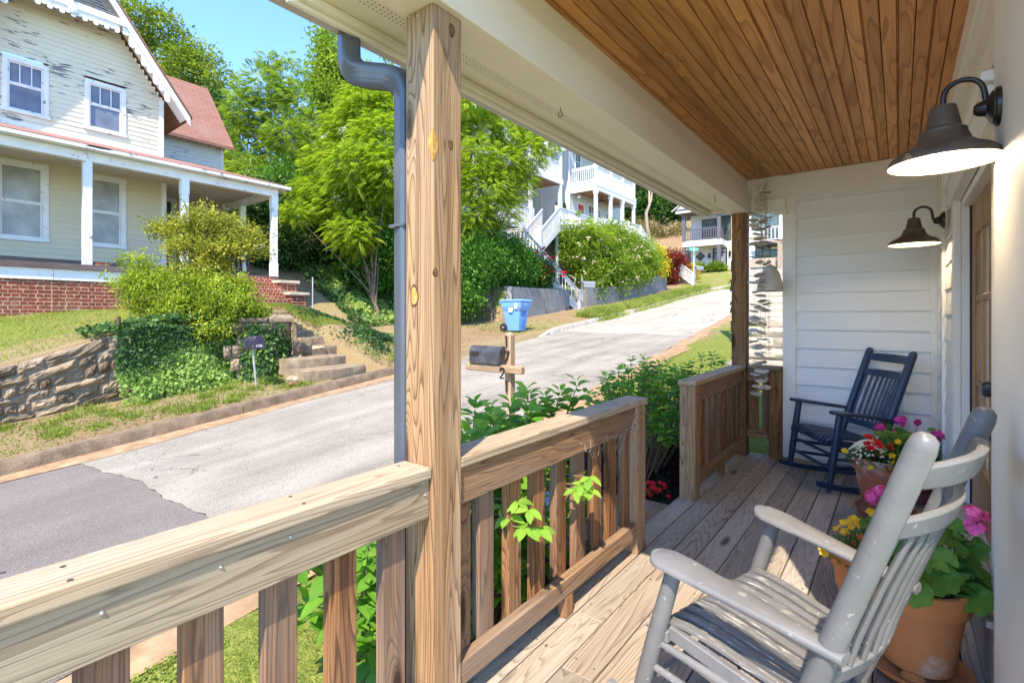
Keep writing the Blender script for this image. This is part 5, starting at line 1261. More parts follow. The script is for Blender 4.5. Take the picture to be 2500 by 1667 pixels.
# brick piers and brick stairs to the porch
CAPM=plain('pale_cap_stone',(.52,.44,.33),.9,.15,.15,5,.4,50)
def pier(name,x0,x1,y0,y1,z0,z1):
    mb=MB(); mb.box(x0,x1,y0,y1,z0,z1); o=B5(name,BRKY,mb); mb=MB(); mb.box(x0-.06,x1+.06,y0-.06,y1+.06,z1,z1+.085); mb.v=[(a-O5.x,b-O5.y,c-O5.z) for a,b,c in mb.v]; mb.build('pier_cap',CAPM,o,bevel=.012)
pier('brick_pier',XP-.2,XP+.62,7.36,7.86,1.4,2.38); pier('brick_pier',XP+.62,XP+1.15,7.38,7.86,1.4,2.02); pier('brick_pier',XP-.2,XP+.35,4.85,5.25,1.4,2.42)
mb=MB()
for k in range(5):
    z1=1.78+.155*(k+1); x1=XP+1.10-.22*k
    mb.box(XP-.1,x1,5.26,7.355,z1-.155,z1-.002)
B5('brick_stairs',BRKS,mb)
mb=MB(); mb.tube([(XP+1.35,7.92,1.6),(XP+1.35,7.92,2.55)],.018,8); tag(mb.build('grey_pipe_post',plain('grey_pipe',(.42,.42,.43),.5,.3,.1,bump=0)),'thin grey metal pipe standing beside the brick pier of the old house','pipe post')
# loose brick and the bench on that porch
p=at(249,640,X=XP+.02); mb=MB(); mb.box(p[0]-.05,p[0]+.05,p[1]-.13,p[1]+.12,2.605,2.675); tag(mb.build('loose_brick',BRKY,bevel=.008),'single loose red brick left on the edge of the old porch floor','brick')
tb_=thing('porch_bench','dark purple wooden bench on the old porch, partly behind the yellow green shrub','bench',(-15.5,6.35,2.66)); PUR=plain('purple_bench_paint',(.075,.022,.05),.5,.3,.15,5,.1)
mb=MB(); mb.box(-.25,.25,-.62,.62,.40,.45); mb.build('seat',PUR,tb_,bevel=.01)
mb=MB(); 
for k in range(9): mb.bar((-.27,-.55+.1375*k,.45),(-.36,-.55+.1375*k,.9),.04,.02)
mb.bar((-.36,-.65,.93),(-.36,.65,.93),.03,.09); mb.build('backrest',PUR,tb_)
for s_ in (-1,1):
    for xx in (-.24,.22): mb=MB(); mb.bar((xx,s_*.58,-.05),(xx,s_*.58,.43),.06,.06,(0,1,0)); mb.build('leg',PUR,tb_)
    mb=MB(); mb.bar((-.31,s_*.60,.66),(.25,s_*.60,.66),.06,.035); mb.bar((.2,s_*.60,.43),(.2,s_*.60,.66),.05,.05,(0,1,0)); mb.build('armrest',PUR,tb_)
# ================================================================ WHITE BALCONY HOUSES UP THE STREET
HW=plain('house_white_paint',(.64,.64,.635),.6,.3,.03,2,.08); HSX=siding_mat('white_house_siding_across',(.64,.64,.63),0); HSY=siding_mat('white_siding_along_shaded',(.50,.50,.50),1); SOFW=wood('brown_soffit',1,(.42,.20,.09),(.32,.14,.06),(.2,.08,.03),None,n=6,knot=.2,rough=.5); CONW=plain('board_marked_concrete',(.40,.38,.34),.9,.15,.2,1.5,.4,30,dirt=(.25,.24,.22),dscale=2)  # front siding is the white siding with its dimmer light put into the colour
WGL=plain('green_dark_glass',(.09,.11,.09),.12,.6,.5,2,bump=0); RDOOR=plain('red_door_paint',(.50,.03,.03),.45,.4,.1,3,0); STG=plain('pale_grey_stair_paint',(.52,.52,.50),.6,.3,.06,3,.1)
def railing(par,a,b,h=.95,mat=HW,sp=.13,post=None,name='balcony_railing',base=.10,bw=.035):
    a=Vector(a);b=Vector(b); m=MB(); L=(b-a).length; up=Vector((0,0,1)); n=max(2,int(L/sp))
    m.bar(a+up*h,b+up*h,.09,.05); m.bar(a+up*(h-.09),b+up*(h-.09),.04,.07); m.bar(a+up*base,b+up*base,.04,.08)
    for k in range(n):
        p=a.lerp(b,(k+.5)/n); d=(b-a).normalized(); m.bar(p+up*base,p+up*(h-.08),bw,bw,(d.x,d.y,0))
    if post:
        for p in post: q=a.lerp(b,p); m.box(q.x-.07,q.x+.07,q.y-.07,q.y+.07,q.z-.15,q.z+h+.06)
    return m.build(name,mat,par)
def W6(par,O,name,mat,mb,parent=None,**k):
    mb.v=[(x-O.x,y-O.y,z-O.z) for x,y,z in mb.v]; return mb.build(name,mat,parent or par,**k)
def win6(par,O,axis,c,a0,a1,z0,z1,mat=HW,glass=WGL,tw=.09,bars=(1,1),out=1):
    """window on a wall: axis 'x' = wall of constant X"""
    w=bpy.data.objects.new('window',None); COL.objects.link(w); w.parent=par
    def bx(m,p0,p1,q0,q1,o0,o1):
        if axis=='x': m.box(c+o0*out,c+o1*out,p0,p1,q0,q1)
        else: m.box(p0,p1,c+o0*out,c+o1*out,q0,q1)
    m=MB(); bx(m,a0-tw,a0,z0-tw,z1+tw,0,.04); bx(m,a1,a1+tw,z0-tw,z1+tw,0,.04); bx(m,a0,a1,z0-tw,z0,0,.045); bx(m,a0,a1,z1,z1+tw,0,.045)
    for k in range(1,bars[0]): p=a0+(a1-a0)*k/bars[0]; bx(m,p-.012,p+.012,z0,z1,.0,.03)
    for k in range(1,bars[1]): p=z0+(z1-z0)*k/bars[1]; bx(m,a0,a1,p-.018,p+.018,.0,.032)
    W6(par,O,'window_frame',mat,m,w); m=MB(); bx(m,a0,a1,z0,z1,-.02,.012); W6(par,O,'pane',glass,m,w); return w
# ---- right hand house with the red door
th6=thing('balcony_house','white house with a red front door and two storeys of white railed balconies','house',(-15.7,29,5.5)); O6=Vector(th6.location)
A6=lambda n,mt,mb,**k: W6(th6,O6,n,mt,mb,**k)
XB,XF=-14.0,-15.7; YA,YZ=26.0,31.4; F1,F2,F3=6.15,9.2,12.2
mb=MB(); lap(mb,(XF,25.85,0),(0,1,0),(1,0,0),7.2,F1,F3+.3,.18); A6('front_wall',HSY,mb)
mb=MB(); lap(mb,(-20,25.85,0),(1,0,0),(0,-1,0),4.3,4.6,F3+2.5,.20); A6('side_wall',HSX,mb)
mb=MB(); mb.box(XF-.12,XF+.02,25.80,25.93,F1,F3+.4); mb.box(XF-.30,XF-.22,25.79,25.84,F1-1.5,F3+.4); mb.box(-17.75,-17.6,25.80,25.84,F1,F3+1); A6('corner_board',HW,mb)
mb=MB(); mb.box(-21,XF-.03,25.9,33,2.2,F3+.6); A6('house_core',HW,mb)
mb=MB(); mb.box(XB-.02,XB+.1,YA-.05,YZ+.1,8.77,9.24); mb.box(XF+.02,XB-.02,YA-.05,YA+.08,8.77,9.24); mb.box(XF+.02,XB-.02,YZ-.0,YZ+.1,8.77,9.24); mb.box(XB+.1,XB+.125,YA-.07,YZ+.12,9.02,9.05); A6('balcony_band',HW,mb)
mb=MB(); mb.box(XF+.02,XB-.03,YA+.09,YZ,9.12,9.2); A6('balcony_floor',STG,mb); mb=MB(); mb.box(XF+.02,XB-.03,YA+.09,YZ,8.98,9.0); A6('balcony_soffit',SOFW,mb)
mb=MB(); mb.box(XF+.02,XB+.05,25.9,YZ,6.0,6.15); A6('porch_floor',STG,mb)
mb=MB(); mb.box(XF-1.2,XB+.6,25.5,33.2,F3+.02,F3+.28); mb.prism([(XF-1,25.5,F3+.28),(XB+.6,25.5,F3+.28),(XF-3,25.5,F3+1.8)],(0,7.7,0)); A6('roof',ROOFM,mb)
for y in (26.06,27.95,29.6,31.3):
    mb=MB(); mb.box(XB-.08,XB+.09,y-.09,y+.09,F1,8.77); mb.box(XB-.11,XB+.12,y-.12,y+.12,8.55,8.765); mb.box(XB-.08,XB+.09,y-.09,y+.09,9.25,F3+.02); A6('balcony_post',HW,mb)
g=lambda *p: tuple(Vector(p)-O6)
railing(th6,g(XB,YA+.1,9.24),g(XB,YZ,9.24)); railing(th6,g(XF,YA,9.24),g(XB,YA,9.24)); railing(th6,g(XB,YZ,9.24),g(XF,YZ,9.24))
railing(th6,g(XB-.1,22.0,F1),g(XB-.1,26.0,F1),post=(0,)); railing(th6,g(XB,26.1,F1),g(XB+1.0,28.3,F1),post=(1,)); railing(th6,g(XB+1.0,28.3,F1),g(XB+1.0,30.1,F1),post=(1,))
railing(th6,g(XB+1.0,30.1,F1),g(XB+1.4,32.0,F1-1.6))
mb=MB(); mb.box(-16.2,XB+.0,21.85,25.88,5.98,6.12); mb.box(XB-.1,XB+1.1,26.0,30.2,5.98,6.12); A6('deck_floor',STG,mb)
mb=MB(); mb.box(XB-.0,XB+.05,21.85,26,5.80,6.12); mb.box(-16,XB+.05,21.80,21.85,5.80,6.12); mb.box(XB+1.1,XB+1.15,26,30.2,5.80,6.12); A6('deck_fascia',STG,mb)
mb=MB(); 
for k in range(10): mb.box(-16,XB-.02,22+.4*k,22.06+.4*k,5.78,5.97)
for k in range(6): mb.box(-15.6+.3*k,-15.55+.3*k,21.9,25.8,5.74,5.78)
A6('deck_joists',plain('tan_joist_timber',(.45,.33,.20),.8,.2,.2,5,0),mb)
mb=MB(); mb.box(-15.9,-15.2,23.2,33,2.2,5.75); A6('foundation_wall',CONW,mb); mb=MB(); mb.box(XB-.12,XB-.0,21.92,22.04,3.0,5.8); A6('deck_post',HW,mb)
d6=bpy.data.objects.new('door',None); COL.objects.link(d6); d6.parent=th6; tag(d6,'red front door with two narrow lights')
mb=MB(); mb.box(XF+.015,XF+.05,26.85,27.55,6.2,8.32); W6(th6,O6,'door_leaf',RDOOR,mb,d6); mb=MB(); mb.box(XF+.012,XF+.06,26.74,26.85,6.2,8.45); mb.box(XF+.012,XF+.06,27.55,27.66,6.2,8.45); mb.box(XF+.012,XF+.06,26.85,27.55,8.32,8.45); W6(th6,O6,'door_frame',HW,mb,d6); mb=MB(); mb.box(XF+.05,XF+.056,26.98,27.14,7.4,8.05); mb.box(XF+.05,XF+.056,27.26,27.42,7.4,8.05); W6(th6,O6,'pane',WGL,mb,d6)
for (a,b,z0,z1) in ((26.6,27.15,9.75,11.45),(28.2,29.0,6.95,8.45),(29.3,29.8,6.95,8.35),(30.6,31.1,6.95,8.35),(30.3,30.8,9.9,11.3)): win6(th6,O6,'x',XF+.016,a,b,z0,z1,bars=(2,3))
mb=MB(); c=Vector((-14.9,28.6,8.72)); mb.tube([c+Vector((0,0,.3)),c],.02,6); mb.lathe([(0,-.08),(.1,-.06),(.1,.04),(0,.06)],c,12)
for k in range(5): a=k*1.2566; mb.bar(c+Vector((.1*math.cos(a),.1*math.sin(a),0)),c+Vector((.62*math.cos(a),.62*math.sin(a),.0)),.13,.012)
tag(W6(th6,O6,'ceiling_fan',MBD,mb),None)
mb=MB(); mb.ball((XF+.35,26.45,8.62),.10,10,(1,1,1.1)); W6(th6,O6,'porch_light',STK,mb)
mb=MB(); mb.tube([(XF+.09,25.72,F1-1),(XF+.09,25.72,F3)],.05,8); W6(th6,O6,'downpipe',HW,mb)
# potted cypress pair on the landing
CYP=leafm('cypress_needle',[(0,(.02,.06,.015)),(1,(.05,.12,.03))],.1)
# ---- left hand house behind the mimosa
tl6=thing('balcony_house','white house half hidden by the feathery tree, with brown timber porch ceilings','house',(-17.5,19,5.5)); OL=Vector(tl6.location); AL=lambda n,mt,mb,**k: W6(tl6,OL,n,mt,mb,**k); gl=lambda *p: tuple(Vector(p)-OL)
XL,XM=-15.5,-17.6
mb=MB(); lap(mb,(XM,17,0),(0,1,0),(1,0,0),7.6,F1,F3+.3,.18); lap(mb,(XM,12.6,0),(0,1,0),(1,0,0),4.39,4.5,9.2,.18); AL('front_wall',HSY,mb); mb=MB(); mb.box(-21,XM-.02,17,24.6,2.2,F3+.4); mb.box(-20,XM-.02,12.6,16.98,2.2,9.2); AL('house_core',HW,mb)
mb=MB(); lap(mb,(XM-4,24.62,0),(1,0,0),(0,1,0),4,F1,F3,.18); AL('side_wall',HSX,mb)
mb=MB(); mb.box(XL-.02,XL+.1,17,24.75,9.0,9.30); mb.box(XM,XL,24.65,24.75,9.0,9.30); mb.box(XL-.02,XL+.1,15,21.9,5.95,6.2); AL('balcony_band',HW,mb)
mb=MB(); mb.box(XM,XL-.03,17,24.64,9.05,9.1); mb.box(XM,XL,17,24.7,F3-.3,F3-.26); AL('balcony_soffit',SOFW,mb); mb=MB(); mb.box(XM,XL-.03,17,24.64,9.2,9.26); mb.box(XM,XL,15,21.9,6.05,6.15); AL('balcony_floor',STG,mb)
mb=MB(); mb.box(XM-3.4,XL+.5,16.6,25.2,F3-.24,F3+.1); mb.box(-20.2,XM+.3,12.3,16.95,9.2,9.4); AL('roof',HW,mb)
for y in (17.2,19.4,21.6,24.55):
    mb=MB(); mb.box(XL-.08,XL+.09,y-.09,y+.09,F1 if y<22 else 6.1,9.0); mb.box(XL-.08,XL+.09,y-.09,y+.09,9.3,F3-.25); AL('balcony_post',HW,mb)
railing(tl6,gl(XL,17,9.28),gl(XL,24.6,9.28)); railing(tl6,gl(XL,24.6,9.28),gl(XM,24.6,9.28)); railing(tl6,gl(XL,15,F1),gl(XL,21.8,F1),post=(1,))
mb=MB(); mb.box(XM,XL-.1,15,21.7,2.0,5.94); AL('foundation_wall',CONW,mb)
for (a,b,z0,z1) in ((22.6,23.4,6.3,8.4),(19.2,20.4,6.9,8.5),(20.5,21.6,9.9,11.4),(17.6,18.8,9.9,11.4)): win6(tl6,OL,'x',XM+.016,a,b,z0,z1,bars=(2,2))
# ---- white stairs in two flights
t7=thing('stair_flight','white painted timber stairs with slatted railings rising from the gap in the grey wall','stairs',(-12.3,20.9,1.6)); O7=Vector(t7.location); A7=lambda n,mt,mb,**k: W6(t7,O7,n,mt,mb,**k); g7=lambda *p: tuple(Vector(p)-O7)
p0=Vector((*xy(STS,10.1),float(zs(STS))+.15)); p1=Vector((-14.35,19.55,4.62)); p2=Vector((-14.35,21.85,6.12))
def flight(a,b,wd,n,mb):
    d=Vector((b.x-a.x,b.y-a.y,0)); L=d.length; d.normalize(); sdv=Vector((-d.y,d.x,0))*wd/2
    for k in range(n):
        z=a.z+(b.z-a.z)*(k+1)/n; q0=a+d*(L*k/n); q1=a+d*(L*(k+1.15)/n); q0.z=q1.z=z
        P=[q0-sdv,q0+sdv,q1+sdv,q1-sdv]; lo=Vector((0,0,-(b.z-a.z)/n+.005)); mb.add([p for p in P]+[p+lo for p in P],[(0,1,2,3),(7,6,5,4),(0,4,5,1),(1,5,6,2),(2,6,7,3),(3,7,4,0)])
    for s_ in (1,-1): mb.bar(a+sdv*s_*1.02+Vector((0,0,.0)),b+sdv*s_*1.02-Vector((0,0,.15)),.04,.30)
    return sdv
mb=MB(); s1_=flight(p0,p1,1.1,15,mb); s2_=flight(p1+Vector((0,.5,0)),p2,1.1,8,mb); mb.box(p1.x-.7,p1.x+.6,p1.y-.7,p1.y+.55,p1.z-.14,p1.z); A7('stair_treads',STG,mb)
for sd in (s1_,-s1_): railing(t7,Vector(p0+sd)-O7,Vector(p1+sd)-O7,.92,STG,.21,post=(0,1),name='stair_railing',base=.14,bw=.045)
for sd in (s2_,-s2_): railing(t7,Vector(p1+sd+Vector((0,.5,0)))-O7,Vector(p2+sd)-O7,.92,STG,.14,post=(0,),name='stair_railing',base=.14,bw=.05)
railing(t7,g7(p1.x-.65,p1.y-.65,p1.z),g7(p1.x+.5,p1.y-.65,p1.z),.92,STG,.14,name='stair_railing')
mb=MB(); mb.box(p1.x+.45,p1.x+.55,p1.y+.4,p1.y+.5,2.5,p1.z-.1); A7('stair_post',STG,mb)
t8=thing('garden_fence','short pale slatted fence section in front of the half hidden white house','fence',(-13.6,17.3,3.3)); O8=Vector(t8.location)
f0=Vector(at(1188,625,d=23)); f1=Vector(at(1225,625,d=23.2)); f2=Vector(at(1256,625,d=24))
for a,b in ((f0,f1),(f1,f2)): railing(t8,Vector((a.x,a.y,3.4))-O8,Vector((b.x,b.y,3.4))-O8,1.25,STG,.15,post=(0,1),name='slat_panel')
# ---- pedestal mailboxes
PED=plain('blue_grey_cast_mailbox',(.20,.215,.24),.45,.5,.1,6,.05)
def pedestal(px,py,d,lab,s_=1):
    b=at(px,py,d=d); z=float(gz(b[0],b[1])); t=thing('mailbox',lab,'mailbox',(b[0],b[1],z),R(35),'grey pedestal mailboxes'); m=MB()
    m.lathe([(.11,0),(.11,.05),(.05,.1),(.045,.28),(.085,.36),(.085,.46),(.045,.55),(.04,1.25),(.06,1.28),(.05,1.36),(.03,1.40),(.05,1.45),(0,1.52)],(0,0,0),14); m.build('pedestal',PED,t,smooth=True,ang=40)
    m=MB(); m.box(.06,.58,-.13,.13,1.0,1.2); m.prism([(.05,-.14,1.2),(.05,.14,1.2),(.05,.0,1.30)],(.54,0,0)); m.build('mailbox_body',PED,t,bevel=.008)
    m=MB(); m.tube([(.05,0,.62)]+[(.05+.3*f,0,.62+.36*f**.6) for f in (.2,.5,.8,1)],.012,6); m.build('scroll_bracket',PED,t)
pedestal(1421,755,22.6,'grey pedestal mailbox beside the foot of the white stairs'); pedestal(1697,705,37,'grey pedestal mailbox at the far bend of the street below the green sign')
# ---- white modern house at the top
tm=thing('modern_house','white modern house with dark grey posts and balcony at the top of the street','house',(-12,46,5)); OM=Vector(tm.location); AM=lambda n,mt,mb,**k: W6(tm,OM,n,mt,mb,**k); gm=lambda *p: tuple(Vector(p)-OM)
DG=plain('purple_grey_trim',(.12,.11,.13),.6,.3,.1,3,0); BLK=plain('black_window_trim',(.02,.02,.022),.5,.3,.1,bump=0); CHAR=plain('charcoal_shingle',(.16,.15,.15),.9,.1,.2,6,.2); MW=siding_mat('modern_white_siding',(.62,.60,.575),0)
G1,G2,G3=4.98,8.04,10.75
mb=MB(); lap(mb,(-15.0,46,0),(1,0,0),(0,-1,0),12,G1,11.2,.16); AM('front_wall',MW,mb); mb=MB(); mb.box(-15,-3,46.03,56,3,11.2); mb.box(-10.9,-3.0,44.9,46,G1-.5,11.2); AM('house_core',MW,mb)
mb=MB(); mb.box(-15.25,-11.95,44.5,44.62,7.5,8.0); mb.box(-12.07,-11.95,44.62,46,7.5,8.0); mb.box(-15.25,-15.13,44.62,46,7.5,8.0); mb.box(-15.13,-12.07,44.62,46,7.55,7.6); AM('balcony_band',HW,mb)
for x in (-15.15,-12.15):
    mb=MB(); mb.box(x-.14,x+.14,44.45,44.73,G1-1.2 if x<-14 else G1,7.5); mb.box(x-.14,x+.14,44.45,44.73,8.0,10.45); AM('porch_post',DG,mb)
railing(tm,gm(-15.1,44.55,8.0),gm(-12.1,44.55,8.0),1.05,DG,.2,bw=.07); railing(tm,gm(-12.05,44.6,8.0),gm(-12.05,46,8.0),1.05,DG,.1,bw=.09)
mb=MB(); mb.box(-15.7,-11.5,44.1,46,10.45,10.72); mb.prism([(-15.9,44.0,10.72),(-11.3,44.0,10.72),(-13.6,44.0,12.3)],(0,8,0)); mb.box(-15,-3,45.5,57,11.2,11.6); AM('roof',CHAR,mb)
mb=MB(); mb.prism([(-15.6,43.97,10.8),(-11.6,43.97,10.8),(-13.6,43.97,12.15)],(0,.02,0)); mb.box(-15.72,-11.48,44.07,44.1,10.45,10.7)
for s_ in (-1,1): mb.bar((-13.6+s_*2.45,43.95,10.65),(-13.6,43.95,12.38),.06,.16,(0,1,0))
AM('gable_trim',HW,mb)
for (a,b,z0,z1,bars) in ((-13.95,-12.75,8.2,9.95,(1,1)),(-12.4,-11.6,8.05,10.1,(2,1)),(-12.35+.0,-11.55,0,0,(1,1))):
    if z1: win6(tm,OM,'y',46-.016,a,b,z0,z1,BLK,tw=.06,bars=bars,out=-1)
for (a,b,z0,z1,bars) in ((-10.75,-10.05,5.9,8.0-.4,(1,2)),(-10.8,-9.9,8.5,10.5,(2,1)),(-9.6,-8.6,8.55,10.6,(2,1)),(-9.3,-8.3,5.6,7.2,(2,1))): win6(tm,OM,'y',44.9,a,b,z0,z1,BLK,tw=.06,bars=bars,out=-1)
dm=bpy.data.objects.new('door',None); COL.objects.link(dm); dm.parent=tm; mb=MB(); mb.box(-12.95,-11.95,45.93,45.97,G1,7.0); W6(tm,OM,'door_leaf',plain('slate_blue_door',(.17,.20,.24),.4,.4,.05,3,0),mb,dm); mb=MB(); mb.box(-13.05,-12.95,45.9,45.98,G1,7.35); mb.box(-11.95,-11.85,45.9,45.98,G1,7.35); mb.box(-12.95,-11.95,45.9,45.98,7.25,7.35); mb.box(-12.95,-11.95,45.9,45.98,6.97,7.05); W6(tm,OM,'door_frame',BLK,mb,dm); mb=MB(); mb.box(-12.95,-11.95,45.94,45.96,7.05,7.25); mb.box(-12.6,-12.2,45.91,45.925,6.2,6.6); W6(tm,OM,'pane',plain('frosted_pane',(.35,.38,.38),.2,.5,.1,bump=0),mb,dm)
w=bpy.data.objects.new('diamond_window',None); COL.objects.link(w); w.parent=tm
def dia(r,y): c=(-14.15,y,6.75); return [(c[0]-r,y,c[2]),(c[0],y,c[2]-r),(c[0]+r,y,c[2]),(c[0],y,c[2]+r)]
mb=MB(); mb.prism(dia(.42,45.93),(0,.06,0)); W6(tm,OM,'window_frame',BLK,mb,w); mb=MB(); mb.prism(dia(.33,45.92),(0,.05,0)); W6(tm,OM,'pane',WGL,mb,w)
for x,z in ((-13.35,6.75),(-11.62,6.85),(-12.62,9.5)): mb=MB(); mb.box(x-.08,x+.08,45.82,45.97,z-.22,z+.2); AM('wall_lantern',BLK,mb)
mb=MB(); mb.box(-9.2,-3.5,43.6,44.9,7.0,7.35); AM('side_balcony',BLK,mb); railing(tm,gm(-9.15,43.65,7.35),gm(-3.6,43.65,7.35),1.1,plain('grey_white_railing',(.45,.44,.44),.6,.3,.05,3,0),.26,bw=.08)
win6(tm,OM,'y',44.88,-8.9,-7.7,7.5,9.9,BLK,tw=.06,bars=(2,1),out=-1); win6(tm,OM,'y',44.88,-7.3,-6.7,8.0,9.7,BLK,tw=.06,out=-1); win6(tm,OM,'y',44.88,-8.8,-7.7,5.2,6.7,BLK,tw=.06,out=-1)
mb=MB(); mb.box(-14.6,-10.9,43.6,46,G1-.5,G1); AM('front_slab',plain('pale_slab',(.55,.52,.46),.9,.1,.1,3,.2),mb,bevel=.02)
# street sign
b=at(1694,690,d=37); zb=float(gz(b[0],b[1])); t=thing('street_sign','green street name sign on a white pole before the modern house','street sign',(b[0],b[1],zb)); zt=at(1694,608,d=37)[2]-zb
mb=MB(); mb.tube([(0,0,-.2),(0,0,zt+.1)],.04,8); mb.build('pole',HW,t); SGN=plain('green_sign',(.02,.30,.22),.5,.4,.05,bump=0)
u=Vector((CS,SN,0)); mb=MB(); mb.bar(-u*.36+Vector((0,0,zt-.02)),u*.36+Vector((0,0,zt-.02)),.02,.24); mb.bar(Vector((-.1,.25,zt-.30)),Vector((.1,-.25,zt-.30)),.02,.2); sg=mb.build('sign_blade',SGN,t)
n_=Vector((SN,-CS,0)); text('sign_lettering','Church St',.15,WTXT,sg,tuple(n_*.014+Vector((0,0,zt-.02))),(R(90),0,TH))
# far white stair rail beside the red maple
t9=thing('stair_railing','white sloping stair railing beside the red maple near the far bend','railing',at(1690,690,d=36)); O9=Vector(t9.location)
a=Vector(at(1692,700,d=36)); bq=Vector(at(1642,662,d=38)); railing(t9,a-O9,bq-O9,1.0,HW,.16,post=(0,1),name='slat_panel',bw=.05)
# ---- stone blocks, white board fence and timber guard beyond the end of the porch
t=thing('block_wall','stepped wall of big pale limestone blocks seen past the end of the porch','stone wall',(-1.9,10.8,.5)); O=Vector(t.location)
LIME=stone_mat('pale_limestone',(.34,.30,.235),(.46,.42,.35),(.22,.18,.13)); mb=MB()
for k in range(5):
    pt=lambda u,v,out,k=k: Vector((-2.52+.05*k+u,10.3+.30*k-out,.40+.205*k+v))-O
    stones(mb,pt,[0,.19],50+k,4.0-.12*k,nx=10,nz=5,dep=.05)
mb.build('block_face',LIME,t,smooth=True,ang=30); mb=MB()
for k in range(5): mb.box(-2.47+.05*k-O.x,1.4-O.x,10.33+.30*k-O.y,10.9+.30*k-O.y,-.3-O.z,.585+.205*k-O.z)
mb.build('block_core',LIME,t)
t=thing('board_fence','white horizontal board fence standing on the limestone blocks','fence',(-1.2,12.2,1.4)); mb=MB()
for k in range(7): mb.box(-1.65,3.6,0,.03,.0+.155*k,.14+.155*k)
mb.build('board_panel',plain('pale_fence_boards',(.46,.43,.37),.7,.2,.1,3,.2),t,bevel=.004); 
for x in (-1.65,.1,1.9): mb=MB(); mb.box(x-.05,x+.05,.035,.13,-.6,1.15); mb.build('fence_post',HW,t)
t=thing('deck_guard','weathered timber guard railing with stout posts above the white board fence','railing',(-1.0,13.6,2.2)); GT=wood('guard_timber',2,(.48,.36,.24),(.38,.27,.17),(.2,.13,.08),(.45,.40,.33),.6,n=10)
for x,h in ((-2.3,1.25),(-1.25,1.0),(-.3,.85),(.8,.85)): mb=MB(); mb.box(x-.08,x+.08,-.08,.08,-1.8,h); mb.build('guard_post',GT,t)
mb=MB(); mb.bar((-2.4,0,1.28),(-.9,0,.93),.16,.05); mb.bar((-1.0,0,.93),(1.5,0,.88),.16,.05); mb.build('top_rail',GT,t); mb=MB()
for k in range(3): mb.box(-2.3,1.5,.0,.03,-.1+.27*k,.12+.27*k)
mb.build('guard_boards',GT,t)
# ================================================================ VEGETATION
def nrmz(a): return a/np.maximum(np.linalg.norm(a,axis=-1,keepdims=True),1e-9)
TMPL={'diamond':(np.array([(0,0,0),(.42,.5,.10),(1,0,-.05),(.42,-.5,.10)]),np.array([(0,2,1),(0,3,2)])),
 'ivy':(np.array([(0,0,0),(.12,.55,.06),(.42,.30,.03),(1,0,-.05),(.42,-.30,.03),(.12,-.55,.06)]),np.array([(0,2,1),(0,3,2),(0,4,3),(0,5,4)])),
 'blade':(np.array([(0,.5,0),(0,-.5,0),(1,0,-.12)]),np.array([(0,1,2)])),
 'arc':(np.array([(0,.5,0),(0,-.5,0),(.55,.42,0),(.55,-.42,0),(1,0,-.45)]),np.array([(0,1,3),(0,3,2),(2,3,4)]))}
def leafset(P,D,U,L,W,tm='diamond'):
    tv,tf=TMPL[tm]; D=nrmz(D); Sd=nrmz(np.cross(D,U)); Un=np.cross(Sd,D); L=np.broadcast_to(L,(len(P),)); W=np.broadcast_to(W,(len(P),))
    V=P[:,None]+D[:,None]*(tv[None,:,0,None]*L[:,None,None])+Sd[:,None]*(tv[None,:,1,None]*W[:,None,None])+Un[:,None]*(tv[None,:,2,None]*L[:,None,None])
    F=(np.arange(len(P))*len(tv))[:,None,None]+tf[None]
    return V.reshape(-1,3),F.reshape(-1,3),len(tf)
def rdir(n): return nrmz(RNG.normal(size=(n,3)))
class Fol:
    def __init__(s): s.V=[];s.F=[];s.R=[];s.n=0
    def put(s,P,D,U,L,W,rv,tm='diamond'):
        V,F,k=leafset(P,D,U,L,W,tm); s.V.append(V); s.F.append(F+s.n); s.n+=len(V); s.R.append(np.repeat(np.broadcast_to(rv,(len(P),)),k))
    def build(s,name,mat,parent=None,origin=(0,0,0)):
        return npmesh(name,np.concatenate(s.V)-np.array(origin),np.concatenate(s.F),mat,parent,np.concatenate(s.R))
def blob_pts(blobs,clumps,per,spread,shell=.62,lowcut=-1.0):
    """leaf clumps scattered through ellipsoids, denser to the outside"""
    P=[];N=[];C=[]
    vol=np.array([b[1][0]*b[1][1]*b[1][2] for b in blobs])**(2/3); vol/=vol.sum()
    for b,v in zip(blobs,vol):
        k=max(3,int(clumps*v)); d=rdir(k); d=d[d[:,2]>lowcut]; k=len(d)
        r=shell+(1-shell)*RNG.random(k)**.6; r*=1+.20*RNG.normal(size=k)
        c=np.array(b[0])+d*np.array(b[1])*r[:,None]; cl=RNG.random(k)
        p=np.repeat(c,per,0)+RNG.normal(size=(k*per,3))*spread; P.append(p); N.append(np.repeat(d,per,0)); C.append(np.repeat(cl,per))
    return np.concatenate(P),np.concatenate(N),np.concatenate(C)
def px_blobs(lst,d,depth=1.0,dj=1.5):
    out=[]
    for q in lst:
        px,py,r=q[:3]; dd=d+(q[3] if len(q)>3 else random.uniform(-dj,dj)); c=at(px,py,d=dd); rr=r*dd/FP; out.append((c,(rr*depth,rr*depth,rr*(q[4] if len(q)>4 else .85))))
    return out
BARK=plain('grey_brown_bark',(.17,.125,.09),.95,.1,.3,9,.8,30); BARKL=plain('pale_twig_bark',(.33,.27,.20),.9,.1,.25,9,.5,30)
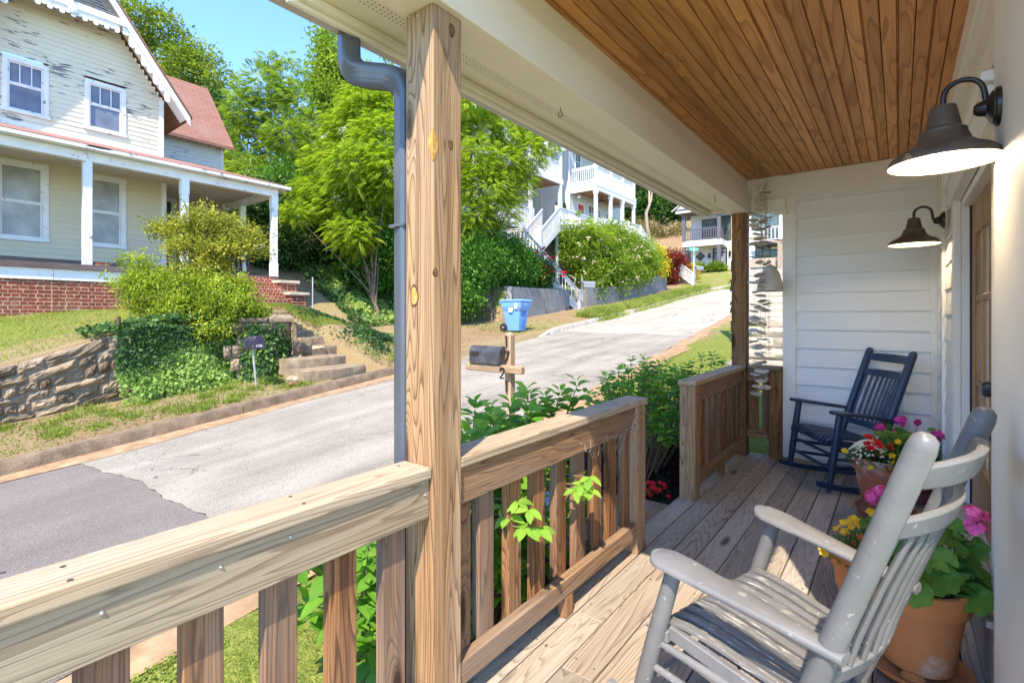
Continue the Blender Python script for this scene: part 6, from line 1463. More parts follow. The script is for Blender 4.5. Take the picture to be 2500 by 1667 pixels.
def limbs(base,targets,r0,name='trunk',mat=BARK,parent=None,origin=(0,0,0),fork=.45,twigs=3):
    O=Vector(origin); mb=MB(); base=Vector(base); cen=sum((Vector(t) for t in targets),Vector())/len(targets)
    top=base.lerp(cen,fork); k=6; mid=[base.lerp(top,i/k)+Vector((random.uniform(-.06,.06),random.uniform(-.06,.06),0))*(i>0) for i in range(k+1)]
    mb.tube([p-O for p in mid],[r0*(1-.45*i/k) for i in range(k+1)],8,cap=False)
    for t in targets:
        t=Vector(t); st=mid[random.randint(k//2,k)]; m=st.lerp(t,.5)+Vector((random.uniform(-.3,.3),random.uniform(-.3,.3),random.uniform(.0,.4)))*min(1,(t-st).length*.3)
        rr=r0*random.uniform(.32,.5); mb.tube([p-O for p in (st,st.lerp(m,.5),m,m.lerp(t,.6),t)],[rr,rr*.8,rr*.6,rr*.4,rr*.15],6,cap=False)
        for _ in range(twigs):
            a=m.lerp(t,random.random()); b=a+Vector((random.gauss(0,1),random.gauss(0,1),random.gauss(.3,.8))).normalized()*(t-m).length*random.uniform(.3,.7); mb.tube([p-O for p in (a,a.lerp(b,.5)+Vector((0,0,.05)),b)],[rr*.3,rr*.2,rr*.08],5,cap=False)
    return mb.build(name,mat,parent,smooth='all')
def tree(kind,label,cat,base,blobs,clumps,per,L,mat,r0=.14,spread=.22,aspect=.5,droop=.0,frond=False,group=None,crown='crown',bark=BARK,shell=.62,fork=.45,lowcut=-1.0,rb=(.0,1.0),tm='diamond'):
    t=thing(kind,label,cat,base,0,group); O=np.array(base)
    P,N,C=blob_pts(blobs,clumps,1 if frond else per,0 if frond else spread,shell,lowcut); f=Fol(); n=len(P)
    if not frond:
        D=nrmz(N*.8+rdir(n)*.9+np.array((0,0,-droop))); U=nrmz(rdir(n)*.7+np.array((0,0,1.0))); l=L*RNG.uniform(.65,1.25,n); f.put(P,D,U,l,l*aspect,np.clip(rb[0]+(rb[1]-rb[0])*(.65*C+.35*RNG.random(n)),0,1),tm)
    else:
        # pinnate sprays: leaflets in pairs along a drooping rachis
        D=nrmz(N*np.array((1,1,.25))+rdir(n)*.55+np.array((0,0,.05))); Lf=L*RNG.uniform(.6,1.3,n); m=per; U0=nrmz(np.array((0,0,1.0))+rdir(n)*.35); S=nrmz(np.cross(D,U0)); U0=np.cross(S,D)
        for k in range(m):
            q=(k+1)/m; c=P+D*(Lf*q)[:,None]-np.array((0,0,1.0))*(Lf*droop*q*q)[:,None]; ll=Lf*.30*(1.05-.55*abs(2*q-1)**1.5)
            for sg in (1,-1):
                d=nrmz(S*sg+D*.45-np.array((0,0,.35))); f.put(c,d,U0,ll,ll*aspect,np.clip(rb[0]+(rb[1]-rb[0])*(.6*C+.25*q+.15*RNG.random(n)),0,1))
    f.build(crown,mat,t,O)
    limbs(base,[tuple(np.array(b[0])-np.array((0,0,b[1][2]*.2))) for b in blobs],r0,'trunk',bark,t,base,fork)
    return t
LG=lambda nm,a,b,c,tr=.35: leafm(nm,[(0,a),(.55,b),(1,c)],tr)
LM_FAR=LG('far_olive_leaf',(.06,.11,.018),(.17,.23,.03),(.33,.38,.06),.42); LM_LOC=LG('locust_leaf',(.08,.14,.018),(.20,.29,.035),(.40,.47,.075),.45); LM_MIM=LG('mimosa_leaf',(.11,.19,.018),(.27,.37,.03),(.50,.55,.075),.48)
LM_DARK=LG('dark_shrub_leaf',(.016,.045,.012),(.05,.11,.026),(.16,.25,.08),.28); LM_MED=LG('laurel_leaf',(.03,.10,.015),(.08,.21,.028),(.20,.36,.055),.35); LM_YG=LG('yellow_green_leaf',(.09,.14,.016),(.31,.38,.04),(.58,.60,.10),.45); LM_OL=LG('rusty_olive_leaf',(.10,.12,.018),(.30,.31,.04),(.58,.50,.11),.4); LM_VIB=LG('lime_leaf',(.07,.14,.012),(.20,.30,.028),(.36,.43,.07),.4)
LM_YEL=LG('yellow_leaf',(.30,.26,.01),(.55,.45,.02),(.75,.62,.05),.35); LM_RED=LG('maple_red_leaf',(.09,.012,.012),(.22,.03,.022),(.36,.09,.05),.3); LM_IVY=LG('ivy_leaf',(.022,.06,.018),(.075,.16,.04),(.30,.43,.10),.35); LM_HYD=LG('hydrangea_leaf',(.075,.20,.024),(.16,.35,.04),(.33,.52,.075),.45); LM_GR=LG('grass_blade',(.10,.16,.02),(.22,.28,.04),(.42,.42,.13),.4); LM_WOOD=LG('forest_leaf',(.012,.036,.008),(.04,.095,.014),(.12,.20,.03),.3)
gp=lambda px,py,d,dz=0:(lambda p:(p[0],p[1],float(gz(p[0],p[1]))+dz))(at(px,py,d=d))
random.seed(31)
tree('tall_tree','tall airy olive green tree rising behind the old house against the blue sky','tree',gp(400,560,38),px_blobs([(340,55,52),(395,75,45),(310,120,45),(375,140,55),(330,200,45),(430,180,55),(455,140,38),(500,160,38),(535,190,30),(470,225,45),(520,235,30),(400,250,50)],38),420,40,.30,LM_FAR,.35,.36,.5,.1,fork=.6,rb=(.1,1))
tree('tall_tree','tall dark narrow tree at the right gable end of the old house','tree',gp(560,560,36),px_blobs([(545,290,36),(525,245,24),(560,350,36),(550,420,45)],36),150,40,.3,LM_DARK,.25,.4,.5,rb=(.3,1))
tree('locust_tree','airy locust tree with pale bare branches left of the brighter mimosa','tree',gp(700,640,27),px_blobs([(650,215,52),(712,190,48),(600,275,48),(668,290,62),(745,265,62),(795,300,50),(620,365,66),(705,380,72),(775,380,55),(590,430,50),(660,450,60),(655,150,20),(580,235,22)],27,1.0,1.8),5200,8,.48,LM_LOC,.2,.3,.42,.35,frond=True,bark=BARKL,fork=.5)
tree('slim_tree','slim pointed green tree standing highest beside the downspout elbow','tree',gp(860,620,24),px_blobs([(790,95,16),(800,130,24),(815,170,32),(840,205,44),(800,230,34),(880,225,45),(850,280,50)],24,1,.8),420,46,.22,LM_LOC,.14,.26,.45,.1,fork=.7)
tree('mimosa_tree','bright yellow green mimosa tree with feathery leaves left of the porch post','tree',gp(925,745,17.5),px_blobs([(890,255,55),(950,260,45),(850,320,55),(925,335,62),(800,395,52),(872,410,65),(950,420,60),(765,470,45),(830,490,62),(905,500,60),(970,490,45),(790,560,42),(860,570,48),(945,570,42),(720,520,30)],18.5,1,1.6),9500,9,.34,LM_MIM,.085,.25,.40,.4,frond=True,fork=.22)
tree('mimosa_tree','feathery mimosa tree right of the porch post in front of the balcony house','tree',gp(1140,720,19.6),px_blobs([(1150,250,52),(1185,310,45),(1245,330,48),(1300,310,36),(1340,345,30),(1160,385,52),(1225,400,55),(1290,375,42),(1180,455,60),(1255,450,48),(1150,520,48),(1215,515,46),(1120,300,50),(1110,430,50),(1180,560,40),(1130,570,40)],19.2,1,1.0),6500,9,.32,LM_MIM,.08,.25,.40,.4,frond=True,fork=.4)
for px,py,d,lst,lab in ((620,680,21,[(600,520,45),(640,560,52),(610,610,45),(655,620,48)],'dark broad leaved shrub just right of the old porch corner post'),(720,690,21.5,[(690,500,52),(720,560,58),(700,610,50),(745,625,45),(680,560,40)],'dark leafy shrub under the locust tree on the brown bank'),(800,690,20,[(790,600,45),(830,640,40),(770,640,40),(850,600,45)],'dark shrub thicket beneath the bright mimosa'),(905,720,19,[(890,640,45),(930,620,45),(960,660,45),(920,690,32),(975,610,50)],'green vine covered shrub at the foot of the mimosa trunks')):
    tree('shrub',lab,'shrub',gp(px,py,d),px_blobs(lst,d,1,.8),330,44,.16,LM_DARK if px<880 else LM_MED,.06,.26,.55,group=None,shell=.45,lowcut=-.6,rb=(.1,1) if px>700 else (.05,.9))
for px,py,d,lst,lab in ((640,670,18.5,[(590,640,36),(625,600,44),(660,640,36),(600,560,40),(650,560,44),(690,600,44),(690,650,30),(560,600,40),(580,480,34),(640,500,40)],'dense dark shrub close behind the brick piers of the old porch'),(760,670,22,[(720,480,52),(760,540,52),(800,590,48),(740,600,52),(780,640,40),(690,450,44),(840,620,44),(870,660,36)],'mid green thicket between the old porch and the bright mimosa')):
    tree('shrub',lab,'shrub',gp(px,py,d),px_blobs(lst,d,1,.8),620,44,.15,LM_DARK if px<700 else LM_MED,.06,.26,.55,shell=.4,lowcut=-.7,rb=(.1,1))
tree('locust_tree','low spreading locust tree filling the gap under the slim tree and behind the mimosa','tree',gp(860,660,23),px_blobs([(700,330,50),(760,420,55),(690,480,50),(840,300,50),(900,220,44),(960,200,40),(900,400,50),(980,330,50),(620,430,44),(820,520,50),(950,560,50),(900,610,46),(990,500,50)],23.5,1,1.2),4800,8,.42,LM_LOC,.1,.2,.42,.35,frond=True,fork=.4)
tree('shrub','glossy dark laurel shrub hanging over the end of the grey wall','shrub',gp(1200,700,18.6),px_blobs([(1150,632,42,0),(1195,628,38,.5),(1245,622,40,1.7),(1282,645,29,2.9),(1238,652,36,1.7),(1175,662,34,.3),(1130,690,38,-.4),(1272,668,27,2.6),(1118,650,42,-.5),(1110,730,36,-1),(1140,735,22,-.8)],18.6,1,.6),900,46,.15,LM_MED,.06,.22,.42,shell=.4)
rs=tree('rose_bush','rose bush with red blossoms climbing by the white stairs','shrub',gp(1340,700,22.6),px_blobs([(1318,655,20),(1332,674,20),(1340,650,12),(1312,682,20)],22.5,1,.2),170,30,.10,LM_DARK,.04,.16,.55,rb=(.3,1))
fl=Plant(); Or=Vector(rs.location)
for px,py in ((1325,605),(1313,616),(1330,622),(1320,627),(1327,650),(1325,668),(1320,678),(1336,625),(1349,630),(1347,628),(1354,628),(1346,660),(1375,665),(1377,670),(1322,648),(1332,666)):
    c=Vector(at(px+random.uniform(-3,3),py,d=22.0))-Or
    for _ in range(5): bloom(fl,c+Vector((random.gauss(0,.05),random.gauss(0,.05),random.gauss(0,.04))),.07)
fl.build('blossoms',RED,rs,False)
vb=tree('flowering_shrub','large lime green shrub with pale pinkish flower heads beside the white stairs','shrub',gp(1470,720,27.3),px_blobs([(1440,590,42,-.8),(1490,590,44,1),(1405,612,32,-1.3),(1535,610,42,3),(1560,645,38,3.7),(1470,640,50,0),(1520,660,46,2),(1440,660,36,-1.2),(1395,585,26,-1.3),(1580,620,26,4.6),(1450,690,28,-1.4),(1500,690,30,.6),(1550,680,24,2.8)],27.3,1,.6),1000,40,.17,LM_VIB,.06,.24,.45,shell=.5)
fl=Plant(); Or=Vector(vb.location)
for i in range(30):
    qx=random.uniform(1390,1585); c=Vector(at(qx,random.uniform(575,690),d=24.6+(qx-1390)/195*5.6-1.3))-Or
    for _ in range(7): bloom(fl,c+Vector((random.gauss(0,.08),random.gauss(0,.08),random.gauss(0,.05))),.055,4)
fl.build('flower_heads',petal('dusty_pink_petal',(.42,.32,.25),(.56,.44,.36)),vb,False)
tree('sapling','feathery lime sapling rising in front of the red door house','tree',gp(1430,720,25.6),px_blobs([(1420,545,22),(1450,560,24),(1400,560,20),(1470,580,20),(1430,580,26)],25.6,1,.4),120,8,.5,LM_MIM,.04,.2,.40,.4,frond=True)
tree('shrub','golden yellow shrub between the lime shrub and the red maple','shrub',gp(1600,690,33.6),px_blobs([(1598,625,20),(1610,648,18),(1590,660,18),(1612,668,12)],33.6,1,.3),150,34,.16,LM_YEL,.05,.18,.45)
tree('red_maple','dark red japanese maple by the white stair rail near the bend','tree',gp(1645,690,37.5),px_blobs([(1630,632,16),(1648,636,18),(1662,648,15),(1625,648,14),(1645,676,14),(1630,685,12)],37.5,1,.4),170,34,.20,LM_RED,.06,.2,.45)
tree('shrub','small bright yellow shrub beside the street sign pole','shrub',gp(1685,690,39),px_blobs([(1684,662,11),(1690,672,10),(1678,672,9)],39,1,.2),70,30,.18,LM_YEL,.04,.18,.45)
# wooded hillside at the top of the street
for k,(px,py,r,d) in enumerate(((1520,430,34,66),(1548,490,30,63),(1565,440,40,70),(1600,480,34,64),(1620,440,38,72),(1645,485,30,66),(1580,520,26,60),(1640,520,22,62),(1500,480,34,64),(1670,470,34,74),(1700,490,30,76),(1480,420,34,68))):
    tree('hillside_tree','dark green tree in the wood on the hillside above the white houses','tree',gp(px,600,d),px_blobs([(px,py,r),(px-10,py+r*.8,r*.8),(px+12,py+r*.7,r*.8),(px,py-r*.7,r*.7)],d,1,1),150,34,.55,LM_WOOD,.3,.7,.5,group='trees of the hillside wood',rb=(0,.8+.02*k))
for k,(px,py,r,d) in enumerate(((1560,580,16,54),(1600,575,18,55),(1640,580,18,56),(1575,560,18,57),(1660,570,18,58))): tree('dry_bush','tawny dry bush on the bare slope below the hillside wood','shrub',gp(px,py+10,d),px_blobs([(px,py,r),(px+8,py+4,r*.8)],d,1,.4),60,30,.35,LG('dry_leaf%d'%k,(.16,.12,.05),(.28,.22,.09),(.42,.36,.18),.2),.06,.4,.4,group='dry bushes on the slope')
mb=MB(); a=Vector(at(1592,600,d=50)); mb.tube([a,Vector(at(1580,555,d=50)),Vector(at(1578,520,d=50)),Vector(at(1586,500,d=50)),Vector(at(1585,460,d=50))],[.2,.17,.15,.13,.08],8); mb.tube([Vector(at(1578,520,d=50)),Vector(at(1590,490,d=50)),Vector(at(1592,470,d=50))],[.12,.1,.05],6); tag(mb.build('bare_trunk',BARKL,smooth='all'),'pale bare vine wrapped trunk in front of the hillside wood','tree')
# potted cypress
for px in (1358,1378): 
    p=at(px,508,Z=F1+.2); p=(px and at(px,505,d=27.6)); t=thing('cypress','potted cypress %s the left house balcony post'%('just left of' if px==1358 else 'just right of'),'tree',(p[0],p[1],6.15)); f=Fol(); n=900; z=RNG.random(n); r=.34*(1-z)*np.sqrt(RNG.random(n)); a=RNG.uniform(0,6.28,n); f.put(np.stack([r*np.cos(a),r*np.sin(a),.3+1.15*z],-1),nrmz(np.stack([np.cos(a)*.4,np.sin(a)*.4,np.ones(n)],-1)),rdir(n),.12,.05,RNG.random(n)); f.build('foliage',CYP,t); mb=MB(); mb.lathe([(0,0),(.14,0),(.18,.32),(0,.32)],(0,0,0),14); mb.build('planter',BLK,t)
# plants of the modern house's doorstep
for k,(px,h) in enumerate(((1708,.9),(1745,1.0),(1760,.8),(1730,.55))):
    p=at(px,672,d=42.5); t=thing('potted_plant',('tall palm like','tall leafy','spreading','low')[k]+' potted plant on the doorstep of the modern house','potted plant',(p[0],p[1],4.9)); f=Fol(); n=150; D=nrmz(rdir(n)+np.array((0,0,.9))); f.put(D*.12*h+np.array((0,0,.35)),D,rdir(n),h*RNG.uniform(.5,1,n),.14,RNG.random(n)); f.build('foliage',LM_VIB,t); mb=MB(); mb.lathe([(0,0),(.15,0),(.2,.35),(0,.35)],(0,0,0),12); mb.build('planter',(TERRA,BLK)[k%2],t)
# ---- the yellow green shrub in front of the old porch
B=px_blobs([(505,545,52,0,.5),(440,565,50,0,.45),(560,560,52,.2,.5),(605,585,42,.2,.45),(395,560,34,0,.45),(465,612,56,-.1,.5),(545,612,60,0,.55),(598,608,46,0,.5),(500,655,60,-.1,.6),(490,520,24,0,.6)],9.9)
ys=tree('azalea_shrub','big layered shrub of yellow green and rusty leaves in front of the old porch','shrub',gp(490,800,9.9),B,640,30,.066,LM_OL,.05,.08,.5,shell=.35,crown='upper_crown',bark=BARK,lowcut=-.5,fork=.55)
f=Fol(); Bl=px_blobs([(370,690,66,-.2,.36),(380,735,60,-.3,.40),(450,690,60,-.3,.36),(465,740,72,-.5,.42),(540,700,62,-.2,.36),(550,745,72,-.4,.42),(600,762,42,-.1,.5),(335,695,38,0,.5),(410,785,46,-.6,.5),(505,800,54,-.7,.45),(568,705,44,0,.4),(622,778,28,0,.6),(470,840,30,-.8,.6),(575,805,36,-.4,.5),(345,640,16,0,.8),(308,632,12,0,1),(460,590,12,0,.8)],9.7)
P,N,C=blob_pts(Bl,1150,28,.08,.45); n=len(P); f.put(P,nrmz(N*.7+rdir(n)),nrmz(rdir(n)*.6+np.array((0,0,1.))),.068*RNG.uniform(.7,1.25,n),.033,np.clip(.75*C+.35*RNG.random(n)-.12,0,1)); f.build('lower_crown',LM_YG,ys,ys.location)
mb=MB(); O=Vector(ys.location)
for k in range(7):
    a=Vector((random.uniform(-.15,.15),random.uniform(-.2,.2),0)); b=Vector(at(480+random.uniform(-70,90),640,d=9.8))-O; m=a.lerp(b,.55)+Vector((random.uniform(-.2,.2),random.uniform(-.3,.3),0)); mb.tube([a,m,b],[.03,.022,.01],6,cap=False)
for px0,py0,px1,py1 in ((500,560,493,508),(505,555,505,500),(620,600,655,590),(600,610,655,600),(480,620,330,655),(470,700,300,640)):
    a=Vector(at(px0,py0,d=9.8))-O; b=Vector(at(px1,py1,d=9.75))-O; mb.tube([a,a.lerp(b,.5)+Vector((0,0,-.02)),b],[.008,.006,.003],5,cap=False)
mb.build('branches',BARKL,ys,smooth='all')
# ---- ivy over wall and pillar, ivy bank
def ivy(name,label,P,N,L,origin):
    t=thing(name,label,'ivy',origin); n=len(P); f=Fol(); D=nrmz(np.array((0,0,-1.0))*.7+rdir(n)*.8); U=nrmz(N+rdir(n)*.75); C=np.clip(vnoise(P[:,1]*2.2+P[:,0],P[:,2]*2.6,5)*1.3-.3+.5*RNG.random(n),0,1); l=L*RNG.uniform(.6,1.3,n); f.put(P,D,U,l,l*.95,C,'ivy'); f.build('foliage',LM_IVY,t,origin); return t
n=15500; s_=RNG.uniform(3.2,5.95,n); v=RNG.random(n)**.8; q0=-s_*0
w_=9.33-.16*np.abs(np.sin(s_*3.1+v*2))-.35*(1-v)**2*RNG.random(n); X=s_*VX-w_*VY; Y=s_*VY+w_*VX; zb=zs(s_)+.15; zt_=walltop(Y)+.07+.08*np.sin(s_*4); Z=zb+(zt_-zb)*v
keep=~((s_<3.55)&(RNG.random(n)<(3.55-s_)*2.2+.25*np.sin(v*9))); P1=np.stack([X,Y,Z],-1)[keep]
iv=ivy('ivy','thick dark green ivy draped over the middle of the stone wall behind the small mailbox',P1,np.broadcast_to(np.array((1,-.1,.25)),P1.shape),.066,(*xy(4,9.3),.2))
n=1900; s_=RNG.uniform(3.0,5.9,n); w_=RNG.uniform(9.35,10.1,n); X=s_*VX-w_*VY; Y=s_*VY+w_*VX; P2=np.stack([X,Y,walltop(Y)+.10+RNG.random(n)*.10],-1)
f=Fol(); f.put(P2,nrmz(rdir(n)+np.array((.3,0,-.1))),nrmz(rdir(n)*.4+np.array((.3,0,1.))),.08*RNG.uniform(.6,1.2,n),.075,RNG.random(n)*.8,'ivy'); f.build('top_foliage',LM_IVY,iv,iv.location)
n=4200; p=Vector((*xy(5.58,9.2),0)); a=RNG.uniform(-2.6,1.6,n); z=RNG.random(n); rr=.33+.06*RNG.random(n)+.05*(1-z); P3=np.stack([p.x+rr*np.cos(a)*.9,p.y-.05+rr*np.sin(a)*1.45,.25+1.05*z],-1); N3=np.stack([np.cos(a),np.sin(a),.2+0*a],-1); kp=~((z>.80)&(a>-.3)&(RNG.random(n)<.8))
f=Fol(); P3=P3[kp];N3=N3[kp]; n=len(P3); f.put(P3,nrmz(np.array((0,0,-.7))+rdir(n)*.8),nrmz(N3+rdir(n)*.4),.085*RNG.uniform(.6,1.2,n),.08,RNG.random(n)*.9,'ivy'); f.build('pillar_foliage',LM_IVY,iv,iv.location)
n=7000; s_=RNG.normal(8.75,.55,n); w_=RNG.uniform(8.2,11.6,n); s_+= (w_-8.2)*.06; X=s_*VX-w_*VY; Y=s_*VY+w_*VX; kp=vnoise(X*1.6,Y*1.6,9)>.25; X,Y=X[kp],Y[kp]; P4=np.stack([X,Y,gz(X,Y)+.03+.12*RNG.random(len(X))],-1)
ivy('ivy','patch of sunlit ivy trailing down the bank right of the stone steps',P4,np.broadcast_to(np.array((.5,.2,1)),P4.shape),.075,(*xy(8,9.5),.6))
n=6500; px=RNG.uniform(880,1000,n); sI=15.4-RNG.random(n)**1.6*4.2; wI=RNG.uniform(12.8,16.5,n); X=sI*VX-wI*VY; Y=sI*VY+wI*VX; P5=np.stack([X,Y,gz(X,Y)+.05+.25*RNG.random(n)],-1)
ivy('ivy','green creeper covering the steep bank behind the driveway',P5,np.broadcast_to(np.array((.6,-.2,.8)),P5.shape),.13,(*xy(12.5,14),2))
# ---- hydrangeas along the porch
HST=plain('brown_hydrangea_stem',(.20,.14,.09),.9,.1,.2,20,0)
def hydrangea(label,base,clusters,Lf=(.085,.145),stems=12,nl=14,extra=0):
    t=thing('hydrangea',label,'shrub',base); pl=Plant(); mb=MB(); O=Vector(base)
    for c in clusters:
        c=Vector(c)-O; up=Vector((random.gauss(0,.25),random.gauss(0,.25),1)).normalized(); rv0=random.random()*.55
        for k in range(nl):
            tier=k//4; a=k*2.4+random.uniform(-.3,.3); e=random.uniform(-.15,.25)+.30*tier; d=Vector((math.cos(a)*math.cos(e),math.sin(a)*math.cos(e),math.sin(e))); l=random.uniform(*Lf)*(1-.16*tier); pl.leaf(c+d*.012-up*.035*(2-tier),d,up,l,l*.60,min(1,rv0+.18*tier+random.uniform(0,.2)),.30,.35)
        s0=Vector((c.x*.25+random.uniform(-.05,.05),c.y*.25+random.uniform(-.05,.05),0)); mb.tube([s0,s0.lerp(c,.55)+Vector((random.uniform(-.04,.04),random.uniform(-.04,.04),.04)),c],[.006,.005,.003],5,cap=False)
    pl.build('foliage',LM_HYD,t); mb.build('stems',HST,t); return t
def cl(n,x0,x1,y0,y1,zf,z0=.1):
    out=[]
    for i in range(n):
        x=random.uniform(x0,x1); y=random.uniform(y0,y1); zt=zf(y)*(1-.6*((x-(x0+x1)/2)/(x1-x0)*1.6)**2); z=zt-(zt-z0)*random.random()**1.7; out.append((x,y,z))
    return out
random.seed(77)
h1=cl(110,-2.25,-1.48,1.15,2.85,lambda y:.50+.27*min(1,(y-1.1)/1.0),.0)+[at(px,py,d=d) for px,py,d in ((1408,945,3.15),(1395,985,3.1),(1330,985,2.95),(1290,965,2.95),(1365,970,3.05),(1245,1000,2.8),(1200,1015,2.6),(1160,1000,2.7),(1150,1050,2.5),(1220,1050,2.6),(1290,1010,2.75),(1180,1070,2.35),(1125,1075,2.3),(1345,1010,2.9))]
hb=hydrangea('leafy hydrangea behind the middle railing with two bright sprigs poking through the balusters',(-1.85,2.0,-.28),h1,(.095,.16))
O=Vector(hb.location)
for grp in (((1262,1225,2.12),(1290,1245,2.10),(1240,1260,2.13),(1315,1290,2.12),(1280,1290,2.08),(1225,1235,2.16)),((1420,1185,2.42),(1440,1165,2.45),(1445,1195,2.45),(1405,1195,2.42))):
    pl=Plant(); mb=MB()
    for px,py,dd in grp:
        c=Vector(at(px,py,d=dd))-O
        for k in range(6):
            a=k*1.05+random.uniform(-.3,.3); d=Vector((math.cos(a),math.sin(a),random.uniform(-.5,.3))); l=random.uniform(.055,.085); pl.leaf(c,d,(.2,-.3,1),l,l*.55,random.uniform(.6,1),.25,.35)
        mb.tube([c,c+Vector((-.25,.02,-.03)),c+Vector((-.45,.05,-.25))],[.003,.004,.005],5,cap=False)
    sp=pl.build('sprig',LM_HYD,hb); mb.build('sprig_stem',HST,sp)
h2=cl(110,-2.35,-1.55,4.05,5.4,lambda y:.95,.28)+[at(px,py,d=d) for px,py,d in ((1478,920,4.6),(1510,905,4.6),(1540,885,4.7),(1575,880,4.8),(1560,925,4.5),(1500,945,4.3),(1600,935,4.5),(1530,965,4.3),(1590,985,4.3),(1620,1010,4.2),(1625,1060,4.1),(1640,960,4.4),(1585,1030,4.2))]
hydrangea('tall hydrangea growing from black mulch in the gap beside the far railing',(-1.95,4.35,-.16),h2,(.07,.12),14)
h3=[at(px,py,d=d) for px,py,d in ((1665,900,5.6),(1690,890,5.6),(1715,875,5.7),(1740,872,5.7),(1765,885,5.7),(1680,925,5.4),(1720,910,5.5),(1750,905,5.6),(1650,925,5.4))]+cl(30,-2.3,-1.6,5.2,6.4,lambda y:.85,.1)
hydrangea('hydrangea with dark leaf rosettes outside the far railing near the far post',(-1.95,5.7,-.05),h3,(.075,.12),10)
h0=[at(px,py,d=d) for px,py,d in ((900,1330,2.0),(890,1390,2.0),(915,1310,2.1),(905,1460,2.0),(895,1540,2.0),(910,1600,1.95),(885,1480,2.05),(900,1640,2.0),(915,1420,2.05))]
hydrangea('light green hydrangea sprays seen through the near railing left of the tall post',(-1.85,1.15,-.45),h0,(.05,.08),8)
# begonias
for k,(x,y,lab) in enumerate(((-1.62,4.02,'red begonia on the black mulch beside the step at the gap'),(-1.60,1.75,'red begonia low behind the middle railing'))):
    z=float(gz(x,y))+.09; t=thing('begonia',lab,'flower',(x,y,z)); fl=Plant(); fo=Plant()
    for i in range(26): bloom(fl,Vector((random.gauss(0,.05),random.gauss(0,.05),random.uniform(.05,.14))),.022)
    for i in range(30): d=Vector((random.gauss(0,1),random.gauss(0,1),.5)); fo.leaf(Vector((random.gauss(0,.05),random.gauss(0,.05),random.uniform(.0,.1))),d,(0,0,1),.04,.03,random.random()*.6)
    fl.build('blossoms',RED,t,False); fo.build('foliage',LM_MED,t)
# ---- lawns, weeds, liriope: ground cover nobody could count
def turf(name,n,samp,L,W,rlo=0,rhi=1,tm='blade',lean=.6,mat=LM_GR):
    s_,w_=samp(n); X=s_*VX-w_*VY; Y=s_*VY+w_*VX; kp=~((X>-1.45)&(Y<5.8)&(Y>-2)); X,Y=X[kp],Y[kp]; n=len(X); f=Fol(); D=nrmz(RNG.normal(size=(n,3))*lean*np.array((1,1,.3))+np.array((0,0,1.))); c=vnoise(X*1.5,Y*1.5,2); f.put(np.stack([X,Y,gz(X,Y)-.005],-1),D,rdir(n),L*RNG.uniform(.5,1.3,n),W,np.clip(rlo+(rhi-rlo)*(.55*c+.45*RNG.random(n)),0,1),tm)
    return tag(f.build(name,mat),kind='stuff')
def near_s(n):
    s_=RNG.uniform(-.6,14,n)*RNG.random(n)**.35; w_=RNG.uniform(.0,2.95,n)+.08*np.sin(s_*3); return s_,w_
turf('lawn_grass',90000,near_s,.042,.006,.1,1,lean=.9)
def clover(n): s_=RNG.uniform(-.5,5,n); return s_,RNG.uniform(1.3,2.9,n)
f=Fol(); s_,w_=clover(26000); X=s_*VX-w_*VY; Y=s_*VY+w_*VX; kp=(X<-1.48)&(vnoise(X*1.3,Y*1.3,4)>.3); X,Y=X[kp],Y[kp]; n=len(X); f.put(np.stack([X,Y,gz(X,Y)+.012+.02*RNG.random(n)],-1),nrmz(rdir(n)*np.array((1,1,.3))),nrmz(rdir(n)*.5+np.array((0,0,1.))),.02,.017,.35+.6*RNG.random(n)); tag(f.build('clover',LM_GR),kind='stuff')
turf('far_lawn_grass',34000,lambda n:(RNG.uniform(-2,5.6,n),RNG.uniform(9.9,14.8,n)**1.0),.06,.011,.35,1,lean=.8)
def weedy(n):
    k=90; cs=RNG.uniform(-1,9.3,k); cw=RNG.uniform(7.85,9.2,k); i=RNG.integers(0,k,n); return cs[i]+RNG.normal(0,.09,n),cw[i]+RNG.normal(0,.07,n)
turf('verge_weeds',9000,weedy,.11,.013,.2,.9,'arc',1.0)
def liri(n): s_=np.where(RNG.random(n)<.10,RNG.uniform(18.3,21.3,n),RNG.uniform(22.6,35.5,n)); s_=np.where(RNG.random(n)<.16,RNG.uniform(18.2,21.6,n),s_); return s_,wfar(s_)+.42+RNG.normal(0,.22,n)
turf('verge_ground_ivy',9000,lambda n:(RNG.uniform(-2,9.4,n),RNG.uniform(7.8,9.25,n)),.045,.018,.1,.8,'diamond',1.6)
turf('dry_straw',7000,lambda n:(RNG.uniform(-2,9.6,n),RNG.uniform(7.75,9.3,n)),.09,.006,0,1,'blade',3.0,LG('straw',(.20,.14,.07),(.38,.29,.16),(.52,.43,.27),.1))
turf('bank_straw',9000,lambda n:(RNG.uniform(7.4,14,n),RNG.uniform(8.0,15.5,n)),.12,.009,0,1,'blade',3.0,LG('bank_straw',(.20,.13,.06),(.36,.26,.14),(.50,.40,.24),.1))
turf('liriope_edging',26000,liri,.34,.022,.35,1,'arc',.75)
turf('bank_grass',26000,lambda n:(RNG.uniform(7.5,10.2,n),RNG.uniform(10.2,13.6,n)),.10,.012,.3,1,lean=.8)
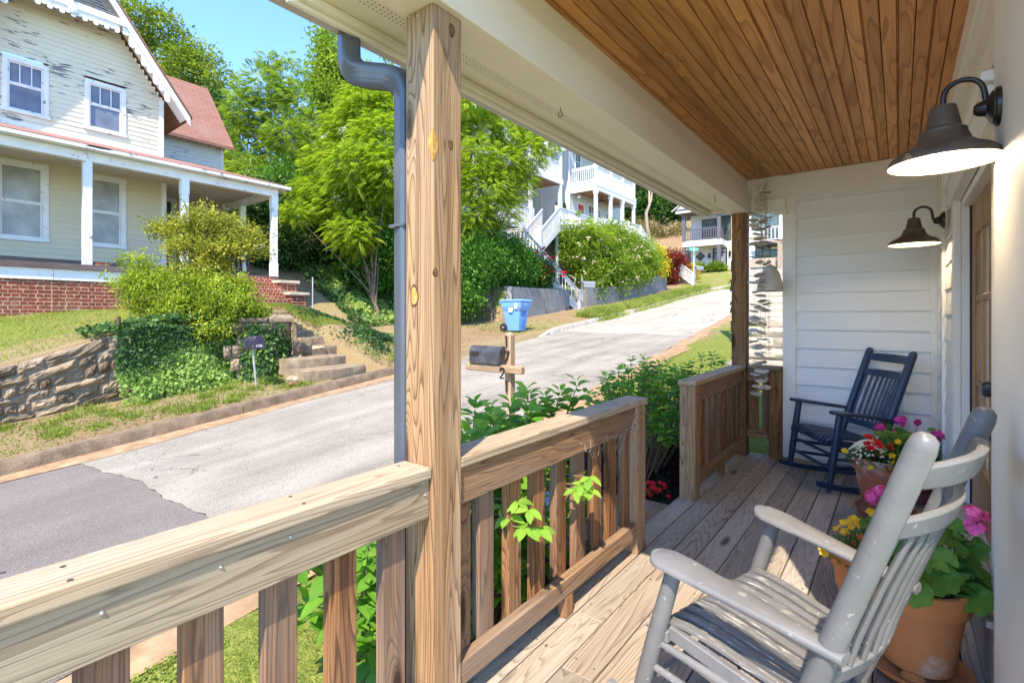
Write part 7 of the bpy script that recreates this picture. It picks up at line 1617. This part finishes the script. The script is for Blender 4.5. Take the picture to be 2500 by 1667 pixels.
turf('hilltop_lawn_grass',9000,lambda n:(RNG.uniform(36,46,n),RNG.uniform(2,6,n)),.25,.06,.3,1,lean=.8)
turf('drive_weeds',1200,lambda n:(RNG.uniform(13.2,16.2,n),RNG.uniform(8.0,10.2,n)**1),.09,.014,.2,.9,'arc',1.0)
# ================================================================ CAMERA, SUN, SKY
cam=bpy.data.cameras.new('camera'); co=bpy.data.objects.new('camera',cam); COL.objects.link(co); SC.camera=co
cam.sensor_width=36; cam.lens=FP/2500*36; cam.shift_y=-(833.5-HY)/2500; cam.clip_start=.02; cam.clip_end=2000
co.location=(0,0,CZ); co.rotation_euler=(R(90),0,TH)
SUN=Vector((.24,-.55,.78)).normalized()
L=bpy.data.lights.new('sun','SUN'); L.energy=SUN_E; L.angle=R(.5); L.color=(1,.87,.69); lo=bpy.data.objects.new('sun',L); COL.objects.link(lo)
lo.rotation_euler=(-SUN).to_track_quat('-Z','Y').to_euler(); lo.location=(5,-10,20)
W=bpy.data.worlds.new('World'); SC.world=W; W.use_nodes=True; nt=W.node_tree; bg=nt.nodes['Background']
sky=nt.nodes.new('ShaderNodeTexSky'); sky.sky_type='NISHITA'; sky.sun_disc=False; sky.sun_elevation=math.asin(SUN.z); sky.sun_rotation=math.atan2(SUN.x,SUN.y); sky.air_density=1.0; sky.dust_density=0.0; sky.ozone_density=3.0
mx=nt.nodes.new('ShaderNodeMix'); mx.data_type='RGBA'; mx.blend_type='MULTIPLY'; mx.inputs[0].default_value=1; mx.inputs[7].default_value=(.66,.80,.98,1); nt.links.new(sky.outputs[0],mx.inputs[6]); nt.links.new(mx.outputs[2],bg.inputs[0]); bg.inputs[1].default_value=SKY_E
SC.view_settings.view_transform='Standard'; SC.view_settings.look='None'; SC.view_settings.exposure=EXPO; SC.view_settings.gamma=1
SC.cycles.max_bounces=10; SC.cycles.diffuse_bounces=6; SC.cycles.transparent_max_bounces=8; SC.cycles.transmission_bounces=6
SC.cycles.use_denoising=True; SC.cycles.denoising_prefilter='NONE'; SC.cycles.denoising_input_passes='RGB_ALBEDO_NORMAL'
SC.cycles.sample_clamp_indirect=6
